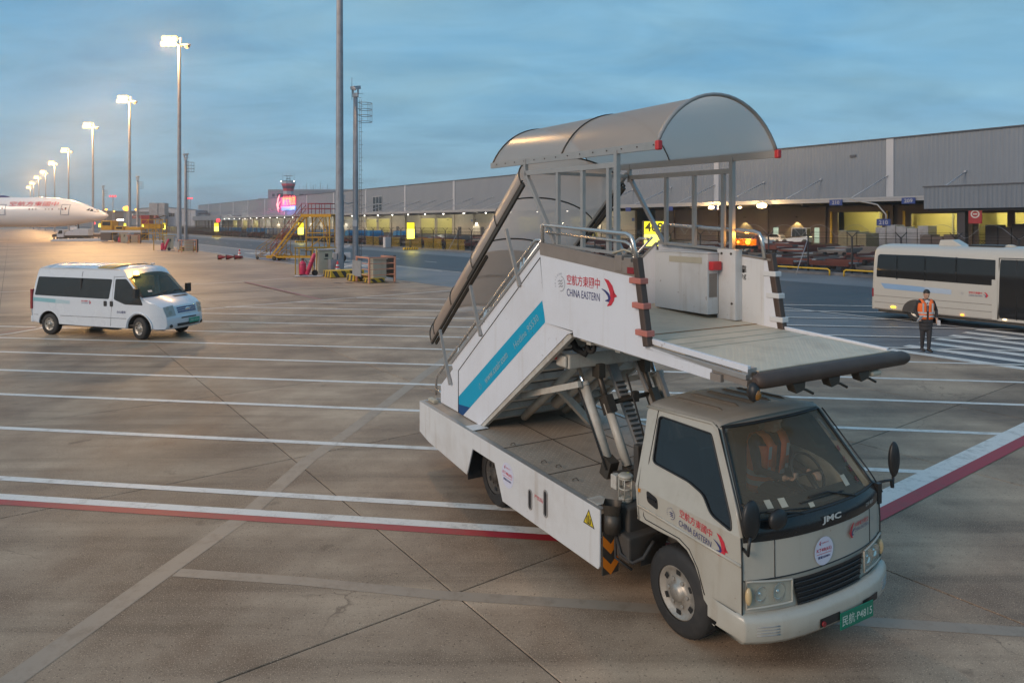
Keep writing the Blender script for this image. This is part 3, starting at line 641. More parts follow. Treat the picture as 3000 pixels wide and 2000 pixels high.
# white caged work lamp
b = B()
lx, ly = 0.03, -0.80
for z in (1.16, 1.06, 0.965): b.lathe([(0.062, z-0.008), (0.070, z-0.008), (0.070, z+0.008), (0.062, z+0.008), (0.062, z-0.008)], (lx, ly, 0), 'z', 16)
for k in range(5): b.tube([(lx+0.066*math.cos(2*PI*k/5+.4), ly+0.066*math.sin(2*PI*k/5+.4), 0.95), (lx+0.066*math.cos(2*PI*k/5+.4), ly+0.066*math.sin(2*PI*k/5+.4), 1.175)], 0.008, 6)
b.lathe([(0.0, 1.17), (0.075, 1.17), (0.078, 1.185), (0.06, 1.20), (0.0, 1.20)], (lx, ly, 0), 'z', 16); b.lathe([(0.0, 0.93), (0.07, 0.93), (0.07, 0.965), (0.05, 0.975), (0, 0.975)], (lx, ly, 0), 'z', 16)
b.build('lamp_cage', 'cab_white', T)
b = B(); b.bx((-0.14, -0.86, 1.02), (-0.05, -0.78, 1.16)); b.build('switch_box', 'cream', T, 0.008)
b = B(); b.bx((0.02, -0.9, 0.62), (0.20, 0.9, 0.93)); b.bx((0.10, -0.98, 0.45), (0.30, -0.6, 0.70)); b.build('hydraulic_tank', 'under', T, 0.02)
b = B(); b.tube([(0.12, -0.99, 0.66), (0.2, -1.0, 0.52), (0.32, -0.95, 0.47), (0.42, -0.9, 0.55), (0.45, -0.8, 0.7)], 0.018, 8); b.tube([(0.05, -0.95, 0.7), (0.12, -1.0, 0.45), (0.25, -0.9, 0.36)], 0.014, 8); b.build('hydraulic_hose', 'rubber', T)
# wheels
def make_wheel(parent, x, y, r, w, out, dual=False, alloy='alu', nbolt=6, name='wheel'):
    s = -1 if out < 0 else 1
    t = B(); prof = [(r*0.60, -w/2), (r*0.86, -w/2), (r*0.97, -w*0.40), (r, -w*0.28), (r, w*0.28), (r*0.97, w*0.40), (r*0.86, w/2), (r*0.60, w/2)]
    t.lathe(prof, (0, 0, 0), 'y', 40)
    for k in range(40):
        a = 2*PI*k/40
        t.box((math.cos(a)*r*0.995, 0, math.sin(a)*r*0.995), (0.012, w*0.55, r*0.03), rot=(0, -a, 0))
    wh = t.build(name, 'rubber', parent, loc=(x, y, r))
    q = B(); q.lathe([(r*0.60, -w*0.45), (r*0.62, w*0.46*s), (r*0.56, w*0.46*s), (r*0.50, w*0.30*s), (r*0.20, w*0.40*s), (r*0.19, w*0.52*s), (0.0, w*0.53*s)], (0, 0, 0), 'y', 32)
    for k in range(nbolt):
        a = 2*PI*k/nbolt; q.cyl((math.cos(a)*r*0.30, w*0.36*s, math.sin(a)*r*0.30), (math.cos(a)*r*0.30, w*0.46*s, math.sin(a)*r*0.30), r*0.045, n=6)
    for k in range(nbolt):
        a = 2*PI*(k+.5)/nbolt; q.add([(math.cos(a+d)*r*rr, w*0.372*s, math.sin(a+d)*r*rr) for d, rr in ((-.17, .40), (.17, .40), (.13, .51), (-.13, .51))], [(0, 1, 2, 3)], 1)
    q.build('rim', [alloy, 'black'], wh)
    return wh
M['rim_dirty'] = mat('dirty_rim', (0.42, 0.38, 0.33), 0.4, 0.5, var=0.25, scale=9, dirt=(0.10, 0.08, 0.06), dscale=8, damt=0.7)
for y in (-0.85, -0.62, 0.62, 0.85): make_wheel(T, -2.50, y, 0.40, 0.2, y, alloy='under')  # rear rims coloured dark to stand in for shade in their deep recess
for y in (-0.74, 0.74): make_wheel(T, 0.80, y, 0.385, 0.22, y, alloy='rim_dirty')
for y in (-1, 1):
    b = B(); b.lathe([(0.0, 0)], (0, 0, 0)) if False else None
    pts = [(0.80+0.47*math.cos(a), 0.42+0.47*math.sin(a)) for a in [PI*k/12 for k in range(0, 13)]]
    b.loft([[Vector((u, y*0.58, w)) for u, w in pts], [Vector((u, y*0.86, w)) for u, w in pts]], closed=False)
    b.build('wheel_arch_liner', 'under', T)
for y in (-0.80, 0.80): b = B(); b.bx((-2.975, y-0.30, 0.22), (-2.965, y+0.30, 0.86)); b.build('mud_flap', 'rubber', T)
# ------------------------------------------------------------------ cab
from mathutils.geometry import delaunay_2d_cdt
def in_poly(p, poly):
    c = False
    for (x0, y0), (x1, y1) in zip(poly, poly[1:]+poly[:1]):
        if (y0 > p[1]) != (y1 > p[1]) and p[0] < (x1-x0)*(p[1]-y0)/(y1-y0)+x0: c = not c
    return c
def plate(outer, holes, f, thick, b=None, mi=0, grid=0):
    """sheet metal: a 2D outline with holes mapped by f(u, w, t) to 3D, t = 0 outside, 1 inside"""
    b = b or B(); loops = [outer]+holes; flat = [p for l in loops for p in l]
    if grid:
        us = [p[0] for p in outer]; ws = [p[1] for p in outer]
        for i in range(int((max(us)-min(us))/grid)+1):
            for j in range(int((max(ws)-min(ws))/grid)+1):
                q = (min(us)+grid*(i+0.5), min(ws)+grid*(j+0.5))
                if in_poly(q, outer) and not any(in_poly(q, h) for h in holes) and min((q[0]-p[0])**2+(q[1]-p[1])**2 for p in flat[:sum(len(l) for l in loops)]) > (grid*0.35)**2: flat.append(q)
    ed = []; k0 = 0
    for l in loops: ed += [(k0+k, k0+(k+1) % len(l)) for k in range(len(l))]; k0 += len(l)
    vo, _, fo, _, _, _ = delaunay_2d_cdt([Vector(p) for p in flat], ed, [], 0, 1e-6)
    flat = [(v.x, v.y) for v in vo]; tr = []
    for t in fo:
        c_ = (sum(flat[k][0] for k in t)/3, sum(flat[k][1] for k in t)/3)
        if in_poly(c_, outer) and not any(in_poly(c_, h) for h in holes): tr.append(t)
    b.add([f(u, w, 0) for u, w in flat], [tuple(t) for t in tr], mi); b.add([f(u, w, thick) for u, w in flat], [tuple(t) for t in tr], mi)
    for l in loops:
        n = len(l)
        for k in range(n):
            p, q = l[k], l[(k+1) % n]; b.quad(f(*p, 0), f(*q, 0), f(*q, thick), f(*p, thick), mi)
    return b
def rnd(poly, r, n=4):      # rounded corners of an outline
    out = []; L = len(poly)
    for i in range(L):
        p0 = Vector(poly[i-1]); p = Vector(poly[i]); p1 = Vector(poly[(i+1) % L])
        a = (p0-p); c = (p1-p); rr = min(r, a.length*0.45, c.length*0.45)
        s = p+a.normalized()*rr; e = p+c.normalized()*rr
        for k in range(n+1):
            t = k/n; v = s*(1-t)**2+p*2*t*(1-t)+e*t*t; out.append((v.x, v.y))
    return out
def yy(z): return 0.9-0.33*max(0, z-1.2)
def side_f(sg):
    return lambda u, w, t: (u, sg*(yy(w)-t), w)
lower = [(0.33, 0.885), (0.62, 0.885), (0.86, 0.90), (0.99, 0.86), (1.08, 0.78), (1.15, 0.66), (1.19, 0.53), (1.23, 0.50), (1.60, 0.50), (1.60, 1.0), (1.588, 1.2), (0.35, 1.2)]
upper = [(0.35, 1.2), (1.588, 1.2), (1.50, 1.36), (1.118, 1.90), (1.06, 1.94), (0.245, 1.905), (0.222, 1.86)]
win = rnd([(0.395, 1.853), (0.452, 1.45), (0.93, 1.425), (1.12, 1.38), (1.25, 1.262), (1.49, 1.215), (1.462, 1.29), (1.085, 1.83), (1.06, 1.858)], 0.05)
for sg in (-1, 1):
    b = plate(lower, [], side_f(sg), 0.03); plate(upper, [win], side_f(sg), 0.03, b)
    b.build('cab_side', 'cab_white', T)
    # door: outer skin lines, glass, handle
    b = B(); seam = [(0.37, 1.90), (0.405, 1.45), (0.42, 0.95), (0.45, 0.925), (0.90, 0.925), (1.02, 0.88), (1.12, 0.76), (1.20, 0.57)]
    f = side_f(sg)
    b.tube([f(u, w, -0.002) for u, w in seam], 0.005, 5); b.tube([f(u, w, -0.002) for u, w in ((1.592, 1.20), (1.603, 1.0), (1.605, 0.52))], 0.006, 5)
    b.build('door_seam', 'black', T)
    d = plate(win, [], lambda u, w, t: (u, sg*(yy(w)-0.010-t), w), 0.008).build('door_glass', 'glass_smoke', T)
    b = B(); b.tube([f(u, w, -0.001) for u, w in win]+[f(*win[0], -0.001)], 0.009, 6, caps=False); b.build('window_seal', 'black', T)
    b = B(); hp = rnd([(0.460, 1.205), (0.612, 1.175), (0.622, 1.07), (0.472, 1.10)], 0.035)
    plate(hp, [], lambda u, w, t: (u, sg*(yy(w)+0.004-t), w), 0.006, b)
    o = b.build('door_handle', 'black', T); q = B(); q.bx((0.48, sg*0.902, 1.135), (0.60, sg*0.915, 1.15)); q.build('handle_bar', 'black_gloss', o)
    b = B(); b.tube([f(0.34, 1.02, -0.004), f(1.60, 0.985, -0.004)], 0.014, 6); b.build('side_moulding', 'cab_white', T)
    b = B(); b.bx((0.352, sg*0.898, 1.155), (0.375, sg*0.912, 1.185)); b.build('side_reflector', 'amber_off', T)
    b = B(); b.tube([f(0.215, 1.905, -0.01), f(1.06, 1.948, -0.012), f(1.14, 1.91, -0.012), f(1.50, 1.375, -0.008), f(1.60, 1.21, -0.004)], [0.014]*5, 6); b.build('drip_rail', 'cab_white', T)
    b = B(); b.tube([f(1.155, 1.93, -0.03), f(1.53, 1.40, -0.028), f(1.625, 1.235, -0.02)], 0.007, 5); b.build('pillar_seal', 'black', T)
    pts = [(0.80+0.44*math.cos(a), 0.42+0.49*math.sin(a)) for a in [PI*k/14 for k in range(0, 9)]]
    b = B(); b.bx((1.22, sg*0.86, 0.40), (1.60, sg*0.893, 0.50)); b.build('sill', 'cab_white', T, 0.01)
airline_block(T, (1.09, -0.9025, 1.085), (1, 0, -0.105), (0, 0, 1), 0.385, bold=0.005)
skyteam(T, (0.80, -0.9025, 1.10), (1, 0, -0.05), (0, 0, 1), 0.105, 'navy')
# back wall and floor
b = plate([(-0.9, 0.885), (0.9, 0.885), (0.9, 1.2), (0.66, 1.905), (-0.66, 1.905), (-0.9, 1.2)], [rnd([(-0.5, 1.4), (0.5, 1.4), (0.45, 1.78), (-0.45, 1.78)], 0.05)], lambda u, w, t: (0.335-0.105*max(0, (w-0.885))+t, u, w), 0.03)
b.build('cab_back_wall', 'cab_white', T)
b = B(); b.bx((0.36, -0.86, 0.86), (1.56, 0.86, 0.89)); b.build('cab_floor', 'under', T)
# roof with five pressed ribs
def roof_z(x, y):
    w = 0.665; t = max(0, 1-(y/w)**2)
    e = 1.912+0.035*(x-0.22)/0.88
    fr = 1-max(0, (x-1.0)/0.17)**2*0.45
    return e+0.075*(t**0.45)*fr
b = B(); xs = [0.215, 0.24, 0.3, 0.5, 0.7, 0.85, 0.95, 1.02, 1.07, 1.11, 1.14]; ys = [-0.665, -0.65, -0.62, -0.56, -0.45, -0.3, -0.15, 0, 0.15, 0.3, 0.45, 0.56, 0.62, 0.65, 0.665]
def rx(x, y): return x+(0.045*(1-(y/0.665)**2) if x > 1.05 else 0.02*(1-(y/0.665)**2)*max(0, (x-0.85)/0.2))
b.loft([[Vector((rx(x, y), y, roof_z(x, y)-(0.045 if x == xs[0] else 0)-(0.02 if x == xs[-1] else 0))) for y in ys] for x in xs], closed=False)
b.build('roof', 'cab_roof', T)
for y in (-0.42, -0.21, 0.0, 0.21, 0.42):
    b = B(); n = 8; pts = [(0.30+k*0.68/n) for k in range(n+1)]
    b.tube([(x, y, roof_z(x, y)+0.002-(0.02 if k in (0, n) else 0)) for k, x in enumerate(pts)], [0.006]+[0.018]*(n-1)+[0.006], 8); b.build('roof_rib', 'rib_dark', T)
# front: one curved surface xf(y, z)
def hw(z): return 0.885-0.345*max(0, z-1.25)
def xf(y, z):
    k = 1-(abs(y)/hw(z))**2.4
    if z <= 1.25: return 1.597+0.145*k+0.012*(1.25-z)
    return 1.597-0.665*(z-1.25)+(0.145-0.10*(z-1.25)/0.68)*k
def front_grid(name, m, z0, z1, y0=-1, y1=1, off=0.0, nz=4, ny=18, thick=0.0, parent=None, trim=None):
    b = B(); rings = []
    for i in range(nz+1):
        z = z0+(z1-z0)*i/nz; w = hw(z)
        row = []
        for j in range(ny+1):
            y = w*(y0+(y1-y0)*j/ny)
            zz = z if trim is None else trim(y, z)
            row.append(Vector((xf(y, zz)+off, y, zz)))
        rings.append(row)
    b.loft(rings, closed=False)
    return b.build(name, m, T if parent is None else parent)
front_grid('front_panel', 'cab_white', 0.86, 1.165)
front_grid('front_band', 'black_gloss', 1.165, 1.315, off=0.004)
front_grid('lower_panel', 'cab_white', 0.56, 0.86, off=-0.012)
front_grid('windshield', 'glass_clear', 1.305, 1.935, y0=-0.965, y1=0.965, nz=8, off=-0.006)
b = B()
fr = [Vector((xf(s*hw(1.31)*0.97, 1.31), s*hw(1.31)*0.97, 1.31)) for s in [k/8 for k in range(-8, 9)]]
to = [Vector((xf(s*hw(1.93)*0.97, 1.93), s*hw(1.93)*0.97, 1.93)) for s in [k/8 for k in range(-8, 9)]]
loop = fr+[Vector((xf(hw(z)*0.97, z), hw(z)*0.97, z)) for z in (1.45, 1.6, 1.75, 1.86)]+to[::-1]+[Vector((xf(-hw(z)*0.97, z), -hw(z)*0.97, z)) for z in (1.86, 1.75, 1.6, 1.45)]
b.tube(loop+[loop[0]], 0.014, 6, caps=False); b.build('windshield_seal', 'black', T)
for sg in (-1, 1):
    b = B(); b.loft([[Vector((xf(sg*hw(z)*k, z)-0.004, sg*hw(z)*k, z)) for k in (0.955, 0.985, 1.0)]+[Vector((xf(sg*hw(z), z)-0.05, sg*(hw(z)+0.004), z))] for z in (1.25, 1.4, 1.6, 1.8, 1.93)], closed=False)
    b.build('windshield_pillar', 'cab_white', T)
front_grid('roof_front', 'cab_roof', 1.925, 1.985, off=-0.012, nz=3)
# panel gaps on the face
b = B()
for sg in (-1, 1): b.tube([(xf(sg*0.62, z)+0.001, sg*0.62, z) for z in (1.165, 1.05, 0.95, 0.87)], 0.004, 5)
b.tube([(xf(hw(0.86)*k/10, 0.862)+0.001, hw(0.86)*k/10, 0.862) for k in range(-10, 11)], 0.006, 5)
b.build('face_seam', 'black', T)
# grille between the headlights
g = B()
def fp(y, z, o=0.0): return Vector((xf(y, z)+o, y, z))
ring = [(-0.46, 0.825), (0.46, 0.825), (0.40, 0.60), (-0.40, 0.60)]
g.loft([[fp(-0.46+0.92*k/12, 0.825, 0.004) for k in range(13)], [fp((-0.40+0.80*k/12), 0.60, 0.004) for k in range(13)]], closed=False)
gr = g.build('grille', 'black', T)
for i in range(5):
    z = 0.79-0.042*i; w = 0.44-0.012*i; g = B(); g.tube([fp(-w+2*w*k/12, z, 0.012) for k in range(13)], 0.007, 5); g.build('grille_slat', 'black_gloss', gr)
# headlamps
for sg in (-1, 1):
    g = B(); n = 8
    def hp_(t, z): return sg*(0.47+0.405*t)
    top = [fp(hp_(k/n, .83), 0.835+0.03*(k/n), -0.03) for k in range(n+1)]; bot = [fp(hp_(k/n, .66), 0.655-0.005*(k/n), -0.03) for k in range(n+1)]
    g.loft([top, bot], closed=False); hl = g.build('headlight', 'steel', T)
    g = B(); g.loft([[v+Vector((0.045, 0, 0)) for v in top], [v+Vector((0.055, 0, 0)) for v in [(a+c)/2 for a, c in zip(top, bot)]], [v+Vector((0.045, 0, 0)) for v in bot]], closed=False); g.build('lens', 'lens', hl)
    for t, r in ((0.28, 0.07), (0.68, 0.062)):
        c = fp(hp_(t, .75), 0.745, -0.012); q = B(); q.lathe([(0.012, -0.035), (r*0.6, -0.02), (r, 0.018), (r*1.05, 0.016)], c, 'x', 20); q.sphere(c+Vector((-0.005, 0, 0)), 0.018, 10, 6); q.build('reflector_bowl', 'chrome', hl)
    g = B(); g.tube([v+Vector((0.045, 0, 0)) for v in top+bot[::-1]+[top[0]]], 0.01, 5, caps=False); g.build('lamp_bezel', 'cab_white', hl)
    c0 = fp(sg*0.86, 0.75, 0.02); g = B(); g.sphere(c0, 0.045, 10, 6, sc3=(0.6, 0.7, 1.6)); g.build('turn_signal', mat('clear_amber', (0.6, 0.42, 0.22), 0.12, var=0), hl)
# bumper with end wraps, fog slots and plate
def xb(y): return 1.615+0.185*(1-(abs(y)/0.93)**3.2)
g = B(); prof = [(-0.03, 0.395), (0.0, 0.385), (0.025, 0.42), (0.035, 0.50), (0.03, 0.56), (0.01, 0.60), (-0.06, 0.605)]
ysb = [-0.93, -0.925, -0.91, -0.88, -0.82, -0.72, -0.58, -0.4, -0.2, 0, 0.2, 0.4, 0.58, 0.72, 0.82, 0.88, 0.91, 0.925, 0.93]
rows = [[Vector((xb(y)+px+(-0.28 if abs(y) >= 0.93 else 0), y, pz)) for px, pz in prof] for y in ysb]
g.loft(rows, closed=False); bum = g.build('bumper', 'cab_white', T)
for sg in (-1, 1):
    for k in range(4):
        z = 0.465+0.022*k; g = B(); g.tube([(xb(y)+0.031, y, z) for y in [sg*(0.66+0.045*i) for i in range(5)]], 0.005, 5); g.build('bumper_slot', 'grey_paint', bum)
g = B(); g.loft([[Vector((xb(y)+0.0365, y, z)) for y in [0.30+0.05*i for i in range(6)]] for z in (0.44, 0.50)], closed=False); g.build('bumper_recess', 'black', bum)
g = B(); g.loft([[Vector((xb(y)+0.0365, y, z)) for y in [-0.26+0.05*i for i in range(6)]] for z in (0.43, 0.50)], closed=False); g.build('bumper_recess', 'black', bum)
g = B(); g.tube([(1.835, -0.22, 0.455), (1.846, -0.22, 0.455)], 0.022, 10); g.build('red_reflector', 'redbox', bum)
pl_o = Vector((1.845, 0.20, 0.415)); g = B(); g.box(pl_o, (0.008, 0.44, 0.14), 0); g.bx((1.82, 0.1, 0.40), (1.842, 0.3, 0.43))
pl = g.build('number_plate', 'green', bum, 0.003)
M['plate_ink'] = mat('plate_white', (0.50, 0.58, 0.50), 0.5, var=0)
text('民航·P4815', 'plate_number', 'plate_ink', pl, pl_o+Vector((0.004, 0, 0)), (0, 1, 0), (0, 0, 1), 0.088, 0.40, 0.01)
M['letter_silver'] = mat('silver_letters', (0.62, 0.60, 0.56), 0.35, 0.1, var=0)
# lettering on the face
for nm, body, m, y, z, h, w, bo in (('maker_letters', 'JMC', 'letter_silver', 0.0, 1.235, 0.068, 0.245, 0.035), ('model_letters', '江铃·顺达', 'letter_silver', 0.60, 1.225, 0.032, 0.17, 0.0)):
    sl = (xf(y+0.1, z)-xf(y-0.1, z))/0.2
    text(body, nm, m, T, (xf(y, z)+0.008, y, z), (sl, 1, 0), (0, 0, 1), h, w, bo, 0.004)
sl = (xf(0.5, 1.07)-xf(0.4, 1.07))/0.1
o_ = Vector((xf(0.45, 1.075)+0.004, 0.45, 1.075))
rgt = Vector((sl, 1, 0)).normalized()
text('中國東方航空', 'airline_name_chinese', 'red', T, o_+Vector((0, 0, 0.022)), rgt, (0, 0, 1), 0.042, 0.25, 0.01, 0.003)
text('CHINA EASTERN', 'airline_name', 'navy', T, o_-Vector((0, 0, 0.022)), rgt, (0, 0, 1), 0.028, 0.25, 0, 0.003)
decal(bird_polys(True), 'airline_bird_emblem', ['red', 'navy'], T, o_-rgt*0.19-Vector((0, 0, 0.01)), rgt, (0, 0, 1), 0.13, 0.004)
skyteam(T, o_+rgt*0.20+Vector((0.0, 0, 0.0)), rgt, (0, 0, 1), 0.065, 'greyprint')
sl = (xf(-0.05, 1.0)-xf(-0.15, 1.0))/0.1
fleet_sticker(T, (xf(-0.10, 0.99)+0.006, -0.10, 0.985), (sl, 1, 0), (0, 0, 1), 0.235)
# wipers, mirrors
g = B(); g.tube([fp(0.42, 1.318, 0.02), fp(0.10, 1.40, 0.022), fp(-0.14, 1.395, 0.012)], 0.008, 6); g.tube([fp(0.30, 1.372, 0.016), fp(-0.26, 1.372, 0.008)], 0.006, 6)
g.tube([fp(-0.30, 1.318, 0.02), fp(-0.62, 1.36, 0.015)], 0.008, 6); g.tube([fp(-0.2, 1.335, 0.012), fp(-0.76, 1.36, 0.008)], 0.006, 6); g.build('wiper', 'black', T)
# far mirror on a bent arm
g = B(); g.tube([(1.57, 0.885, 1.30), (1.60, 0.98, 1.315), (1.61, 1.06, 1.31), (1.61, 1.075, 1.245), (1.61, 1.09, 1.24), (1.61, 1.095, 1.36)], 0.013, 8)
g.bx((1.52, 0.85, 1.13), (1.62, 0.905, 1.315)); mi_ = g.build('wing_mirror', 'black', T)
g = B(); g.sphere((1.615, 1.10, 1.50), 0.085, 16, 12, sc3=(0.45, 0.85, 1.95)); g.build('mirror_shell', 'black', mi_)
# near mirrors: a big one and a kerb mirror, seen from behind in front of the pillar
g = B(); g.tube([(1.57, -0.86, 1.45), (1.64, -0.90, 1.47), (1.66, -0.88, 1.36)], 0.013, 8); g.tube([(1.59, -0.88, 1.12), (1.68, -0.92, 1.11), (1.68, -0.90, 1.25)], 0.013, 8)
mi_ = g.build('wing_mirror', 'black', T)
g = B(); g.sphere((1.66, -0.865, 1.365), 0.105, 16, 12, sc3=(0.42, 0.92, 1.5)); g.build('mirror_shell', 'black', mi_)
g = B(); g.sphere((1.72, -0.625, 1.345), 0.088, 14, 10, sc3=(0.5, 1.15, 0.95)); g.tube([(1.70, -0.55, 1.27), (1.72, -0.60, 1.30)], 0.012, 8); g.build('kerb_mirror', 'black', mi_)
# inside
g = B(); g.loft([[Vector((1.36, -0.80, 1.28)), Vector((1.36, 0.80, 1.28))], [Vector((1.56, -0.80, 1.275)), Vector((1.56, 0.80, 1.275))]], closed=False); g.bx((1.30, -0.82, 0.95), (1.50, 0.82, 1.26)); g.build('dashboard', 'black', T, 0.02)
for y in (-0.45, 0.42):
    g = B(); g.bx((0.55, y-0.22, 0.98), (1.02, y+0.22, 1.09)); g.hexa([(0.46, y-0.21, 1.07), (0.58, y-0.21, 1.07), (0.58, y+0.21, 1.07), (0.46, y+0.21, 1.07), (0.38, y-0.2, 1.60), (0.47, y-0.2, 1.60), (0.47, y+0.2, 1.60), (0.38, y+0.2, 1.60)]); g.build('seat', 'suit', T, 0.03)
g = B(); ce = Vector((1.20, 0.42, 1.36)); ax1 = Vector((0, 1, 0)); ax2 = Vector((-0.55, 0, 0.83)).normalized()
g.tube([ce+ax1*0.19*math.cos(2*PI*k/24)+ax2*0.19*math.sin(2*PI*k/24) for k in range(25)], 0.013, 8, caps=False); g.tube([ce, (1.42, 0.42, 1.12)], 0.025, 8); g.tube([ce-ax1*0.18, ce+ax1*0.18], 0.012, 6); g.build('steering_wheel', 'black', T)
g = B(); g.tube([fp(0.62, 1.83, -0.09), fp(0.63, 1.83, -0.05), fp(0.70, 1.66, -0.05), fp(0.70, 1.66, -0.09)], 0.014, 8); g.build('grab_handle', 'grey_paint', T)
for (y, z, w, h) in ((-0.42, 1.395, 0.07, 0.06), (-0.56, 1.40, 0.06, 0.055), (0.42, 1.42, 0.07, 0.075), (-0.14, 1.345, 0.06, 0.03)):
    g = B(); g.loft([[fp(y+dy, z+dz, 0.0015) for dy in (-w/2, w/2)] for dz in (-h/2, h/2)], closed=False); g.build('windshield_sticker', 'beige', T)
for k in range(4): text('禁止无关人员'[k], 'windshield_lettering', 'redbox', T, fp(0.60, 1.62-0.075*k, 0.003), (-0.35, 1, 0), (-0.66, 0, 1), 0.055, 0.055, 0.02)
# ------------------------------------------------------------------ stair flight, platform, canopies, lift gear (all parts of the truck)
SL = Vector((0.793, 0, 0.609))       # direction up the stair
def plate_y(outer, y, thick, holes=()): return plate(outer, list(holes), lambda u, w, t: (u, y+(t if y < 0 else -t), w), thick)
fixed = [(-4.385, 0.922), (-3.692, 0.922), (-3.692, 1.74), (-3.88, 1.565), (-4.385, 1.19)]
mov = [(-3.685, 0.93), (-2.99, 0.925), (-0.86, 2.475), (-0.70, 2.53), (-1.285, 2.56), (-1.41, 3.30), (-3.685, 1.545)]
for sg in (-1, 1):
    plate_y([(-4.385, 0.922), (-3.69, 0.922), (-3.69, 1.54), (-3.92, 1.53), (-4.385, 1.19)], sg*0.885, 0.03).build('stair_foot_panel', 'white_clean', T)
    plate_y(mov, sg*0.905, 0.035).build('stair_side_panel', 'white_clean', T)
    # upper skirting of the stair above the panel with its dark seam
    plate_y([(-3.92, 1.53), (-3.69, 1.54), (-1.425, 3.29), (-1.425, 3.425), (-3.95, 1.60)], sg*0.895, 0.02).build('stair_upper_strip', 'white_clean', T)
    b = B(); b.tube([(-3.69, sg*0.908, 0.93), (-3.69, sg*0.908, 1.545), (-1.41, sg*0.908, 3.305)], 0.006, 5); b.tube([(-1.41, sg*0.91, 3.30), (-1.285, sg*0.91, 2.555), (-0.70, sg*0.91, 2.525)], 0.006, 5); b.build('panel_seam', 'black', T)
    b = B(); b.beam((-3.95, sg*0.89, 1.615), (-1.42, sg*0.89, 3.445), 0.05, 0.03); b.build('stair_top_rail_trim', 'alu', T)
    b = B(); b.beam((-3.02, sg*0.86, 0.905), (-0.82, sg*0.86, 2.49), 0.06, 0.10); b.build('stair_stringer', 'cream', T)
# stripe with its web address (visible side and the other)
def stripe(sg):
    f = lambda u, w: (u, sg*0.9065, w)
    pts = [(-3.682, 0.93), (-3.535, 0.925), (-1.305, 2.555), (-1.375, 2.80), (-3.682, 1.17)]
    b = B(); b.add([f(*p) for p in [(-3.682, 1.055), (-3.682, 0.93), (-3.535, 0.925), (-3.30, 1.097)]], [(0, 1, 2, 3)], 1)
    b.add([f(*p) for p in [(-3.682, 1.055), (-3.30, 1.097), (-1.305, 2.555), (-1.375, 2.80), (-3.682, 1.17)]], [(0, 1, 2, 3, 4)], 0)
    b.build('stripe', ['teal', 'teal_dark'], T)
stripe(-1); stripe(1)
M['ghost_ink'] = mat('faded_grey_print', (0.27, 0.42, 0.46), 0.45, var=0.1)
text('www.ceair.com', 'web_address', 'ghost_ink', T, (-2.53, -0.9075, 1.80), (0.793, 0, 0.609), (-0.609, 0, 0.793), 0.10, 0.78, 0.01)
text('Hotline 95530', 'hotline_number', 'ghost_ink', T, (-1.75, -0.9075, 2.38), (0.793, 0, 0.609), (-0.609, 0, 0.793), 0.085, 0.72)
decal([(q, 0) for q in ring_polys(0.5, 0.09, 60, 390)]+[([(-0.1, 0.35), (0.1, 0.35), (0.1, 0.7), (-0.1, 0.7)], 0)], 'web_icon', ['ghost_ink'], T, (-2.98, -0.9075, 1.46), (0.793, 0, 0.609), (-0.609, 0, 0.793), 0.075)
# steps
for k in range(13):
    x = -4.02+0.2035*k; z = 1.03+0.158*k
    if z > 2.55: break
    b = B(); b.bx((x-0.12, -0.84, z-0.02), (x+0.15, 0.84, z)); b.bx((x-0.125, -0.84, z-0.155), (x-0.11, 0.84, z-0.0)); b.bx((x-0.125, -0.84, z-0.045), (x-0.10, 0.84, z+0.003), 1)
    b.build('step', ['alu', 'cream'], T)
# ribs under the stair
for k in range(8):
    t = k/8+0.06; p = Vector((-2.95, 0, 0.98)).lerp(Vector((-1.0, 0, 2.40)), t); b = B(); b.beam(p+Vector((0, -0.83, 0)), p+Vector((0, 0.83, 0)), 0.05, 0.08, up=(-0.609, 0, 0.793)); b.build('stair_rib', 'cream', T)
b = B()
for y in (-0.34, 0.34): b.tube([(-2.75, y, 1.02), (-1.2, y, 2.17)], 0.055, 10)
b.tube([(-2.4, -0.05, 1.25), (-1.25, 0.05, 2.08)], 0.075, 12); b.build('lift_arm', 'cream', T)
b = B(); b.beam((-2.68, -0.62, 1.33), (-1.02, -0.62, 1.86), 0.05, 0.07); b.beam((-2.68, 0.62, 1.33), (-1.02, 0.62, 1.86), 0.05, 0.07); b.beam((-2.0, -0.30, 1.60), (-2.25, 0.4, 0.98), 0.07, 0.09); b.build('guide_bar', 'cream', T)
b = B(); b.tube([(-1.30, -0.78, 2.20), (-1.30, -0.78, 2.12)], 0.05, 12); b.build('red_tail_lamp', 'redplastic', T)
b = B(); b.tube([(-1.12, -0.7, 2.40), (-1.10, -0.62, 2.26), (-1.02, -0.55, 2.20), (-1.0, -0.5, 2.3), (-0.95, -0.45, 2.38)], 0.045, 8); b.tube([(-0.86+0.07*math.cos(a), -0.58, 2.32+0.07*math.sin(a)) for a in [2*PI*k/12 for k in range(13)]], 0.025, 6, caps=False); b.build('cable_coil', 'rubber', T)
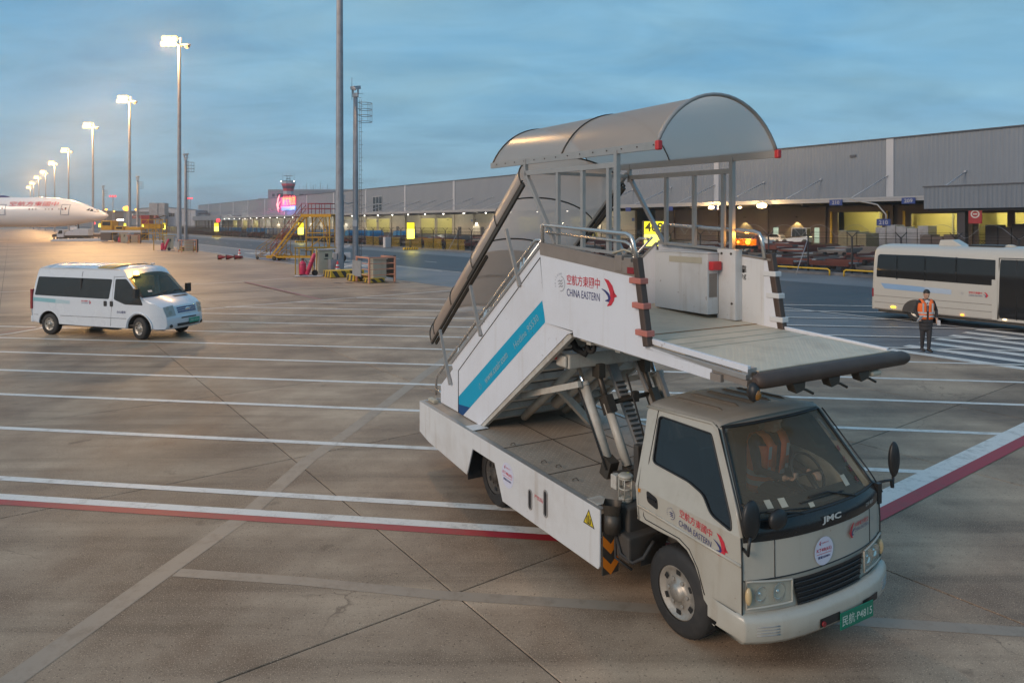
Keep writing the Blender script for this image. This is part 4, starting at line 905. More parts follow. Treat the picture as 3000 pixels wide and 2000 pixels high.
# cross beam and lift cylinders
b = B(); b.bx((-1.30, -0.74, 2.03), (-1.06, 0.74, 2.20)); b.bx((-1.28, -0.745, 2.05), (-1.08, -0.78, 2.18)); b.build('cross_beam', 'cream', T, 0.02)
b = B()
for y in (-0.72, -0.25, 0.25, 0.72): b.beam((-1.2, y, 2.47), (0.55, y, 2.43), 0.06, 0.12)
for x in (-1.1, -0.6, -0.1, 0.4): b.beam((x, -0.8, 2.44), (x, 0.8, 2.44), 0.08, 0.10)
b.build('platform_frame', 'cream', T)
for y in (-0.52, 0.56):
    b = B(); b.cyl((-1.20, y, 2.03), (-1.02, y, 1.74), 0.028, n=14); b.build('piston_rod', 'chrome', T)
    b = B(); b.cyl((-1.075, y, 1.835), (-0.64, y, 1.10), 0.060, n=18); b.cyl((-1.085, y, 1.852), (-1.06, y, 1.81), 0.066, n=18); b.build('lift_cylinder', 'cream', T)
    y2 = y+0.20 if y < 0 else y-0.20
    b = B(); b.cyl((-0.90, y2, 1.63), (-0.53, y2, 1.02), 0.052, n=16); b.build('lift_cylinder', 'cream', T)
    b = B(); b.cyl((-1.12, y2, 2.04), (-0.90, y2, 1.63), 0.034, n=12); b.box((-0.88, y2, 1.62), (0.15, 0.10, 0.20), rot=(0, R(-30), 0)); b.box((-1.06, y2, 1.98), (0.14, 0.09, 0.16)); b.build('cylinder_clamp', 'steel_dark', T)
    b = B(); b.box((-0.60, y, 1.02), (0.14, 0.12, 0.22), rot=(0, R(20), 0)); b.box((-0.48, y2, 0.96), (0.14, 0.12, 0.14)); b.build('cylinder_foot', 'steel_dark', T)
b = B(); b.tube([(-0.89, -0.32, 1.63), (-0.92, 0.36, 1.66)], 0.028, 10); b.bx((-0.93, 0.05, 1.60), (-0.87, 0.13, 1.72)); b.build('sync_shaft', 'steel_dark', T)
b = B(); b.tube([(-1.08, -0.60, 1.80), (-0.95, -0.60, 1.62), (-0.55, -0.60, 1.02)], 0.012, 6); b.tube([(-0.70, -0.2, 2.0), (-0.55, -0.1, 1.4), (-0.5, 0.0, 0.95)], 0.012, 6); b.build('hydraulic_pipe', 'rubber', T)
# inner telescoping mast: two posts with rungs and a drive chain plate
b = B()
b.beam((-1.22, -0.02, 2.03), (-0.52, -0.02, 0.95), 0.13, 0.05); b.beam((-1.18, 0.34, 2.03), (-0.42, 0.34, 0.95), 0.08, 0.05); b.beam((-0.95, 0.5, 1.9), (-0.40, 0.5, 0.95), 0.05, 0.05); b.build('guide_mast', 'grey_paint', T)
b = B()
for k in range(14):
    t = 0.22+k*0.045; p = Vector((-1.22, -0.02, 2.03)).lerp(Vector((-0.52, -0.02, 0.95)), t); b.box(p+Vector((0.03, -0.0, 0.02)), (0.02, 0.12, 0.028), rot=(0, R(57), 0))
b.build('mast_rung', 'steel_dark', T)
b = B(); b.beam((-0.45, -0.55, 0.96), (-0.45, 0.62, 0.96), 0.12, 0.10); b.beam((-0.45, 0.34, 1.10), (-0.1, 0.34, 0.95), 0.05, 0.05); b.beam((-0.25, -0.4, 0.95), (-0.25, -0.4, 1.35), 0.08, 0.08); b.bx((-0.6, 0.55, 0.91), (-0.1, 0.95, 1.35)); b.build('mast_base', 'under', T, 0.01)

# platform: side panels, floor, rails
for sg in (-1, 1):
    y = sg*0.925
    panel = [(-1.405, 3.462), (0.392, 3.300), (0.505, 2.562), (1.305, 2.495), (1.305, 2.405), (-0.705, 2.478), (-0.72, 2.535), (-1.28, 2.553)]
    o = plate_y(panel, y, 0.035).build('platform_side_panel', 'white_clean', T)
    b = B(); yo = y+sg*0.004
    b.add([(-1.405, yo, 3.462), (0.392, yo, 3.300), (0.374, yo, 3.185), (-1.385, yo, 3.335)], [(0, 1, 2, 3)]); b.beam((-1.405, y-sg*0.018, 3.47), (0.392, y-sg*0.018, 3.308), 0.05, 0.022); b.build('panel_top_trim', 'taupe', T)
    b = B(); b.beam((0.362, y+sg*0.0, 3.375), (0.515, y+sg*0.0, 2.56), 0.075, 0.075, up=(0, 1, 0)); b.build('edge_buffer', 'bumper_rubber', T, 0.01)
    for k, z in enumerate((3.16, 2.93, 2.68)):
        x = 0.365+0.153*(3.375-z)/0.815
        b = B(); b.bx((x-0.115, y-0.05, z-0.028), (x+0.055, y+0.05, z+0.028)); b.build('buffer_bracket', mat('faded_red_bracket', (0.50, 0.17, 0.13), 0.45, var=0.2) if sg < 0 else 'white', T, 0.008)
    b = B(); b.bx((1.305, y-0.02, 2.41), (1.42, y+0.02, 2.47)); b.build('strip_end', 'taupe', T)
airline_block(T, (-0.53, -0.9265, 3.005), (1, 0, -0.005), (0, 0, 1), 0.60, bold=0.006)
skyteam(T, (-0.955, -0.9265, 3.03), (1, 0, 0), (0, 0, 1), 0.21, 'greyprint')
for k, (x, z) in enumerate(((0.02, 3.36), (0.16, 3.34))):
    b = B(); b.bx((x, -0.935, z-0.13), (x+0.11, -0.80, z+0.03)); b.build('latch_box', 'taupe', T, 0.008)
b = B(); b.bx((0.23, -0.945, 3.22), (0.33, -0.925, 3.28)); b.build('side_marker', 'redbox', T)
b = B(); b.tube([(-0.1, -0.86, 3.40), (0.05, -0.84, 3.44), (0.2, -0.85, 3.42), (0.28, -0.88, 3.36)], 0.012, 6); b.build('cable', 'beige', T)
# floor: fixed part and sliding part, planks as plates with joints, tread plate in front
def fz(x): return 2.585-0.045*(x-0.45)
b = B(); b.hexa([(-1.40, -0.88, fz(-1.4)-0.05), (0.95, -0.88, fz(0.95)-0.05), (0.95, 0.90, fz(0.95)-0.05), (-1.40, 0.90, fz(-1.4)-0.05), (-1.40, -0.88, fz(-1.4)), (0.95, -0.88, fz(0.95)), (0.95, 0.90, fz(0.95)), (-1.40, 0.90, fz(-1.4))])
b.build('platform_floor', 'deck_top', T)
M['rust_line'] = mat('rusty_seam', (0.26, 0.13, 0.045), 0.6, var=0.2)
for x, m_, w in ((0.20, 'rust_line', 0.014), (0.44, 'beige', 0.008), (0.64, 'beige', 0.008), (0.83, 'beige', 0.008)):
    b = B(); b.bx((x-w, -0.86, fz(x)+0.0005), (x+w, 0.88, fz(x)+0.004)); b.build('floor_joint', m_, T)
b = B(); b.hexa([(0.95, -0.80, fz(0.95)-0.04), (1.68, -0.80, fz(1.68)-0.04), (1.68, 0.94, fz(1.68)-0.04), (0.95, 0.94, fz(0.95)-0.04), (0.95, -0.80, fz(0.95)+0.008), (1.68, -0.80, fz(1.68)+0.008), (1.68, 0.94, fz(1.68)+0.008), (0.95, 0.94, fz(0.95)+0.008)])
b.build('tread_plate', 'deck_top', T)
b = B()
for i in range(19):
    for j in range(42):
        x = 0.99+0.037*i; y = -0.77+0.0405*j; z = fz(x)+0.0083; a = 0.78 if (i+j) % 2 else -0.78
        c, s_ = math.cos(a)*0.014, math.sin(a)*0.014; n1, n2 = -math.sin(a)*0.005, math.cos(a)*0.005
        b.add([(x-c, y-s_, z), (x+n1, y+n2, z), (x+c, y+s_, z), (x-n1, y-n2, z), (x, y, z+0.003)], [(0, 1, 4), (1, 2, 4), (2, 3, 4), (3, 0, 4)])
o = b.build('tread_lozenges', 'deck_top', T); o['kind'] = 'stuff'
for y0, z0, w, h, m_ in ((-0.885, 0.025, 0.035, 0.05, 'white_clean'), (-0.90, -0.035, 0.05, 0.045, 'alu'), (-0.88, -0.085, 0.06, 0.05, 'taupe'), (0.93, 0.01, 0.03, 0.04, 'white_clean')):
    b = B(); x0 = 0.47; b.beam((x0, y0, fz(x0)+z0), (1.66, y0, fz(1.66)+z0), w, h); b.build('floor_edge_rail', m_, T, 0.004)
b = B(); b.bx((1.60, -0.90, 2.49), (1.66, -0.80, 2.56)); b.build('rail_end_block', 'alu', T)
# rubber nose with caps, latches and lamps below it
b = B(); ys_ = [-0.92, -0.90, -0.86, -0.5, 0, 0.5, 1.0, 1.06, 1.10]; rr_ = [0.03, 0.05, 0.063, 0.065, 0.065, 0.065, 0.063, 0.048, 0.025]
b.tube([(1.745, y, 2.478) for y in ys_], rr_, 16); b.build('nose_buffer', 'bumper_rubber', T)
b = B(); b.bx((1.665, -0.86, 2.43), (1.70, 1.0, 2.53)); b.build('nose_beam', 'steel_dark', T)
for y in (-0.42, 0.02, 0.42):
    b = B(); b.hexa([(1.70, y-0.06, 2.35), (1.78, y-0.06, 2.34), (1.78, y+0.04, 2.36), (1.70, y+0.04, 2.37), (1.70, y-0.10, 2.42), (1.78, y-0.10, 2.42), (1.78, y+0.05, 2.42), (1.70, y+0.05, 2.42)]); b.tube([(1.74, y+0.02, 2.37), (1.75, y+0.10, 2.345), (1.76, y+0.17, 2.31)], 0.012, 6); b.build('latch', 'steel_dark', T)
b = B(); b.sphere((1.74, -0.93, 2.40), 0.06, 14, 10, sc3=(0.9, 0.8, 1.25)); o = b.build('nose_lamp', 'black', T)
b = B(); b.sphere((1.775, -0.925, 2.385), 0.045, 12, 8, sc3=(0.7, 0.7, 1)); b.build('lens', mat('brown_lens', (0.22, 0.10, 0.02), 0.15, var=0), o)
b = B(); b.bx((1.70, 0.52, 2.36), (1.78, 0.66, 2.41)); b.build('nose_bracket', 'beige', T, 0.02)
# stainless guard rails along both sides of the platform
b = B(); b.tube([(-1.375, -0.90, 3.47), (-1.385, -0.90, 3.655), (-1.36, -0.90, 3.685), (0.17, -0.90, 3.600), (0.235, -0.90, 3.575), (0.265, -0.90, 3.52), (0.33, -0.90, 3.34)], 0.022, 10); b.build('guard_rail', 'steel', T)
b = B(); b.tube([(-1.35, -0.86, 3.60), (0.10, -0.86, 3.52), (0.18, -0.86, 3.49), (0.22, -0.86, 3.40)], 0.016, 8); b.build('guard_rail', 'steel', T)
b = B(); b.tube([(-1.30, 0.87, 3.50), (-1.29, 0.87, 3.665), (-1.25, 0.87, 3.685), (0.18, 0.87, 3.610), (0.25, 0.87, 3.59), (0.285, 0.87, 3.53), (0.325, 0.87, 3.32)], 0.022, 10); b.build('guard_rail', 'steel', T)
# the far side from inside: control box, door strip and lettered panel
b = B(); b.bx((-1.13, 0.60, 2.665), (-0.245, 0.77, 3.355)); b.bx((-1.135, 0.59, 3.355), (-0.235, 0.775, 3.37)); cb = b.build('control_box', 'white', T, 0.006)
b = B(); b.bx((-0.87, 0.5955, 3.24), (-0.33, 0.5995, 3.31)); b.build('notice_strip', 'beige', cb)
b = B(); b.bx((-0.244, 0.625, 2.86), (-0.239, 0.745, 3.13)); b.build('control_panel', 'taupe', cb)
b = B(); b.bx((-0.244, 0.615, 3.17), (-0.18, 0.76, 3.27)); b.build('box_lamp', 'redplastic', cb, 0.01)
b = B(); b.bx((-0.27, 0.778, 2.615), (0.0, 0.888, 3.41)); b.build('door_strip', 'white', T, 0.004)
b = B()
for x, z in ((-0.06, 3.36), (-0.05, 2.80), (-0.2, 3.36)): b.cyl((x, 0.770, z), (x, 0.778, z), 0.014, n=10)
b.build('panel_bolt', 'steel_dark', T)
b = B(); b.bx((-1.40, 0.888, 2.60), (0.30, 0.890, 3.30)); b.build('inner_lining', 'white', T)
text('靠', 'panel_lettering', 'ink', T, (0.02, 0.8875, 3.19), (1, 0, -0.03), (0, 0, 1), 0.085, 0.085, 0.01)
text('ng', 'panel_lettering', 'ink', T, (0.02, 0.8875, 3.10), (1, 0, -0.03), (0, 0, 1), 0.06, 0.075, 0.01)
# amber beacon standing on the far panel
b = B(); b.bx((-0.16, 0.86, 3.42), (0.16, 0.96, 3.455)); bl = b.build('warning_light', 'black', T)
b = B(); b.bx((-0.15, 0.865, 3.455), (0.15, 0.955, 3.53)); b.build('light_dome', glass('amber_dome', (0.9, 0.30, 0.01), 0.55, 0.1), bl, 0.012)
b = B(); b.sphere((0.06, 0.91, 3.492), 0.026, 10, 8); b.sphere((-0.08, 0.91, 3.49), 0.014, 10, 8); b.build('beacon_bulb', 'em_amber', bl)
light('beacon_light', 'POINT', 6, (1, 0.45, 0.06), bl, (0.05, 0.90, 3.60), 0.05)

# ---------------- upper canopy
EX0, EX1, EW = -2.78, 0.52, 0.82
def eave(x): return 4.50-0.016*(x-EX0)
RISE = 0.53; RAD = (EW**2+RISE**2)/(2*RISE); AH = math.asin(EW/RAD)
def arc(n=20): return [(RAD*math.sin(-AH+2*AH*k/n), RAD*math.cos(-AH+2*AH*k/n)-RAD+RISE) for k in range(n+1)]
for i, (xa, xb_) in enumerate(((EX0, -1.10), (-1.10, EX1))):
    b = B(); n = 4
    o_ = [[Vector((x, y, eave(x)+h)) for y, h in arc()] for x in [xa+(xb_-xa)*k/n for k in range(n+1)]]
    i_ = [[v-Vector((0, v.y*0.008, 0.006)) for v in rg] for rg in o_]
    b.loft(o_, closed=False); b.build('canopy_sheet', 'poly', T)
for x in (EX0, -1.10, EX1):
    b = B(); b.tube([(x, y*1.006, eave(x)+h+0.004) for y, h in arc()], 0.020 if x == EX1 else 0.011, 6)
    b.build('canopy_hoop', 'steel_dark' if x != EX1 else 'grey_paint', T)
for sg in (-1, 1):
    b = B(); b.beam((EX0-0.03, sg*EW, eave(EX0)-0.015), (EX1, sg*EW, eave(EX1)-0.015), 0.035, 0.075); ev = b.build('canopy_eave_beam', 'alu', T)
    b = B()
    for k in range(14): x = EX0+0.15+k*0.24; b.cyl((x, sg*(EW+0.018), eave(x)-0.01), (x, sg*(EW+0.024), eave(x)-0.01), 0.008, n=6)
    b.build('rivet', 'steel_dark', ev)
    b = B(); b.bx((EX1-0.01, sg*EW-0.028, eave(EX1)-0.06), (EX1+0.045, sg*EW+0.028, eave(EX1)+0.03)); b.build('end_cap', 'redplastic', ev, 0.012)
    ym = sg*EW
    b = B(); b.beam((-1.895, ym, 4.50), (-1.895, ym, 4.26), 0.045, 0.045); b.build('canopy_post', 'alu', T)
    b = B(); b.beam((-0.084, ym, 3.40), (-0.084, ym, 4.44), 0.05, 0.05); b.build('canopy_post', 'alu', T)
    b = B(); b.beam((-1.90, ym, 4.325), (-0.06, ym, 4.295), 0.045, 0.055); b.build('canopy_side_rail', 'alu', T)
    for x in (-1.166, -0.676, -0.215):
        b = B(); b.beam((x, ym, 3.42), (x, ym, 4.30), 0.04, 0.045); b.build('canopy_stile', 'alu', T)
    b = B(); b.beam((-1.885, ym, 4.32), (-1.22, ym, 3.46), 0.045, 0.045); b.build('canopy_brace', 'alu', T)
    b = B(); b.beam((-1.3, ym-sg*0.0, 3.455), (-0.05, ym, 3.40), 0.05, 0.03); b.build('canopy_sole_rail', 'alu', T)
b = B(); b.tube([(-1.895, -EW, 4.32), (-1.895, EW, 4.32)], 0.018, 8) if False else None
# ---------------- lower canopy, tilted along the stair; its own frame: s along the slope, w across, h normal to the slope
LS = Vector((0.772, 0, 0.636)); LN = Vector((-0.636, 0, 0.772)); LO = Vector((-4.93, 0, 1.79))
SLEN = 3.80
def lc(s, y, h): return LO+LS*s+LN*h+Vector((0, y, 0))
EW2 = 0.80; RISE2 = 0.52
def arc2(n=24): return [(-EW2*1.03*math.copysign(abs(math.cos(PI*k/n))**0.95, math.cos(PI*k/n)), RISE2*math.sin(PI*k/n)**0.85) for k in range(n+1)]
for s0, s1, off in ((0.0, 1.75, -0.02), (0.18, 2.0, 0.0), (2.0, SLEN, 0.012)):
    b = B(); n = 4; b.loft([[lc(s0+(s1-s0)*k/n, y, h+off) for y, h in arc2()] for k in range(n+1)], closed=False); b.build('canopy_sheet', 'poly', T)
for s in (0.02, 0.20, 1.05, 2.0, 2.95, SLEN):
    b = B(); b.tube([lc(s, y*1.004, h+0.006) for y, h in arc2()], 0.011, 6); b.build('canopy_hoop', 'steel_dark', T)
for sg in (-1, 1):
    b = B(); b.beam(lc(-0.03, sg*EW2, -0.015), lc(SLEN, sg*EW2, -0.015), 0.035, 0.06, up=LN); b.beam(lc(0.0, sg*(EW2-0.05), -0.055), lc(2.35, sg*(EW2-0.05), -0.055), 0.03, 0.045, up=LN); b.build('canopy_eave_beam', 'steel_dark', T)
    b = B(); b.tube([lc(0.1, sg*EW2*0.995, 0.045), lc(SLEN, sg*EW2*0.995, 0.045)], 0.012, 6); b.build('eave_seal', 'black', T)
    for (x0, z0), (x1, z1) in (((-2.33, 3.62), (-1.87, 2.93)), ((-3.39, 2.81), (-2.94, 2.165)), ((-4.475, 2.03), (-3.95, 1.29))):
        b = B(); b.beam((x0, sg*0.86, z0), (x1, sg*0.925, z1), 0.04, 0.04); b.build('canopy_prop', 'alu', T)
    # hand rails of the stair
    b = B(); b.tube([(-4.745, sg*0.81, 0.95), (-4.745, sg*0.81, 1.19), (-4.70, sg*0.81, 1.26), (-1.73, sg*0.81, 3.465), (-1.66, sg*0.81, 3.50), (-1.50, sg*0.81, 3.50)], 0.020, 10); b.tube([(-4.745, sg*0.81, 1.05), (-4.385, sg*0.86, 1.05)], 0.016, 8); b.build('stair_handrail', 'steel', T)
    b = B(); b.tube([(-3.96, sg*0.84, 1.66), (-1.46, sg*0.84, 3.52)], 0.018, 8); b.build('stair_handrail', 'steel', T)
    for t in (0.06, 0.40, 0.42, 0.80, 0.83):
        p = Vector((-3.93, sg*0.885, 1.57)).lerp(Vector((-1.43, sg*0.885, 3.42)), t); b = B(); b.beam(p, p+Vector((-0.07, -sg*0.06, 0.16)), 0.022, 0.035); b.build('rail_bracket', 'steel', T)
# far cross braces between the canopies
b = B(); b.beam((-1.92, 0.80, 4.38), (-3.9, 0.78, 2.72), 0.05, 0.04); b.build('canopy_brace', 'alu', T)
b = B(); b.beam((-1.9, -0.78, 4.34), (-1.9, 0.78, 4.34), 0.04, 0.04); b.build('canopy_tie', 'alu', T)
# ------------------------------------------------------------------ cargo terminal; local x = q-125 (away), y = p (to the left), z up
def clad_mat(name, c0, c1, freq):
    m = bpy.data.materials.new(name); m.use_nodes = True; nt = m.node_tree; b = nt.nodes['Principled BSDF']; L = nt.links.new
    tc = nd(nt, 'ShaderNodeTexCoord'); no = nd(nt, 'ShaderNodeTexNoise'); no.inputs['Scale'].default_value = 0.25; no.inputs['Detail'].default_value = 6; L(tc.outputs['Object'], no.inputs['Vector'])
    mx = nd(nt, 'ShaderNodeMixRGB'); L(no.outputs['Fac'], mx.inputs['Fac']); mx.inputs['Color1'].default_value = (*c0, 1); mx.inputs['Color2'].default_value = (*c1, 1)
    mp = nd(nt, 'ShaderNodeMapping'); mp.inputs['Scale'].default_value = (3, 3, 0.08); L(tc.outputs['Object'], mp.inputs['Vector'])
    n2 = nd(nt, 'ShaderNodeTexNoise'); n2.inputs['Scale'].default_value = 0.8; n2.inputs['Detail'].default_value = 5; L(mp.outputs[0], n2.inputs['Vector'])
    r = nd(nt, 'ShaderNodeMapRange'); r.inputs['From Min'].default_value = 0.5; r.inputs['From Max'].default_value = 0.8; r.inputs['To Max'].default_value = 0.35; L(n2.outputs['Fac'], r.inputs['Value'])
    m2 = nd(nt, 'ShaderNodeMixRGB'); L(r.outputs[0], m2.inputs['Fac']); L(mx.outputs['Color'], m2.inputs['Color1']); m2.inputs['Color2'].default_value = (*[k*0.6 for k in c0], 1); L(m2.outputs['Color'], b.inputs['Base Color'])
    b.inputs['Roughness'].default_value = 0.5; b.inputs['Metallic'].default_value = 0.0
    return m
M['clad'] = clad_mat('ribbed_cladding', (0.175, 0.200, 0.235), (0.21, 0.235, 0.27), 1)
M['clad2'] = clad_mat('annex_cladding', (0.145, 0.17, 0.205), (0.17, 0.195, 0.23), 1)
M['pilaster'] = mat('pale_pilaster', (0.42, 0.43, 0.46), 0.5, var=0.05, scale=0.5)
M['cap'] = mat('dark_coping', (0.07, 0.075, 0.09), 0.5, var=0.1)
M['fascia'] = mat('canopy_fascia', (0.30, 0.31, 0.33), 0.45, var=0.05, scale=0.3)
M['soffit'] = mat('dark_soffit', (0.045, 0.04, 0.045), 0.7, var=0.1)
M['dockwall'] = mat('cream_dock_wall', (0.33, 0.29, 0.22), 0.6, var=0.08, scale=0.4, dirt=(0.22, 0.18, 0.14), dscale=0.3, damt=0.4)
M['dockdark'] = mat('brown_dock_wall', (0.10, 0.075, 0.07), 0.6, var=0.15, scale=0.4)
M['inwall'] = mat('lit_inner_wall', (0.50, 0.46, 0.22), 0.6, var=0.05, scale=0.3)
M['shutter'] = mat('roller_shutter', (0.30, 0.29, 0.26), 0.45, var=0.05)
M['blueboard'] = mat('blue_board', (0.012, 0.04, 0.19), 0.45, var=0.05)
BAY = 36.7; P0 = 57.5-2*BAY; NB = 17
term = thing('cargo_terminal', 'long grey ribbed cargo terminal with pale pilasters and lamp-lit loading canopy', 'terminal', S(0, 125), SITE_A)
# one ribbed cladding panel, shared by all bays: trapezoid ribs every 0.6 m
b = B(); nr = 61; pts = []
for k in range(nr):
    y = BAY*k/nr; d = BAY/nr
    pts += [(0.0, y), (0.0, y+d*0.35), (-0.05, y+d*0.5), (-0.05, y+d*0.85)]
pts.append((0.0, BAY))
b.loft([[Vector((x, y, 7.3)) for x, y in pts], [Vector((x, y, 18.6)) for x, y in pts]], closed=False, sm=False)
b.bx((0.05, 0, 7.3), (0.4, BAY, 18.6))
cl0 = b.build('cladding_panel', 'clad', term, loc=(0, P0, 0))
b = B(); b.bx((-0.22, -0.62, 7.9), (0.02, 0.62, 18.62)); pi0 = b.build('pilaster', 'pilaster', term, loc=(0, P0, 0))
b = B(); b.bx((-0.30, 0.01, 18.61), (0.5, BAY-0.01, 18.82)); ca0 = b.build('coping', 'cap', term, loc=(0, P0, 0))
b = B(); b.bx((-13.0, 0.01, 7.25), (-12.75, BAY-0.01, 7.62)); b.bx((-13.08, 0.01, 7.63), (-12.7, BAY-0.01, 7.95)); fa0 = b.build('canopy_edge', 'fascia', term, loc=(0, P0, 0))
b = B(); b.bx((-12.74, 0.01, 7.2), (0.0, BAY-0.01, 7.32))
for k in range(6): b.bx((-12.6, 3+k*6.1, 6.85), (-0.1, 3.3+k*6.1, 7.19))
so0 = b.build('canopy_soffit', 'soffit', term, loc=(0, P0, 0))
for k in range(1, NB):
    for o in (cl0, pi0, ca0): inst(o, loc=(0, P0+BAY*k, 0))
    if 2 <= k <= 12:
        for o in (fa0, so0): inst(o, loc=(0, P0+BAY*k, 0))
inst(pi0, loc=(0, P0+BAY*NB-0.7, 0))
for o in (fa0, so0): inst(o, loc=(0, P0+BAY*1, 0))
b = B(); b.bx((0.5, P0, 18.0), (70, P0+BAY*NB, 18.3)); b.bx((0.0, P0+BAY*NB-0.5, 0), (70, P0+BAY*NB, 18.0)); b.bx((69, P0, 0), (70, P0+BAY*NB-0.5, 18.0)); b.bx((0.5, P0, 0), (69, P0+0.5, 18.0)); b.build('roof', 'clad', term)
# tie rods and canopy lamps every third of a bay
b = B(); b.tube([(-12.6, 0, 7.95), (-0.05, 0, 12.1)], 0.085, 6); b.box((-0.2, 0, 12.15), (0.5, 0.3, 0.3)); ro0 = b.build('tie_rod', 'pilaster', term, loc=(0, 45.7, 0))
b = B(); b.box((-11.9, 0, 7.0), (0.5, 0.9, 0.14)); b.add([(-12.15, -0.42, 6.92), (-11.65, -0.42, 6.92), (-11.65, 0.42, 6.92), (-12.15, 0.42, 6.92)], [(0, 1, 2, 3)], 1); b.sphere((-12.0, 0, 6.85), 0.21, 8, 6, 1)
M['em_pale'] = emitter('pale_lamp', (1.0, 0.97, 0.88), 7)
la0 = b.build('canopy_lamp', ['soffit', 'em_pale'], term, loc=(0, 118, 0))
for k in range(1, 44):
    p = 45.7+12.23*k
    if p > 560: break
    inst(ro0, loc=(0, p, 0))
for k in range(1, 30): inst(la0, loc=(0, 118+12.23*k, 0))
for k in range(15): light('canopy_light', 'POINT', 1200, (1.0, 0.93, 0.74), term, (-7.5, 128+24.46*k, 6.0), 0.5)
# dock wall: piers, wall, shutters, openings
b = B(); b.bx((-0.5, -0.6, 0), (0.1, 0.6, 7.2)); pr0 = b.build('dock_pier', 'dockwall', term, loc=(0, P0, 0))
b = B(); b.bx((0.0, 0.6, 0), (0.25, 11.63, 7.2)); wa0 = b.build('dock_wall', 'dockwall', term, loc=(0, P0, 0))
b = B(); b.bx((0.0, 0.6, 5.7), (0.25, 11.63, 7.2)); hd0 = b.build('dock_header', 'dockwall', term, loc=(0, 120, 0))
b = B()
for k in range(19): b.bx((0.18-0.03*(k % 2), 0.62, k*0.3), (0.24, 11.6, k*0.3+0.29))
sh0 = b.build('roller_shutter', 'shutter', term, loc=(0, 120, 0))
b = B(); b.bx((9.0, -0.5, 0), (9.3, 12.7, 7.0)); iw0 = b.build('inner_wall', 'inwall', term, loc=(0, 120, 0))
b = B(); b.bx((0.3, -0.5, 6.4), (9.0, 12.7, 6.5)); b.bx((0.3, 12.25, 0), (9.0, 12.4, 6.39)); ic0 = b.build('inner_ceiling', 'inwall', term, loc=(0, 120, 0))
b = B(); b.bx((-0.62, -0.4, 4.3), (-0.52, 0.4, 5.1)); bd0 = b.build('bay_board', 'blueboard', term, loc=(0, 120, 0))
b = B(); b.bx((-0.12, -1.0, 0), (-0.02, 1.0, 2.6)); dd0 = b.build('dock_door', 'soffit', term, loc=(0, 120, 0))
first = {}
rr = random.Random(3)
pier_dark = None
for k in range(int(NB*3)):
    p = P0+12.233*k
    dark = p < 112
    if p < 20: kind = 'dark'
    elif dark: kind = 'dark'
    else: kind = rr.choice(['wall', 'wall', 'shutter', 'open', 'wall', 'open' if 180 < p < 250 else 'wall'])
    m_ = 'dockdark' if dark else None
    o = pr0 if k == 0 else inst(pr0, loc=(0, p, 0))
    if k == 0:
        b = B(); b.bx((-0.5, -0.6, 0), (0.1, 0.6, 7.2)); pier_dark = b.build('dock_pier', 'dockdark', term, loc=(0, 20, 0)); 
    if dark and k > 0:
        bpy.data.objects.remove(o); inst(pier_dark, loc=(0, p, 0))
    if kind == 'wall': inst(wa0, loc=(0, p, 0))
    elif kind == 'shutter': inst(hd0, loc=(0, p, 0)); inst(sh0, loc=(0, p, 0))
    elif kind == 'open':
        inst(hd0, loc=(0, p, 0)); inst(iw0, loc=(0, p, 0)); inst(ic0, loc=(0, p, 0)); light('bay_light', 'POINT', 900, (1.0, 0.92, 0.55), term, (4.5, p+6, 5.6), 0.4)
    if not dark and rr.random() < 0.6: inst(bd0, loc=(0, p, 0))
    if kind == 'wall' and rr.random() < 0.6: inst(dd0, loc=(0, p+rr.uniform(3, 9), 0))
for o in (wa0, hd0, sh0, iw0, ic0, bd0, dd0): bpy.data.objects.remove(o)
# wall lamps throwing arched pools of light
b = B(); b.box((-0.45, 0, 5.0), (0.5, 0.35, 0.2)); wl0 = b.build('wall_lamp', ['soffit'], term, loc=(0, 130, 0))
for k, p in enumerate((131, 146, 158, 178, 190, 208, 262, 275, 287, 300, 315, 331, 346, 362, 380, 398, 414)):
    if k: inst(wl0, loc=(0, p, 0))
    light('wall_light', 'SPOT', 1500, (1.0, 0.97, 0.85), term, (-0.75, p, 4.9), 0.08, (0, R(-4), 0), R(80), 0.15)
# the dark docks at the near end: brown walls with wide yellow openings
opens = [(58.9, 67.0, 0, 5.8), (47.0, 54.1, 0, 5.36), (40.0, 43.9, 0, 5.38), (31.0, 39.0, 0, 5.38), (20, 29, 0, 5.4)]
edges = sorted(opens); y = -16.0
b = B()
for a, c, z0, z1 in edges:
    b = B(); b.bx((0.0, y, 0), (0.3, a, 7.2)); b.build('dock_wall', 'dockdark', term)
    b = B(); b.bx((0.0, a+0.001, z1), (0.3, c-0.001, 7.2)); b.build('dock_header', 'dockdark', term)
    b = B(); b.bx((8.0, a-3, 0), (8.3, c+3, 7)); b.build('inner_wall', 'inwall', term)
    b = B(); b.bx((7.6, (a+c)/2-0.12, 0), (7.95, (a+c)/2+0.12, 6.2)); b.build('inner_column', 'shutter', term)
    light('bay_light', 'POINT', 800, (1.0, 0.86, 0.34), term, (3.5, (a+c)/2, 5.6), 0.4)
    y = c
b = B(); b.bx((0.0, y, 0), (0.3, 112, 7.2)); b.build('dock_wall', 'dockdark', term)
for p, e in ((75.2, 1300), (86.9, 900)):
    o = inst(wl0, loc=(0, p, 0)); light('wall_light', 'SPOT', e, (1.0, 0.80, 0.28), term, (-0.75, p, 4.7), 0.08, (0, R(-4), 0), R(86), 0.15)
for p in (71.0, 79.8, 82.0, 91.0):
    b = B(); b.bx((-0.12, p-0.55, 0), (-0.02, p+0.55, 2.9)); b.build('lit_doorway', emitter('doorway_glow', (0.75, 0.95, 0.72), 0.45) if p in (71.0, 79.8) else 'soffit', term)
for p in (68.0, 57.8, 47.0-0.6, 55.0):
    b = B(); b.bx((-0.7, p-0.15, 0), (-0.4, p+0.15, 5.9)); b.build('guard_post', 'hazard_yellow', term)
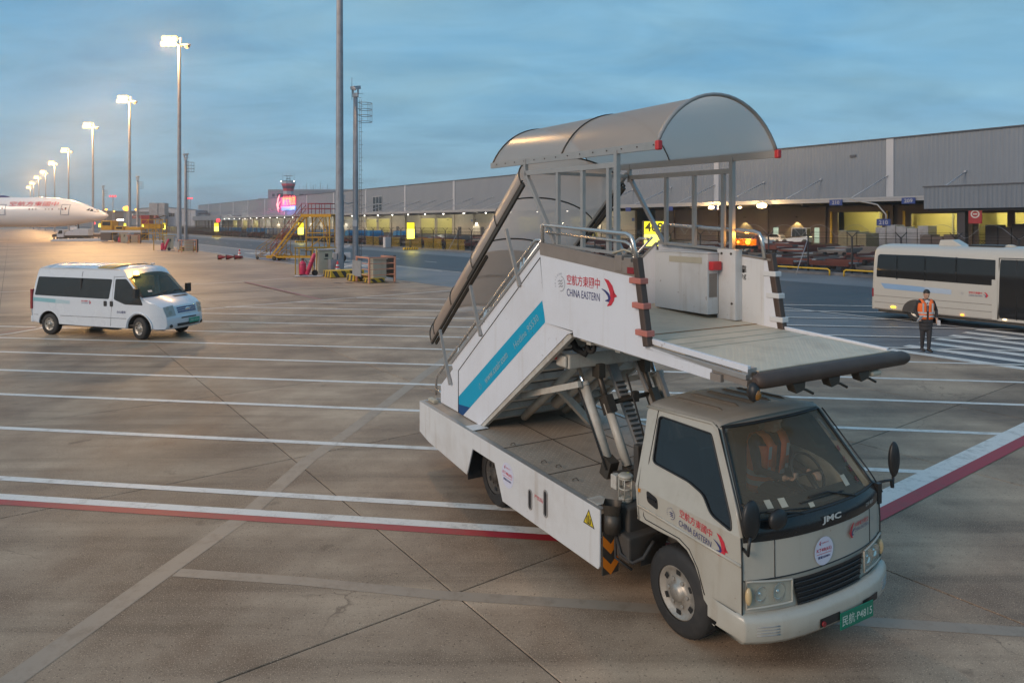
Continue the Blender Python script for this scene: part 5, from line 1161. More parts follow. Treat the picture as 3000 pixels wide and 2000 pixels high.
# wall under the last part of the canopy and a window block in the cladding
for (p0_, p1_, z0, z1) in ((261.6, 270.6, 8.7, 15.1),):
    b = B(); b.bx((-0.14, p0_, z0), (-0.10, p1_, z1)); w_ = b.build('window', 'glass_dark', term)
    b = B()
    for t in (0, 0.33, 0.66, 1): b.bx((-0.22, p0_+(p1_-p0_)*t-0.15, z0), (-0.15, p0_+(p1_-p0_)*t+0.15, z1))
    for t in (0, 0.5, 1): b.bx((-0.21, p0_, z0+(z1-z0)*t-0.15), (-0.142, p1_, z0+(z1-z0)*t+0.15))
    b.build('window_frame', 'fascia', w_)
b = B(); b.bx((-0.3, 63.5, 15.9), (-0.1, 64.6, 16.3)); b.build('vent_cap', 'cap', term)
# the far end has a deep plain grey canopy
b = B(); b.bx((-13.2, 476, 6.0), (-0.3, 574, 9.2)); b.build('end_canopy', 'clad2', term)
for k in range(10): b = B(); b.bx((-12.6, 480+10*k-0.35, 0), (-12.0, 480+10*k+0.35, 6.0)); b.build('canopy_column', 'pilaster', term)
# annex in front of the near end
ann = thing('loading_annex', 'projecting grey ribbed canopy box on dark columns in front of the terminal', 'annex', S(0, 98), SITE_A)
b = B(); pts = []
for k in range(100): y = -10+0.508*k; pts += [(0, y), (0, y+0.2), (-0.06, y+0.28), (-0.06, y+0.46)]
b.loft([[Vector((x, y, 5.65)) for x, y in pts], [Vector((x, y, 8.5)) for x, y in pts]], closed=False, sm=False); b.bx((0.05, -10, 5.65), (14, 40.82, 8.5)); b.build('canopy_box', 'clad2', ann)
b = B(); b.bx((-0.15, -10, 8.501), (14, 40.9, 8.66)); b.build('coping', 'cap', ann)
for p in (36.75, 26.0, 15, 4): b = B(); b.bx((1.0, p-0.45, 0), (2.1, p+0.45, 5.64)); b.build('column', 'soffit', ann)
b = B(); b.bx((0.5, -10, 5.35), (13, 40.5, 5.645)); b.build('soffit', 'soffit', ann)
sg_ = thing('no_entry_sign', 'red board with a white ring hung beside the dark annex column', 'sign', S(35.0, 98.6, 3.7), SITE_A)
b = B(); b.bx((-0.04, -0.75, 0), (0.04, 0.75, 1.9)); b.build('board', mat('red_board', (0.30, 0.02, 0.025), 0.45, var=0.05), sg_)
decal([(q, 0) for q in ring_polys(0.5, 0.14, 0, 360)]+[([(-0.25, -0.08), (0.25, -0.08), (0.25, 0.08), (-0.25, 0.08)], 0)], 'sign_symbol', ['reflect'], sg_, (-0.045, 0, 1.2), (0, -1, 0), (0, 0, 1), 1.0, 0.004)
# blue dock numbers
for body, p, q, z, w in (('210', 60.2, 112.0, 6.75, 2.2), ('209', 48.7, 112.0, 6.75, 2.0), ('210', 46.8, 100.0, 3.4, 1.9)):
    t_ = thing('dock_number_board', {'210': 'blue board with dock number 210 hung above the lit opening with the yellow post', '209': 'blue board with dock number 209 hung closest to the grey annex box'}[body] if q > 105 else 'blue board reading 210 on the bent grey pole in the yard', 'sign', S(p, q-0.3, z), SITE_A)
    b = B(); b.bx((-0.05, -w/2, 0), (0.05, w/2, 0.95)); b.build('board', 'blueboard', t_)
    text(body, 'board_number', 'greyprint', t_, (-0.055, 0, 0.47), (0, -1, 0), (0, 0, 1), 0.6, 1.25, 0.02)
    if q < 105:
        b = B(); b.tube([(0.3, -0.2, -3.4), (0.3, -0.2, 1.6), (0.3, 1.0, 3.0), (0.3, 5.0, 3.9)], 0.11, 8); b.build('pole', 'grey_paint', t_)
for p, q in ((96, 112), (108, 112), (84.5, 112)):
    t_ = thing('dock_board', {96: 'small blue board under the canopy left of the sodium floodlights', 108: 'small blue board under the canopy behind the yellow stand sign', 84.5: 'small blue board just left of the bright sodium floodlight'}[p], 'sign', S(p, q-0.3, 6.4), SITE_A)
    b = B(); b.bx((-0.05, -0.8, 0), (0.05, 0.8, 0.9)); b.build('board', 'blueboard', t_)
# sodium floodlights under the canopy edge
for i, (p, s_) in enumerate(((85.0, 0.75), (73.8, 1.1), (78.5, 0.4))):
    t_ = thing('floodlight', ['glaring sodium floodlight on the canopy edge, left one of the bright pair', 'glaring sodium floodlight on the canopy edge, right one and biggest', 'small sodium floodlight between the two glaring ones'][i], 'floodlight', S(p, 111.2, 6.6), SITE_A, 'sodium floodlights under the canopy')
    b = B(); b.hexa([(-0.1, -0.5*s_*1.6, -0.1), (0.5, -0.4*s_, 0), (0.5, 0.4*s_, 0), (-0.1, 0.5*s_*1.6, -0.1), (-0.1, -0.5*s_*1.6, 0.8*s_), (0.5, -0.4*s_, 0.7*s_), (0.5, 0.4*s_, 0.7*s_), (-0.1, 0.5*s_*1.6, 0.8*s_)]); b.build('housing', 'soffit', t_)
    b = B(); b.sphere((-0.15, 0, 0.35*s_), 0.5*s_, 12, 8, sc3=(0.5, 1.9, 0.8)); b.build('lens', emitter('sodium_glare', (1.0, 0.70, 0.28), 22), t_)
    if s_ > 0.5: light('flood_light', 'POINT', 2500*s_, (1.0, 0.60, 0.22), t_, (-1.2, 0, 0.2), 0.4)
# red and amber lamps here and there under the canopy
for i, (p, z) in enumerate(((80.0, 5.0), (98.5, 3.6))):
    b = B(); b.sphere((0, 0, 0), 0.35, 10, 8); tag(b.build('red_lamp', 'em_red', None, loc=S(p, 111, z)), ['red warning lamp glowing under the canopy between the floodlights', 'red warning lamp glowing low beside the canopy stile'][i], 'lamp', 'red lamps under the canopy')
# ---------------- roof sign
ns = thing('neon_sign', 'glowing red and yellow bird and characters over a blue light strip on the terminal wall', 'sign', S(385, 124.4, 0), SITE_A)
M['neon_yellow'] = emitter('neon_yellow', (1.0, 0.50, 0.04), 1.3); M['neon_red'] = emitter('neon_red', (1.0, 0.01, 0.12), 1.5); M['neon_white'] = emitter('neon_white', (1.0, 0.42, 0.42), 1.5); M['neon_blue'] = emitter('neon_blue', (0.16, 0.45, 1.0), 1.2)
rt, upv = (0, -1, 0), (0, 0, 1)
text('東航物流', 'sign_halo', 'neon_red', ns, (-0.2, -6.6, 16.3), rt, upv, 5.8, 23.6, 0.075, 0.0)
text('東航物流', 'sign_characters', 'neon_yellow', ns, (-0.2, -6.6, 16.3), rt, upv, 4.9, 22.4, 0.02, 0.06)
decal([(q, 0) for q, m_ in bird_polys(True)], 'sign_bird_halo', ['neon_red'], ns, (-0.2, 12.2, 15.2), rt, upv, 10.2, 0.0)
decal([([(u*0.86, v*0.9) for u, v in q], 0) for q, m_ in bird_polys(True)], 'sign_bird', ['neon_white'], ns, (-0.2, 12.2, 15.2), rt, upv, 10.2, 0.06)
b = B(); b.bx((-0.35, -17.9, 11.1), (-0.05, 5.1, 13.3)); b.build('light_strip', 'neon_blue', ns)
light('sign_light', 'POINT', 6000, (1.0, 0.02, 0.30), ns, (-3.5, 6, 15.5), 2.5); light('sign_light', 'POINT', 2000, (0.25, 0.25, 1.0), ns, (-3.5, -6, 11.5), 2.0)

# ------------------------------------------------------------------ buildings beyond
tw = thing('control_tower', 'red and white banded control tower with aerials behind the terminal roof', 'tower', (-178.5, 545, 0)); tw.scale = (0.92, 0.92, 0.915)
b = B(); b.lathe([(4.3, 0), (4.3, 26)], n=8, sm=False); b.build('shaft', mat('tower_red', (0.55, 0.05, 0.06), 0.5, var=0.06), tw)
b = B(); b.lathe([(4.31, 26), (4.45, 29), (4.45, 29.6)], n=8, sm=False); b.build('band', 'redplastic', tw)
b = B(); b.lathe([(4.3, 29.6), (4.6, 29.6), (4.6, 30.7), (4.3, 30.7), (4.3, 31.3), (4.6, 31.3), (4.6, 32.2), (4.3, 32.2)], n=8, sm=False); b.build('white_band', 'pilaster', tw)
b = B(); b.lathe([(4.3, 32.2), (4.9, 34.4)], n=8, sm=False); b.lathe([(5.6, 36.8), (6.1, 38.6)], n=8, sm=False); b.build('cab_band', 'redplastic', tw)
b = B(); b.lathe([(4.9, 34.41), (5.6, 36.79)], n=8, sm=False); b.build('cab_window', mat('tower_glass', (0.10, 0.03, 0.05), 0.15, var=0.1), tw)
b = B(); b.lathe([(6.1, 38.61), (6.25, 40.0), (5.9, 40.4), (0.01, 40.4)], n=8, sm=False); b.build('cab_roof', 'pilaster', tw)
b = B()
for dx in (-5, -1.6, 1.8, 5): b.tube([(dx, 0, 40.4), (dx, 0, 48.5)], 0.09, 5)
b.tube([(-1.6, 0, 40.4), (-0.6, 0, 45.5)], 0.15, 5); b.tube([(1.6, 0, 40.4), (0.6, 0, 45.5)], 0.15, 5); b.box((0, 0, 45.6), (8, 0.6, 0.35)); b.box((0, 0, 43), (3, 3, 0.3)); b.box((0, 0, 41), (10, 10, 0.15)); b.build('aerial_frame', 'steel_dark', tw)
for sx in (-5.6, 5.6): b = B(); b.sphere((sx, -2, 40.8), 0.4, 8, 6); b.build('obstruction_lamp', 'em_pale', tw)
ob = thing('office_block', 'grey concrete office block with dark window bands beside the control tower', 'building', (-202, 565, 0))
b = B(); b.bx((0, 0, 0), (70, 25, 32.0)); b.bx((-9, 2, 0), (-0.01, 22, 24.5)); b.build('wall', mat('office_concrete', (0.24, 0.24, 0.27), 0.6, var=0.06, scale=0.2), ob)
b = B(); b.bx((0.01, -0.15, 30.9), (69.9, -0.01, 31.95)); b.build('parapet', 'fascia', ob)
for (x0, x1, z0, z1) in ((3.5, 5.6, 26, 28.2), (7.5, 14.3, 25.8, 28.6), (15.3, 17, 25.8, 28.6), (26, 29.5, 25.4, 28.2), (30.5, 45, 25.4, 28.0), (46, 52, 25.4, 28), (53, 62, 25.4, 28), (2, 4.6, 20.5, 23), (5.6, 7.8, 20.5, 23), (8.6, 16, 20.5, 23)):
    b = B(); b.bx((x0, -0.12, z0), (x1, -0.02, z1)); w_ = b.build('window', mat('dusk_window', (0.05, 0.05, 0.075), 0.2, var=0.1), ob) if 'dusk_window' not in bpy.data.materials else b.build('window', bpy.data.materials['dusk_window'], ob)
b = B()
for k in range(13): b.tube([(24+1.9*k+(k*7 % 3)*0.5, 6+(k*5 % 7), 32), (24+1.9*k+(k*7 % 3)*0.5, 6+(k*5 % 7), 35.5+(k*11 % 5)*0.8)], 0.08, 4)
o = b.build('aerial_cluster', 'steel_dark', ob); o['kind'] = 'stuff'
hb = thing('white_shed', 'low white gabled shed with two dark windows left of the terminal', 'building', (-287, 520, 0))
b = B(); b.prism([(0, 0), (46, 0), (46, 14.0), (20, 16.2), (0, 14.6)], 'y', 0, 30); b.build('wall', mat('shed_white', (0.44, 0.44, 0.47), 0.6, var=0.05, scale=0.2), hb)
b = B(); b.beam((-0.5, -0.3, 14.8), (20, -0.3, 16.45), 0.8, 0.35); b.beam((20, -0.3, 16.45), (46.5, -0.3, 14.2), 0.8, 0.35); b.build('roof', 'cap', hb)
for x in (17.2, 25.5): b = B(); b.bx((x, -0.15, 9.0), (x+4.6, -0.02, 11.7)); w_ = b.build('window', 'glass_dark', hb); b = B(); [b.bx((x+1.5*k-0.08, -0.2, 9.0), (x+1.5*k+0.08, -0.152, 11.7)) for k in range(1, 4)]; b.build('window_frame', 'fascia', w_)
for nm, lab, x0, x1, y, z, m_, st in (('brick_depot', 'dark brown depot with a lit loading front beyond the parked jet nose', -338, -290, 560, 13.5, 'dockdark', 1), ('grey_depot', 'grey depot with a dark red front panel beside the white shed', -293, -262, 515, 12.0, 'clad2', 2), ('distant_hall', 'distant low hall on the horizon behind the jet', -520, -400, 800, 13, 'clad2', 0), ('end_shed', 'small pale shed between white shed and terminal end', -248, -236, 525, 11, 'pilaster', 0)):
    t_ = thing(nm, lab, 'building', ((x0+x1)/2, y, 0)); h_ = (x1-x0)/2
    b = B(); b.bx((-h_, 0, 0), (h_, 20, z)); b.build('wall', m_, t_); b = B(); b.bx((-h_-0.6, -0.8, z+0.01), (h_+0.6, 20.5, z+0.6)); b.build('roof', 'cap', t_)
    if st == 1:
        for k in range(3): b = B(); b.bx((-10+8*k, -0.2, 5+1.2*(k == 0)), (-4+8*k, -0.05, 6.0+1.2*(k == 0))); b.build('light_strip', 'em_pale' if k != 1 else emitter('warm_strip', (1, .6, .1), 3), t_)
    if st == 2: b = B(); b.bx((-9, -0.2, 7.5), (11, -0.05, 10)); b.build('front_panel', 'redbox', t_)
# ------------------------------------------------------------------ perimeter fence along q = 48
fence = thing('perimeter_fence', 'dark chain link fence on forked posts between road and cargo yard', 'fence', S(0, 48), SITE_A)
b = B(); b.tube([(0, 0, 0), (0, 0, 2.75)], 0.065, 6); b.tube([(0, 0, 2.72), (-0.28, 0.25, 3.12)], 0.035, 5); b.tube([(0, 0, 2.72), (0.28, -0.25, 3.12)], 0.035, 5)
M['fence_post'] = mat('fence_steel', (0.03, 0.03, 0.033), 0.7, 0.0, var=0.2)
po0 = b.build('post', 'fence_post', fence, loc=(0, 1.6, 0))
b = B()
def wire(b, p, q, r=0.0085):
    p, q = Vector(p), Vector(q); d = (q-p).normalized(); a = d.cross(Vector((1, 0, 0))).normalized()*r
    b.add([p-a, p+a, q+a, q-a], [(0, 1, 2, 3)]); c = Vector((r, 0, 0)); b.add([p-c, p+c, q+c, q-c], [(0, 1, 2, 3)])
W_, H_ = 3.3, 2.6
st = 0.16
k = -int(H_/st)
while k*st < W_:
    y0 = k*st
    for s_ in (1, -1):
        pts_ = []
        a0, a1 = max(0, -y0), min(H_, W_-y0)
        if a1 > a0:
            if s_ == 1: wire(b, (0, y0+a0, 0.08+a0), (0, y0+a1, 0.08+a1))
            else: wire(b, (0.012, W_-(y0+a0), 0.08+a0), (0.012, W_-(y0+a1), 0.08+a1))
    k += 1
for z in (0.1, 1.4, 2.66): wire(b, (0, 0, z), (0, W_, z), 0.018)
for dz, dx in ((2.85, -0.1), (3.0, -0.2), (3.1, -0.27), (2.85, 0.1), (3.0, 0.2)): wire(b, (dx, 0, dz), (dx, W_, dz), 0.010)
me0 = b.build('wire_mesh', 'fence_post', fence, loc=(0, 1.6, 0))
b = B(); b.bx((-0.25, 0, -0.02), (0.25, 3.3, 0.18)); ke0 = b.build('plinth', 'asphalt_pale', fence, loc=(0, 1.6, 0))
NF = 118
for k in range(1, NF):
    y = 1.6+3.3*k
    inst(po0, loc=(0, y, 0)); inst(ke0, loc=(0, y, 0))
    if k < 78: inst(me0, loc=(0, y, 0))
b = B(); b.bx((0.1, 0, 0.2), (0.14, 3.28, 2.6)); sc0 = b.build('screen_panel', mat('dark_screen', (0.05, 0.05, 0.065), 0.6, var=0.25, scale=1.5), fence, loc=(0, 1.6+3.3*78, 0))
for k in range(79, NF): inst(sc0, loc=(0, 1.6+3.3*k, 0))
b = B()
n = 20*14; b.tube([(0.42*math.cos(2*PI*i/14), 10+55*i/n, 3.2+0.42*math.sin(2*PI*i/14)) for i in range(n)], 0.012, 4); b.build('razor_wire', 'galv', fence)
b = B(); b.tube([(0, 0, 2.6), (-1.6, 0.0, 0)], 0.035, 6); br0 = b.build('strut', 'galv', fence, loc=(0, 1.6+3.3*8, 0))
for k in (12, 17, 23, 29, 36): inst(br0, loc=(0, 1.6+3.3*k, 0))
for k in range(5):
    b = B(); y0 = 13.5+6.2*k; b.tube([(0, y0, 0.0), (0, y0, 0.35), (0, y0+0.15, 0.45), (0, y0+5.0, 0.45), (0, y0+5.15, 0.35), (0, y0+5.15, 0)], 0.06, 8)
    o = b.build('guard_bar', 'hazard_yellow', None, loc=S(0, 47.2), rz=SITE_A); tag(o, 'low yellow pipe guard bar at the foot of the fence beside the road', 'guard rail', 'yellow guard bars along the fence')
# yellow slatted barricades behind the fence
bar = thing('barricade', 'leaning yellow and black slatted barricade behind the fence below the big yellow sign', 'barricade', S(78, 49.4), SITE_A, 'slatted barricades behind the fence')
b = B(); b.beam((0, 0, 1.45), (0, 5.4, 1.45), 0.08, 0.08); b.beam((0, 0, 0.12), (0, 5.4, 0.12), 0.08, 0.08); b.build('rail', 'hazard_yellow', bar)
b = B(); b.beam((0, -0.15, 0.1), (0, 0.15, 1.45), 0.11, 0.04, up=(1, 0, 0)); s0 = b.build('slat', 'hazard_yellow', bar, loc=(0, 0.3, 0))
for k in range(1, 17): inst(s0, loc=(0, 0.3+0.3*k, 0))
for p in (84, 90, 97, 104.5): copy_tree(bar, S(p, 49.4))
# ------------------------------------------------------------------ light masts
def make_mast(x, y, h, label, lit=True):
    t = thing('light_mast', label, 'light mast', (x, y, 0), 0, 'high light masts along the apron edge')
    b = B(); b.lathe([(0.40, 0), (0.40, 0.06), (0.33, 0.061), (0.325, h*0.17)], n=14, sm=False); b.lathe([(0.345, h*0.17), (0.345, h*0.17+0.25), (0.30, h*0.17+0.251), (0.27, h*0.5), (0.20, h)], n=14, sm=False); b.build('pole', 'galv', t)
    b = B(); b.box((-0.25, -0.25, 0.9), (0.3, 0.3, 1.1)); b.build('access_hatch', 'galv', t, 0.02)
    if not lit: return t
    b = B(); b.box((0, 0, h+0.1), (3.4, 0.25, 0.2)); b.box((0, 0, h+0.1), (0.25, 2.0, 0.2)); b.box((-1.0, 0, h+1.0), (2.6, 0.2, 0.15)); b.box((-1.8, 0, h+0.6), (0.15, 0.15, 1.2)); b.box((0.2, 0, h+0.6), (0.15, 0.15, 1.2)); b.build('head_frame', 'galv', t)
    spots = [(-2.2, h+0.25), (-1.45, h+0.25), (-0.7, h+0.25), (-2.0, h+1.05), (-1.25, h+1.05), (-0.5, h+1.05), (1.25, h-0.15)]
    for i, (dx, z) in enumerate(spots):
        b = B(); b.box((dx, -0.05, z), (0.62, 0.45, 0.5), rot=(R(-30), 0, R(-25))); f = b.build('floodlight', 'galv', t, 0.03)
        b = B(); b.sphere((dx-0.08, -0.24, z-0.08), 0.46 if i < 6 else 0.28, 10, 8, sc3=(0.95, 0.8, 0.9)); b.build('lens', 'em_sodium_hot' if i < 6 else 'em_sodium', f)
    return t
M['em_sodium_hot'] = emitter('sodium_lamp_hot', (1.0, 0.56, 0.10), 7)
MAST_LABELS = ['tall grey mast with the biggest sodium glare, behind the salmon cage and pink extinguisher', 'second lit mast, rising between yellow platform and jet nose', 'third lit mast, standing behind the nose of the jet',
 'fourth lit mast, rising behind the jet fuselage lettering', 'fifth lit mast from the near end of the glowing row', 'sixth lit mast from the near end of the glowing row', 'seventh lit mast from the near end of the glowing row', 'eighth lit mast, close to the far end of the row', 'last lit mast of the row, smallest and lowest glare']
tm = make_mast(-13.2, 52.3, 30.5, 'nearest bare grey mast with rust streaks, its lamps above the view, behind the hazard block')
MPOS = [(-50.1, 102.8), (-84.3, 150.5), (-117, 190.6), (-165.6, 255), (-207, 309), (-248, 363), (-280, 404), (-323, 461), (-364, 516)]
mast_objs = []
for i, (x, y) in enumerate(MPOS):
    t = make_mast(x, y, 30.5, MAST_LABELS[i]) if i == 0 else copy_tree(mast_objs[0], (x, y, 0), label=MAST_LABELS[i])
    mast_objs.append(t)
    if i < 5: light('mast_light', 'POINT', 14000, (1.0, 0.55, 0.20), t, (-1.2, -1.5, 30.0), 1.2)
light('mast_light', 'POINT', 8000, (1.0, 0.56, 0.22), tm, (-1.2, -1.5, 30.6), 1.0)
# camera poles with a caged ladder
def make_cam_pole(x, y, h, label):
    t = thing('camera_pole', label, 'camera pole', (x, y, 0), 0, 'camera poles with caged ladders')
    b = B(); b.lathe([(0.24, 0), (0.21, h*0.5), (0.17, h*0.94), (0.0, h*0.94)], n=12); b.build('pole', 'galv', t)
    b = B()
    for dx in (0.30, 0.46): b.tube([(dx, -0.08, 0.8), (dx, -0.08, h*0.93)], 0.018, 5)
    b.build('ladder_rail', 'steel_dark', t)
    b = B()
    for k in range(int(h/0.35)): b.tube([(0.28, -0.08, 0.9+0.33*k), (0.62 if k % 3 == 0 else 0.48, -0.08, 0.9+0.33*k)], 0.014, 4)
    o = b.build('rung', 'steel_dark', t); o['kind'] = 'stuff'
    b = B(); z0 = h*0.81
    for k in range(4): b.tube([(0.38+0.62*math.cos(a)+0.28, 0.62*math.sin(a)*0.8, z0+0.48*k) for a in [PI*1.25*i/12-PI*0.62 for i in range(13)]]+[(0.3, -0.5, z0+0.48*k)], 0.02, 5)
    for a in (-0.9, 0, 0.9): b.tube([(0.66+0.62*math.cos(a), 0.5*math.sin(a), z0), (0.66+0.62*math.cos(a), 0.5*math.sin(a), z0+1.45)], 0.014, 4)
    b.build('ladder_cage', 'steel_dark', t)
    b = B(); b.box((0, 0, h*0.955), (0.40, 0.4, 0.3)); b.box((-0.20, 0, h*0.98), (0.08, 0.3, 0.5)); b.box((0.20, 0, h*0.98), (0.08, 0.3, 0.5)); b.build('camera_mount', 'pilaster', t)
    b = B(); b.box((0.02, -0.05, h*0.995), (0.42, 0.75, 0.26), rot=(R(12), 0, R(-30))); b.cyl((0.05, -0.35, h*0.985), (0.02, -0.5, h*0.98), 0.12); b.build('camera', 'pilaster', t, 0.02)
    b = B(); b.tube([(-0.28, 0, h*0.93), (-0.28, 0, h*1.05)], 0.02, 5); b.build('antenna', 'galv', t)
    b = B(); b.tube([(-0.05, 0, h*0.375), (-0.55, -0.1, h*0.365), (-0.9, -0.1, h*0.375)], 0.05, 6); b.box((-1.0, -0.1, h*0.40), (0.28, 0.34, 0.42)); b.build('bracket_camera', 'pilaster', t)
    b = B(); b.box((0.0, -0.2, h*0.26), (0.32, 0.2, 0.5)); b.build('junction_box', 'pilaster', t)
    return t
cp = make_cam_pole(-12.15, 53.0, 14.3, 'slim camera pole with caged ladder right of the bare grey mast')
copy_tree(cp, (-49.7, 104.0, 0), label='slim camera pole with caged ladder beside the biggest sodium glare')
copy_tree(cp, (-84.2, 153.5, 0), label='slim camera pole with caged ladder beside the second lit mast')
copy_tree(cp, (-115.0, 192, 0), label='slim camera pole with caged ladder beside the third lit mast')
# distant obstruction light poles
for i, (u, vt, Y) in enumerate(((331, 577, 420), (557, 583, 520), (117, 583, 560))):
    X = (u-1500)/2000*Y; hz = H+(655-vt)*Y/2000
    t = thing('obstruction_pole', ['thin pole with red lamps rising above the jet nose', 'thin pole with red lamps left of the terminal end', 'thin pole with red lamps at the far end of the mast row'][i], 'lamp pole', (X, Y, 0), 0, 'thin poles with red lamps')
    b = B(); b.tube([(0, 0, 0), (0, 0, hz)], 0.22, 6); b.box((0, 0, hz), (3.6, 0.3, 0.3)); b.build('pole', 'galv', t)
    for dx in (-1.6, 0, 1.6): b = B(); b.sphere((dx, -0.3, hz+0.45), 0.55, 8, 6); b.build('red_lamp', 'em_red', t)
# ------------------------------------------------------------------ stand signs, lit yellow
def stand_sign(x, y, w, h, z0, label, split=0.38):
    t = thing('stand_sign', label, 'lit sign', (x, y, 0), R(10) if x > 5 else R(24), 'lit yellow stand signs along the fence')
    b = B(); b.bx((-w/2, 0, z0), (w/2, 0.3, z0+h)); b.build('case', 'black', t, 0.02)
    b = B(); b.bx((-w/2+0.06, -0.025, z0+0.06), (w/2-0.06, -0.002, z0+h*(1-split)-0.03)); b.build('lit_panel', 'em_sign_white', t)
    b = B(); b.bx((-w/2+0.06, -0.025, z0+h*(1-split)+0.03), (w/2-0.06, -0.002, z0+h-0.06)); b.build('lit_panel', 'em_yellow', t)
    b = B(); b.bx((-0.12, 0.05, 0.3), (0.12, 0.25, z0)); b.build('post', 'steel_dark', t)
    b = B(); b.bx((-w*0.85, -0.3, 0), (w*0.85, 0.5, 0.3)); b.build('footing', 'hazard_yellow', t)
    b = B()
    for k in range(6): x0 = -w*0.85+w*1.7*k/6; b.add([(x0+0.02, -0.303, 0.0), (x0+w*0.14, -0.303, 0.0), (x0+w*0.22, -0.303, 0.3), (x0+w*0.10, -0.303, 0.3)], [(0, 1, 2, 3)])
    b.build('footing_stripe', 'hazard_black', t)
    return t
M['em_sign_white'] = emitter('sign_white_lit', (1.0, 0.90, 0.12), 2.2)
s1 = stand_sign(12.6, 60.6, 1.95, 2.3, 1.65, 'lit yellow stand sign reading 409 seen through the canopy stiles', 0.5)
text('409', 'stand_number', 'ink', s1, (0, -0.027, 3.37), (1, 0, 0), (0, 0, 1), 0.85, 1.7, 0.02)
light('sign_glow', 'POINT', 120, (1.0, 0.8, 0.1), s1, (0, -1.2, 2.6), 0.6)
s2 = stand_sign(-14.4, 97, 1.2, 2.4, 1.5, 'lit yellow stand sign above the slatted barricades')
light('sign_glow', 'POINT', 140, (1.0, 0.8, 0.1), s2, (0, -1.2, 2.4), 0.6)
for (u, Y, lab) in ((881, 134, 'lit yellow stand sign seen through the yellow maintenance stair'), (634, 190, 'lit yellow stand sign in front of the fence near the far end of the canopy'), (480, 254, 'lit yellow stand sign left of the mast with the biggest glare'), (420, 293, 'lit yellow stand sign in front of the yellow scaffold'), (366, 345, 'lit yellow stand sign right of the loader, small'), (325, 372, 'lit yellow stand sign above the loader, small'), (292, 390, 'lit yellow stand sign below the jet nose, small')):
    X = (u-1500)/2000*Y; copy_tree(s2, (X, Y, 0), R(28), lab)
for i, (u, v, Y) in enumerate(((276, 654, 330), (309, 652, 330), (639, 646, 200))):
    b = B(); b.sphere((0, 0, 0), 0.55, 10, 8); o = b.build('red_lamp', 'em_red', None, loc=((u-1500)/2000*Y, Y, H+(655-v)*Y/2000)); tag(o, ['red lamp just left of the small yellow sign below the jet nose', 'red lamp just right of the small yellow sign below the jet nose', 'red lamp at the canopy end beside a yellow stand sign'][i], 'lamp', 'red lamps on the apron')
    b = B(); b.tube([(0, 0, 0), (0, 0, -(o.location.z))], 0.08, 5); b.build('post', 'steel_dark', o)
for i, (u, v, Y, s_) in enumerate(((372, 611, 330, 2.4), (400, 614, 340, 1.0), (312, 614, 400, 1.1), (335, 619, 420, 0.8))):
    t = thing('yard_lamp', ['bright sodium lamp behind the third mast, in front of the white shed', 'small warm lamp right of the bright sodium lamp by the shed', 'small pale lamp above the depot roof by the jet nose', 'dim warm lamp over the brown depot'][i], 'lamp', ((u-1500)/2000*Y, Y, 0), 0, 'small lamps beyond the apron')
    z = H+(655-v)*Y/2000; b = B(); b.tube([(0, 0, 0), (0, 0, z)], 0.12, 6); b.build('pole', 'galv', t); b = B(); b.sphere((0, -0.3, z), 0.6*s_, 10, 8, sc3=(1.3, 0.8, 0.8)); b.build('lens', 'em_sodium', t)
# ------------------------------------------------------------------ things at the mast feet
def hazard_block(p, q, lp, lq, h, label):
    t = thing('hazard_block', label, 'concrete block', S(p, q), SITE_A, 'striped concrete blocks at the mast feet')
    b = B(); b.bx((0, 0, 0), (lq, lp, h)); b.build('block', 'hazard_yellow', t, 0.02)
    b = B()
    n = max(2, int(lq/0.55))
    for k in range(n):
        x0 = lq*(k+0.15)/n; w = lq/n*0.5; sl = lq/n*0.45
        b.add([(x0+sl, -0.004, 0.02), (x0+sl+w if x0+sl+w < lq else lq, -0.004, 0.02), (x0+w, -0.004, h-0.02), (x0, -0.004, h-0.02)], [(0, 1, 2, 3)])
    n = max(2, int(lp/0.4))
    for k in range(n):
        y0 = lp*(k+0.2)/n; w = lp/n*0.5
        b.add([(-0.004, min(lp, y0+0.12), 0.02), (-0.004, min(lp, y0+w+0.12), 0.02), (-0.004, y0+w, h-0.02), (-0.004, y0, h-0.02)], [(0, 1, 2, 3)])
    b.build('stripe', 'hazard_black', t); return t
hazard_block(44.9, 17.62, 1.35, 2.45, 0.46, 'long black and yellow striped block in front of the bare grey mast')
hazard_block(41.35, 17.75, 1.15, 1.6, 0.40, 'short black and yellow striped block between mast block and salmon cage')
hazard_block(39.6, 18.0, 0.9, 1.1, 0.26, 'low striped block under the salmon cage and cabinet')
hazard_block(101.5, 18.7, 1.3, 2.2, 0.5, 'striped block at the foot of the mast with the biggest glare')
hazard_block(150.5, 18.4, 1.3, 2.2, 0.5, 'striped block at the foot of the second lit mast')
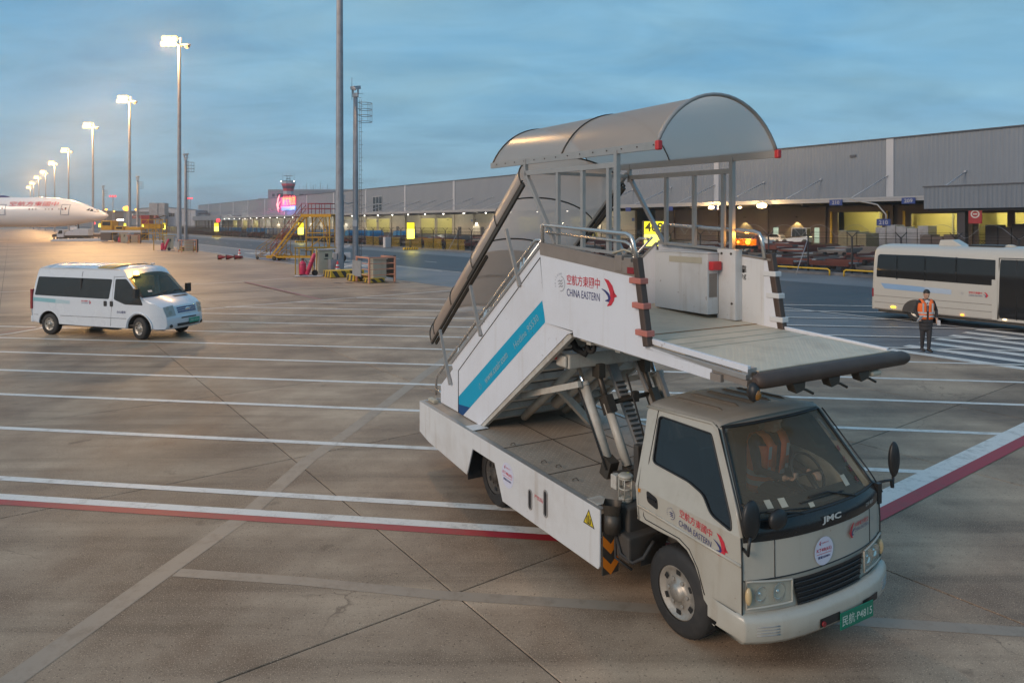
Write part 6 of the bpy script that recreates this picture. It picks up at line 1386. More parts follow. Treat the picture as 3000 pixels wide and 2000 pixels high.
def cage(p, q, lp, lq, h, label):
    t = thing('tube_cage', label, 'cage', S(p, q), SITE_A, 'salmon tube cages round the pit cabinets')
    for x, y in ((0, 0), (lq, 0), (0, lp), (lq, lp)): b = B(); b.beam((x, y, 0), (x, y, h), 0.11, 0.11); b.build('upright', 'salmon', t, 0.01)
    b = B()
    for z in (h-0.05,): b.beam((0, 0, z), (lq, 0, z), 0.09, 0.09); b.beam((0, 0, z), (0, lp, z), 0.09, 0.09); b.beam((lq, 0, z), (lq, lp, z), 0.09, 0.09)
    b.build('top_rail', 'salmon', t)
    b = B()
    for z in (h*0.3, h*0.52, h*0.74): b.beam((0, 0, z), (lq, 0, z), 0.045, 0.045); b.beam((0, 0, z), (0, lp*0.55, z), 0.045, 0.045); b.beam((lq, 0, z), (lq, lp, z), 0.045, 0.045)
    b.build('cage_bar', 'salmon', t)
    b = B(); b.bx((-0.1, lp*0.55, 0.35), (-0.05, lp*1.25, h*0.83)); b.build('door_sheet', 'grey_paint', t)
    b = B(); b.bx((lq+0.3, lp*0.3, 0.2), (lq+0.34, lp*1.2, h)); b.bx((lq+0.2, lp*0.25, 0), (lq+0.3, lp*0.33, h+0.05)); b.build('dark_screen', 'black', t)
    b = B(); b.bx((lq*0.32, lp*0.35, 0.2), (lq*0.85, lp*0.75, h*0.88)); c = b.build('cabinet', 'beige', t, 0.02); b = B(); b.bx((lq*0.3, lp*0.32, h*0.88), (lq*0.88, lp*0.78, h*0.93)); b.build('cabinet_lid', 'beige', c)
    return t
cg = cage(39.3, 17.9, 1.9, 1.75, 1.62, 'salmon tube cage round a beige cabinet by the near camera pole')
copy_tree(cg, S(95.2, 17.6), label='salmon tube cage at the foot of the mast with the biggest glare')
copy_tree(cg, S(141.8, 17.4), label='salmon tube cage at the foot of the second lit mast')
def cabinet(p, q, label, tall=1.75):
    t = thing('power_cabinet', label, 'cabinet', S(p, q), SITE_A-R(6), 'beige power cabinets at the mast feet')
    b = B(); b.bx((0, 0, 0.1), (1.05, 0.8, tall)); b.build('body', 'beige', t, 0.02); b = B(); b.bx((-0.06, -0.06, tall), (1.1, 0.86, tall+0.07)); b.build('lid', 'pilaster', t)
    b = B(); b.bx((0.50, -0.012, tall*0.72), (0.74, 0.0, tall*0.86)); b.bx((0.45, -0.03, tall*0.62), (0.7, 0.0, tall*0.66)); b.build('meter', 'black', t)
    b = B(); b.bx((0.08, -0.008, 0.15), (0.97, -0.001, tall-0.1)); b.build('cabinet_door', 'beige', t, 0.004)
    b = B()
    for x, y in ((-0.15, -0.2), (-0.15, 0.95), (-1.4, 0.95), (-1.4, -0.2)): b.beam((x, y, 0), (x, y, tall+0.2), 0.06, 0.06)
    b.beam((-1.5, -0.2, tall+0.2), (1.3, -0.2, tall+0.2), 0.08, 0.06); b.beam((-1.5, 0.95, tall+0.2), (1.3, 0.95, tall+0.2), 0.08, 0.06); b.build('guard_frame', 'yellow', t)
    return t
cb_ = cabinet(48.3, 18.0, 'beige power cabinet in a yellow frame left of the bare grey mast')
copy_tree(cb_, S(105.5, 17.4), label='beige power cabinet left of the mast with the biggest glare')
copy_tree(cb_, S(151.5, 17.2), label='beige power cabinet left of the second lit mast')
b = B(); b.bx((0, 0, 0), (0.9, 0.05, 1.1)); b.bx((0.0, 0.06, 0), (0.06, 0.9, 1.1)); tag(b.build('sheet_screen', 'galv', None, loc=S(47.6, 18.7), rz=SITE_A), 'low grey sheet screen between power cabinet and bare mast', 'screen')
def ext_cart(loc, rz, label):
    t = thing('extinguisher_cart', label, 'extinguisher', loc, rz, 'wheeled pink-red fire extinguishers')
    b = B(); b.lathe([(0.0, 0.12), (0.2, 0.12), (0.24, 0.2), (0.24, 0.85), (0.18, 1.0), (0.07, 1.05), (0.06, 1.12)], n=18); b.build('tank', 'pink_red', t)
    b = B(); b.lathe([(0.06, 1.13), (0.10, 1.15), (0.10, 1.25), (0, 1.28)], n=10); b.tube([(0, 0, 1.2), (0.2, 0, 1.15), (0.3, 0.1, 0.9)], 0.02, 6); b.build('valve', 'black', t)
    b = B(); p0, p1 = Vector((0.30, -0.1, 0.10)), Vector((0.85, -0.05, 1.62)); d = (p1-p0)
    b.tube([p0, p0+d*0.04, p0+d*0.86, p0+d*0.95, p1], [0.11, 0.15, 0.15, 0.10, 0.04], 16); b.build('tank', 'pink_red', t)
    b = B()
    for k in (0.2, 0.55, 0.72): c = p0+d*k; b.tube([c-d*0.012, c+d*0.012], 0.158, 16)
    b.tube([(0, 0, 0.82), (0, 0, 0.86)], 0.248, 18); b.build('strap', 'maroon', t)
    b = B(); b.tube([(0.95, 0.05, 0.1), (1.02, 0.0, 1.7)], 0.022, 6); b.tube([(0.75, 0.15, 0.1), (0.8, 0.1, 1.3)], 0.022, 6); b.tube([(-0.15, -0.15, 0.1), (1.0, -0.05, 0.1)], 0.022, 6); b.build('cart_frame', 'black', t)
    b = B(); b.lathe([(0.02, -0.05), (0.2, -0.06), (0.22, 0), (0.2, 0.06), (0.02, 0.05)], (0.80, 0.2, 0.22), 'y', 18); b.lathe([(0.02, -0.04), (0.08, -0.05), (0.08, 0.05), (0.02, 0.04)], (-0.15, 0.1, 0.08), 'y', 12); b.build('wheel', 'rubber', t)
    b = B(); b.bx((-0.5, -0.5, 0.0), (1.4, 0.6, 0.035)); b.build('pad', 'pilaster', t)
    return t
ex = ext_cart((-14.75, 48.1, 0), R(5), 'wheeled pink-red fire extinguisher cart left of the bare grey mast')
copy_tree(ex, (-47.7, 93.2, 0), R(0), label='wheeled red fire extinguisher near the mast with the biggest glare')
copy_tree(ex, (-76.5, 133, 0), R(0), label='wheeled red fire extinguisher near the second lit mast')
# cones
def cone(loc, label, sc_=1.0):
    t = thing('traffic_cone', label, 'traffic cone', loc, 0, 'orange traffic cones')
    b = B(); b.lathe([(0.20*sc_, 0.04*sc_), (0.035*sc_, 0.78*sc_), (0.0, 0.79*sc_)], n=18); b.build('cone_body', 'redplastic', t)
    b = B(); b.lathe([(0.168*sc_, 0.20*sc_), (0.126*sc_, 0.39*sc_)], n=18); b.lathe([(0.105*sc_, 0.50*sc_), (0.078*sc_, 0.60*sc_)], n=18); b.build('reflective_band', 'reflect', t)
    b = B(); b.box((0, 0, 0.03*sc_), (0.46*sc_, 0.46*sc_, 0.06*sc_)); b.build('cone_base', 'black', t, 0.01); return t
c1 = cone((-28.9, 72.4, 0), 'upright red cone with black base on the apron edge line', 1.25)
copy_tree(c1, (-12.65, 49.5, 0.0), label='orange cone standing behind the hazard block by the bare mast')
c3 = thing('traffic_cone', 'dark red cone', 'traffic cone', (0, 0, 0), 0, 'fallen dark red cones')
b = B(); b.lathe([(0.24, 0.04), (0.05, 0.85), (0.0, 0.86)], n=16); b.build('cone_body', 'redbox', c3); b = B(); b.box((0, 0, 0.03), (0.5, 0.5, 0.06)); b.build('cone_base', 'black', c3)
for k in range(3):
    o = copy_tree(c3, (-30.4+0.75*k, 70.9+0.1*k, 0.2), 0.4*k, label=['fallen red cone lying leftmost beside the upright cone', 'fallen red cone lying in the middle of three', 'fallen red cone lying next to the upright cone'][k]); o.rotation_euler = (R(86), 0, R(70+15*k))
for ch in kids(c3): bpy.data.objects.remove(ch)
bpy.data.objects.remove(c3)
# ------------------------------------------------------------------ yellow maintenance stair and the smaller one beside it
ms = thing('maintenance_stair', 'tall yellow maintenance stair platform with dark red top rails', 'stair platform', (-21.0, 69.5, 0), R(-4))
def tubes(b, segs, r, n=5):
    for p, q in segs: b.tube([p, q], r, n)
b = B()
for x in (0.35, 2.75):
    for y in (-0.8, 0.9): tubes(b, [((x, y, 0.3), (x, y, 4.6))], 0.07)
for z in (1.0, 2.3, 2.75, 4.45): tubes(b, [((0.35, -0.8, z), (2.75, -0.8, z)), ((0.35, 0.9, z), (2.75, 0.9, z)), ((0.35, -0.8, z), (0.35, 0.9, z)), ((2.75, -0.8, z), (2.75, 0.9, z))], 0.045)
tubes(b, [((0.35, -0.8, 2.75), (1.5, -0.8, 4.45)), ((2.75, -0.8, 2.75), (1.5, -0.8, 4.45)), ((0.35, -0.8, 1.0), (2.0, -0.8, 2.3)), ((2.75, -0.8, 1.0), (2.4, -0.8, 2.3)), ((0.35, 0.9, 2.75), (1.5, 0.9, 4.45)), ((1.6, -0.8, 2.3), (1.2, 0.9, 0.5)), ((2.1, -0.8, 4.4), (1.9, 0.2, 0.6)), ((2.3, -0.6, 4.4), (2.2, 0.4, 0.6))], 0.04)
b.build('scaffold_frame', 'yellow', ms)
b = B(); b.bx((-0.15, -0.95, 4.56), (2.95, 1.05, 4.66)); b.bx((-0.15, -1.0, 4.35), (2.95, -0.96, 4.56)); b.build('platform', 'yellow', ms)
b = B()
for x in (-0.1, 0.55, 0.95, 1.35, 1.75, 2.3, 2.9): tubes(b, [((x, -0.92, 4.66), (x, -0.92, 5.72))], 0.03)
tubes(b, [((-0.1, -0.92, 5.72), (2.9, -0.92, 5.72)), ((-0.1, -0.92, 5.2), (2.9, -0.92, 5.2)), ((-0.1, 1.0, 5.72), (2.9, 1.0, 5.72)), ((-0.1, 1.0, 5.2), (2.9, 1.0, 5.2)), ((2.9, -0.92, 5.72), (2.9, 1.0, 5.72)), ((2.9, 1.0, 4.66), (2.9, 1.0, 5.72)), ((-0.1, 1.0, 4.66), (-0.1, 1.0, 5.72)), ((1.3, 1.0, 4.66), (1.3, 1.0, 5.72))], 0.03); b.build('top_rail', 'maroon', ms)
b = B()
for y in (-0.85, 0.35): b.beam((-3.3, y, 0.35), (0.0, y, 4.6), 0.06, 0.16)
b.build('stair_stringer', 'yellow', ms)
st0 = None
for k in range(19):
    p = Vector((-3.25, -0.25, 0.45)).lerp(Vector((-0.05, -0.25, 4.58)), k/18)
    if st0 is None: b = B(); b.bx((-0.13, -0.58, -0.02), (0.13, 0.58, 0.02)); st0 = b.build('tread', 'yellow', ms, loc=p)
    else: inst(st0, loc=p)
b = B()
for y in (-0.88, 0.38):
    tubes(b, [((-3.3, y, 1.35), (-0.1, y, 5.65)), ((-3.3, y, 0.9), (-0.1, y, 5.2))], 0.03)
    for k in range(6): t_ = k/5; x = -3.3+3.2*t_; z = 0.4+4.2*t_; tubes(b, [((x, y, z), (x, y, z+1.0))], 0.025)
b.build('stair_rail', 'maroon', ms)
b = B(); b.bx((-3.6, -0.95, 0.25), (2.9, -0.75, 0.42)); b.bx((-3.6, 0.85, 0.25), (2.9, 1.0, 0.42)); b.bx((-3.7, -0.95, 0.2), (-2.7, 0.5, 0.5)); b.build('base_frame', 'yellow', ms)
for x, y in ((-2.9, -0.9), (-2.5, -0.6), (2.6, -0.9), (2.6, 0.9), (-2.9, 0.9)): b = B(); b.lathe([(0.02, -0.07), (0.18, -0.08), (0.22, -0.04), (0.22, 0.04), (0.18, 0.08), (0.02, 0.07)], (x, y, 0.22), 'y', 16); b.build('castor', 'rubber', ms)
b = B()
for k in range(16): a = 2*PI*k/16; b.tube([(-1.2+0.9*math.cos(a+i*0.4)*0.62+0.2, -1.25+0.1*(k % 5), 0.55+0.5*math.sin(a+i*0.4)) if i else (-1.2, -1.2, 0.5) for i in range(6)], 0.02, 4)
o = tag(b.build('hose_tangle', mat('ochre_hose', (0.36, 0.20, 0.03), 0.6, var=0.2), None, loc=(-21.9, 70.3, 0)), 'ochre tangle of hose lying at the foot of the yellow stair', 'hose')
o['kind'] = 'stuff'
b = B(); b.bx((-0.9, -0.3, 0.95), (0.9, 0.3, 1.02)); b.tube([(0, 0, 0), (0, 0, 0.95)], 0.06, 8); tag(b.build('small_bench', 'steel_dark', None, loc=(-20.2, 68.6, 0)), 'small dark trestle below the yellow platform', 'bench')
m2 = thing('step_stand', 'low rusty yellow step stand left of the tall yellow stair', 'step stand', (-26.6, 71.6, 0), R(-2))
M['rusty_yellow'] = mat('rusty_yellow', (0.30, 0.17, 0.035), 0.55, var=0.2, dirt=(0.15, 0.06, 0.02), dscale=3, damt=0.6)
b = B()
for y in (-0.6, 0.6): tubes(b, [((0, y, 0.3), (3.2, y, 2.1)), ((0, y, 0.1), (0, y, 1.0)), ((0, y, 1.0), (0.3, y, 1.35)), ((0.3, y, 1.35), (3.0, y, 3.0)), ((0.2, y, 0.9), (3.0, y, 2.6)), ((3.2, y, 0.2), (3.2, y, 3.0)), ((1.6, y, 0.2), (3.2, y, 1.4)), ((0, y, 0.25), (3.3, y, 0.25)), ((1.1, y, 0.7), (1.1, y, 1.8)), ((2.2, y, 1.3), (2.2, y, 2.5))], 0.03)
b.build('step_frame', 'rusty_yellow', m2)
st0 = None
for k in range(9):
    p = Vector((0.1+0.38*k, 0, 0.36+0.215*k))
    if st0 is None: b = B(); b.bx((-0.12, -0.58, -0.02), (0.14, 0.58, 0.02)); st0 = b.build('tread', 'rusty_yellow', m2, loc=p)
    else: inst(st0, loc=p)
for x in (0.15, 3.0): b = B(); b.lathe([(0.02, -0.05), (0.14, -0.06), (0.14, 0.06), (0.02, 0.05)], (x, -0.6, 0.14), 'y', 14); b.build('castor', 'rubber', m2)
tb = thing('tow_dolly', 'small grey towing trolley with black wheel behind the bare mast', 'trolley', (-16.9, 66.0, 0), R(20))
b = B(); b.beam((-2.0, 0, 1.0), (1.2, 0, 1.55), 0.2, 0.2); b.bx((-0.4, -0.5, 0.4), (1.2, 0.5, 0.9)); b.build('frame', 'pilaster', tb)
for y in (-0.55, 0.55): b = B(); b.lathe([(0.05, -0.12), (0.35, -0.13), (0.4, 0), (0.35, 0.13), (0.05, 0.12)], (0.4, y, 0.4), 'y', 18); b.build('wheel', 'rubber', tb)
b = B(); b.bx((0, 0, 0), (1.0, 0.8, 1.6)); tag(b.build('utility_box', 'pilaster', None, 0.03, loc=S(96.5, 46.6), rz=SITE_A), 'white utility box on the road shoulder before the fence', 'utility box')
# ------------------------------------------------------------------ minibus van; x forward, the side seen is y < 0
van = thing('minibus_van', 'white crew van with lit amber beacon, dark windows and green plate', 'van', (-13.39, 23.16, 0), R(-16))
M['van_white'] = mat('van_paint', (0.68, 0.70, 0.73), 0.25, var=0.03, scale=1.2, coat=0.4, dirt=(0.42, 0.40, 0.38), dscale=1.2, damt=0.2)
M['van_glass'] = glass('green_tint_glass', (0.10, 0.17, 0.16), 0.34, 0.03)
def vy(x, z):
    y = 0.97-0.115*max(0, z-1.25)-0.03*max(0, 0.75-z)
    if x > 2.1: y -= 0.40*((x-2.1)/0.68)**2*0.55
    if x < -2.4: y -= 0.10*((-2.4-x)/0.22)**2*0.5
    return y
def arch_pts(cx, r, z0, n=14, c=0.36):
    a0 = math.asin(min(1, max(-1, (z0-c)/r))); return [(cx+r*math.cos(PI-a0-(PI-2*a0)*k/n), c+r*math.sin(PI-a0-(PI-2*a0)*k/n)) for k in range(n+1)]
out = [(-2.58, 0.42)]+[(-2.30, 0.40)]+arch_pts(-1.85, 0.44, 0.38)+[(-0.4, 0.36)]+[(1.38, 0.35)]+arch_pts(1.85, 0.46, 0.35)+[(2.50, 0.34), (2.70, 0.34), (2.77, 0.45), (2.76, 0.66), (2.74, 0.76), (2.66, 1.0), (2.4, 1.16), (2.0, 1.305), (1.97, 1.33), (1.38, 1.93), (1.22, 2.14), (1.1, 2.2), (-2.25, 2.24), (-2.38, 2.16), (-2.50, 1.7), (-2.60, 1.1), (-2.62, 0.8)]
wins = {'side': rnd([(-2.36, 1.93), (-2.46, 1.31), (0.66, 1.26), (0.73, 1.90)], 0.06), 'door': rnd([(0.86, 1.91), (0.86, 1.26), (1.30, 1.11), (2.02, 1.10), (1.92, 1.31), (1.36, 1.86), (1.28, 1.92)], 0.05)}
for sg in (-1, 1):
    f = lambda u, w, t: (u, sg*(vy(u, w)-t), w)
    plate(out, [wins['side'], wins['door']], f, 0.04, grid=0.11).build('body_side', 'van_white', van)
    for nm, w_, gm in (('side_window', wins['side'], 'glass_smoke'), ('door_window', wins['door'], 'glass_smoke')):
        o = plate(w_, [], lambda u, w, t: (u, sg*(vy(u, w)+0.003-t), w), 0.006).build(nm, gm, van)
        if nm == 'side_window':
            b = B(); b.bx((-0.55, sg*0.93, 1.30), (-0.50, sg*(vy(0, 1.6)+0.006), 1.91)); b.build('window_bar', 'black', o)
    b = B()
    for pts in ([(0.80, 2.0), (0.79, 1.2), (0.72, 0.40)], [(0.83, 1.97), (1.25, 2.0)], [(-2.5, 0.66), (-2.3, 0.66)], [(-1.35, 0.66), (1.36, 0.66)], [(-0.52, 1.95), (-0.5, 2.13)]): b.tube([f(u, w, -0.002) for u, w in pts], 0.006, 5)
    b.build('panel_seam', 'black', van)
    b = B(); b.tube([f(x, 2.215, -0.01) for x in (-2.3, -1, 0.3, 1.0)], 0.014, 6); b.build('roof_gutter', 'van_white', van)
    for x in (0.52, 0.77): b = B(); hp2 = rnd([(x-0.06, 1.20), (x+0.06, 1.20), (x+0.06, 1.03), (x-0.06, 1.03)], 0.03); plate(hp2, [], lambda u, w, t: (u, sg*(vy(u, w)+0.012-t), w), 0.02, b); b.build('door_handle', 'black', van)
    pts = [(1.85+0.50*math.cos(PI*k/16), 0.36+0.50*math.sin(PI*k/16)) for k in range(17)]; b = B(); b.tube([f(u, max(w, 0.36), -0.004) for u, w in pts], 0.022, 6); b.build('arch_lip', 'van_white', van)
    for cx in (-1.85, 1.85):
        pts = [(cx+0.45*math.cos(PI*k/14), 0.36+0.45*math.sin(PI*k/14)) for k in range(15)]; b = B(); b.loft([[Vector((u, sg*0.93, w)) for u, w in pts], [Vector((u, sg*0.62, w)) for u, w in pts]], closed=False); b.add([Vector((u, sg*0.62, w)) for u, w in pts], [tuple(range(15))]); b.build('arch_liner', 'under', van)
for x in (-1.85, 1.85):
    for sg in (-1, 1):
        w_ = make_wheel(van, x, sg*0.84, 0.355, 0.21, sg, alloy='rim_dirty', nbolt=5)
        if x > 0: w_.rotation_euler = (0, 0, R(-12))
b = B(); b.bx((-2.5, -0.75, 0.30), (2.6, 0.75, 0.42)); b.bx((-0.3, -0.6, 0.22), (0.6, 0.2, 0.32)); b.build('underbody', 'under', van)
# roof, tail, nose
b = B(); ys = [k/10 for k in range(-10, 11)]
b.loft([[Vector((x, s*0.865, z+0.10*(1-abs(s)**2.6)-(0.0 if abs(s) < 0.99 else 0.0))) for s in ys] for x, z in ((-2.40, 2.14), (-2.36, 2.19), (-2.25, 2.23), (-1.0, 2.24), (0.3, 2.225), (1.1, 2.2))], closed=False); b.build('roof', 'van_white', van)
b = B()
for k in range(7): x = -2.1+0.42*k; b.tube([(x, s*0.8, 2.235+0.10*(1-abs(s*0.925)**2.6)) for s in [i/8 for i in range(-8, 9)]], 0.018, 6)
b.build('roof_rib', 'van_white', van)
yb_ = mat('amber_yellow_stripe', (0.55, 0.30, 0.03), 0.4, var=0.06)
b = B(); b.loft([[Vector((x, s*0.868, 2.2+0.035+0.104*(1-abs(s)**2.6)+0.012*(1.1-x))) for s in ys] for x in (0.08, 0.3, 0.5, 0.72)], closed=False); b.build('roof_stripe', yb_, van)
b = B(); b.loft([[Vector((x, s*(vy(-2.3, z)-0.02), z)) for s in (-1, -0.9, 0, 0.9, 1)] for x, z in ((-2.58, 0.42), (-2.62, 0.8), (-2.60, 1.1), (-2.5, 1.7), (-2.38, 2.16))], closed=False); b.build('tail', 'van_white', van)
b = B(); b.bx((-2.66, -0.95, 0.40), (-2.55, 0.95, 0.62)); b.build('rear_bumper', 'van_white', van, 0.03); b = B(); b.bx((-2.645, -0.97, 0.85), (-2.56, -0.88, 1.5)); b.build('tail_lamp', 'redbox', van)
prof_ = {'roof0': (1.1, 2.30, 1.1, 2.2, 0.865), 'roof1': (1.36, 2.24, 1.22, 2.14, 0.868), 'ws_t': (1.48, 2.10, 1.38, 1.93, 0.89), 'ws_b': (2.16, 1.37, 1.97, 1.33, 0.96), 'hd0': (2.20, 1.345, 2.0, 1.305, 0.962), 'hd1': (2.55, 1.235, 2.4, 1.16, 0.93), 'hd2': (2.80, 1.06, 2.66, 1.0, 0.83), 'gr': (2.88, 0.80, 2.74, 0.76, 0.79), 'bp0': (2.93, 0.70, 2.76, 0.66, 0.78), 'bp1': (2.95, 0.46, 2.77, 0.45, 0.775), 'bp2': (2.84, 0.33, 2.70, 0.34, 0.785)}
def nose_row(key, s0=-1, s1=1, off=0.0, n=20):
    xc, zc, xs, zs, ysd = prof_[key] if isinstance(key, str) else key; row = []
    for i in range(n+1):
        s = s0+(s1-s0)*i/n; t = abs(s)**2.6; row.append(Vector((xc+(xs-xc)*t+off, ysd*s, zc+(zs-zc)*t+off*0.3)))
    return row
def mixk(a, b_, t): return tuple(p+(q-p)*t for p, q in zip(prof_[a], prof_[b_]))
def nose(name, keys, m, s0=-1, s1=1, off=0.0, parent=None):
    b = B(); b.loft([nose_row(k, s0, s1, off) for k in keys], closed=False); return b.build(name, m, van if parent is None else parent)
nose('roof_front', ['roof0', 'roof1', 'ws_t'], 'van_white')
nose('windshield', [mixk('ws_t', 'ws_b', t) for t in (0.02, 0.25, 0.5, 0.75, 0.98)], 'van_glass', -0.95, 0.95, 0.0)
for sg in (-1, 1): nose('windshield_pillar', [mixk('ws_t', 'ws_b', t) for t in (0, 0.5, 1)], 'black', 0.945*sg, 1.0*sg, 0.004)
nose('hood', ['ws_b', 'hd0', 'hd1', 'hd2'], 'van_white')
nose('front_face', ['hd2', 'gr', 'bp0'], 'van_white')
nose('bumper', ['bp0', 'bp1', 'bp2'], 'van_white', off=0.004)
nose('wiper_cowl', [mixk('ws_t', 'ws_b', t) for t in (0.94, 1.0)], 'black', -0.9, 0.9, 0.012)
b = B(); b.tube([nose_row(mixk('ws_t', 'ws_b', 0.97), -0.1, 0.1, 0.02)[10], nose_row(mixk('ws_t', 'ws_b', 0.85), 0.25, 0.35, 0.02)[10], nose_row(mixk('ws_t', 'ws_b', 0.86), 0.7, 0.75, 0.012)[10]], 0.014, 6); b.tube([nose_row(mixk('ws_t', 'ws_b', 0.97), -0.7, -0.6, 0.02)[10], nose_row(mixk('ws_t', 'ws_b', 0.86), -0.1, 0.0, 0.014)[10]], 0.014, 6); b.build('wiper', 'black', van)
nose('hood_vent', [mixk('hd0', 'hd1', t) for t in (0.15, 0.5)], 'black', -0.02, 0.70, 0.006)
gl = nose('grille', [mixk('hd2', 'gr', t) for t in (0.15, 0.95)], 'navy', -0.50, 0.50, 0.008)
for t in (0.18, 0.42, 0.66, 0.92): b = B(); b.tube(nose_row(mixk('hd2', 'gr', t), -0.52, 0.52, 0.016), 0.014, 6); b.build('grille_bar', 'chrome', gl)
c = nose_row(mixk('hd2', 'gr', 0.5), -0.01, 0.01, 0.03)[10]; b = B(); b.sphere(c, 0.09, 16, 8, sc3=(0.2, 1.25, 0.55)); b.build('grille_badge', 'chrome', gl)
for sg in (-1, 1):
    b = B(); b.loft([nose_row(mixk('hd2', 'gr', t), 0.62*sg, (0.99+0.0*t)*sg, 0.006) for t in (-0.15, 0.3, 0.75, 1.15)], closed=False); hl = b.build('headlight', 'alu', van)
    b = B(); c = nose_row(mixk('hd2', 'gr', 0.75), 0.8*sg, 0.82*sg, 0.012)[10]; b.sphere(c, 0.075, 12, 8, sc3=(0.4, 1, 1)); c2 = nose_row(mixk('hd2', 'gr', 0.1), 0.85*sg, 0.87*sg, 0.012)[10]; b.sphere(c2, 0.06, 12, 8, sc3=(0.4, 1, 1)); b.build('lamp_bowl', 'lens', hl)
    b = B(); c = nose_row('bp1', 0.84*sg, 0.86*sg, 0.0)[10]; b.sphere(c+Vector((0.0, 0, -0.02)), 0.07, 12, 8, sc3=(0.4, 1, 0.8)); b.build('fog_lamp', 'black', van)
    b = B(); b.tube([(1.88, sg*0.95, 1.38), (1.92, sg*1.05, 1.42)], 0.03, 8); b.box((1.90, sg*1.12, 1.50), (0.12, 0.18, 0.30)); b.build('wing_mirror', 'black', van, 0.03)
nose('bumper_slot', [mixk('bp0', 'bp1', t) for t in (0.06, 0.22)], 'black', -0.42, 0.42, 0.010)
nose('air_intake', [mixk('bp0', 'bp1', t) for t in (0.82, 1.2)], 'black', -0.62, 0.62, 0.008)
b = B(); b.box((2.975, 0.20, 0.55), (0.012, 0.46, 0.15)); vp = b.build('number_plate', mat('green_plate_bright', (0.0, 0.30, 0.19), 0.4, var=0.04), van, 0.004)
text('民航·W5091', 'plate_number', 'plate_ink', vp, (2.982, 0.20, 0.55), (0, 1, 0), (0, 0, 1), 0.09, 0.40, 0.01)
text('办公服务', 'door_lettering', 'navy', van, (1.17, -0.9745, 0.86), (1, 0, 0), (0, 0, 1), 0.085, 0.36, 0.01)
airline_block(van, (-0.33, -0.9735, 1.135), (1, 0, 0), (0, 0, 1), 0.28)
b = B(); b.add([(-2.52, -0.972, 1.11), (-1.55, -0.9735, 1.07), (-1.55, -0.9735, 1.20), (-2.51, -0.972, 1.235)], [(0, 1, 2, 3)], 0); b.add([(-1.55, -0.9735, 1.07), (-0.95, -0.9735, 1.055), (-0.95, -0.9735, 1.165), (-1.55, -0.9735, 1.20)], [(0, 1, 2, 3)], 1); b.build('stripe', ['teal_pale', mat('fading_teal', (0.45, 0.57, 0.60), 0.35, var=0.05)], van)
# cabin
b = B(); b.bx((1.45, -0.85, 0.9), (2.0, 0.85, 1.22)); b.build('dashboard', 'black', van, 0.03)
for x, y in ((0.95, -0.45), (0.95, 0.45), (-0.2, -0.5), (-0.2, 0.4), (-1.2, -0.5), (-1.2, 0.4)): b = B(); b.bx((x-0.2, y-0.24, 0.75), (x+0.3, y+0.24, 0.9)); b.bx((x-0.28, y-0.23, 0.9), (x-0.12, y+0.23, 1.55)); b.build('seat', 'suit', van, 0.03)
b = B(); b.bx((-2.4, -0.9, 0.42), (2.0, 0.9, 0.46)); b.build('cabin_floor', 'under', van)
b = B(); b.cyl((1.47, -0.68, 2.00), (1.47, -0.68, 2.04), 0.10, n=16); be = b.build('beacon', 'black', van); b = B(); b.lathe([(0.085, 2.04), (0.09, 2.09), (0.075, 2.16), (0.0, 2.19)], (1.47, -0.68, 0), 'z', 16); b.build('beacon_dome', emitter('amber_dome_lit', (1.0, 0.55, 0.06), 14), be)
light('beacon_light', 'POINT', 22, (1.0, 0.5, 0.08), be, (1.60, -0.80, 2.20), 0.06)
b = B(); b.tube([(1.1, 0.2, 2.34), (0.95, 0.15, 2.42)], 0.01, 5); b.sphere((1.05, 0.45, 2.33), 0.06, 10, 6, sc3=(1.4, 1, 0.6)); b.build('roof_aerial', 'pilaster', van)
b = B(); b.loft([nose_row(mixk('ws_t', 'ws_b', t), -0.72, -0.58, 0.008) for t in (0.72, 0.80)], closed=False); b.build('windshield_card', 'shirt', van)
# ------------------------------------------------------------------ coach behind the person
bus = thing('shuttle_bus', 'white shuttle bus with dark windows and pale blue stripe by the zebra crossing', 'bus', (15.24, 27.57, 0), math.atan2(-0.806, 0.592))
M['bus_white'] = mat('bus_paint', (0.50, 0.46, 0.40), 0.3, var=0.05, scale=1, coat=0.3, dirt=(0.38, 0.33, 0.27), dscale=1, damt=0.3)  # paint darkened and warmed to carry the reflected veil over the bus
sec = [(-1.0, 0.33), (-1.025, 0.6), (-1.03, 1.2), (-1.02, 1.9), (-0.985, 2.45), (-0.955, 2.58), (-0.90, 2.69), (-0.80, 2.78), (-0.6, 2.85), (-0.3, 2.89), (0, 2.90)]
sec = sec+[(-y, z) for y, z in reversed(sec[:-1])]
def bus_ring(x, k, dz): return [Vector((x+(z-1.5)*0.04*(1 if x < 0.1 else 0), y*k, 1.5+(z-1.5)*dz if z > 1.5 else z)) for y, z in sec]
b = B(); b.loft([bus_ring(-0.20, 0.90, 0.93), bus_ring(-0.16, 0.955, 0.965), bus_ring(-0.06, 0.985, 0.985), bus_ring(0.15, 1.0, 1.0), bus_ring(2, 1, 1), bus_ring(4.07, 1, 1), bus_ring(5.4, 1, 1), bus_ring(6.6, 1, 1), bus_ring(6.95, 0.97, 0.95), bus_ring(7.15, 0.90, 0.85)], closed=False)
b.add(bus_ring(-0.20, 0.90, 0.93), [tuple(range(len(sec)))]); b.add(bus_ring(7.15, 0.90, 0.85), [tuple(range(len(sec)))]); b.build('body', 'bus_white', bus)
def sy(z): # side surface
    for (y0, z0), (y1, z1) in zip(sec, sec[1:]):
        if z0 <= z <= z1: return -(y0+(y1-y0)*(z-z0)/(z1-z0))
    return 1.0
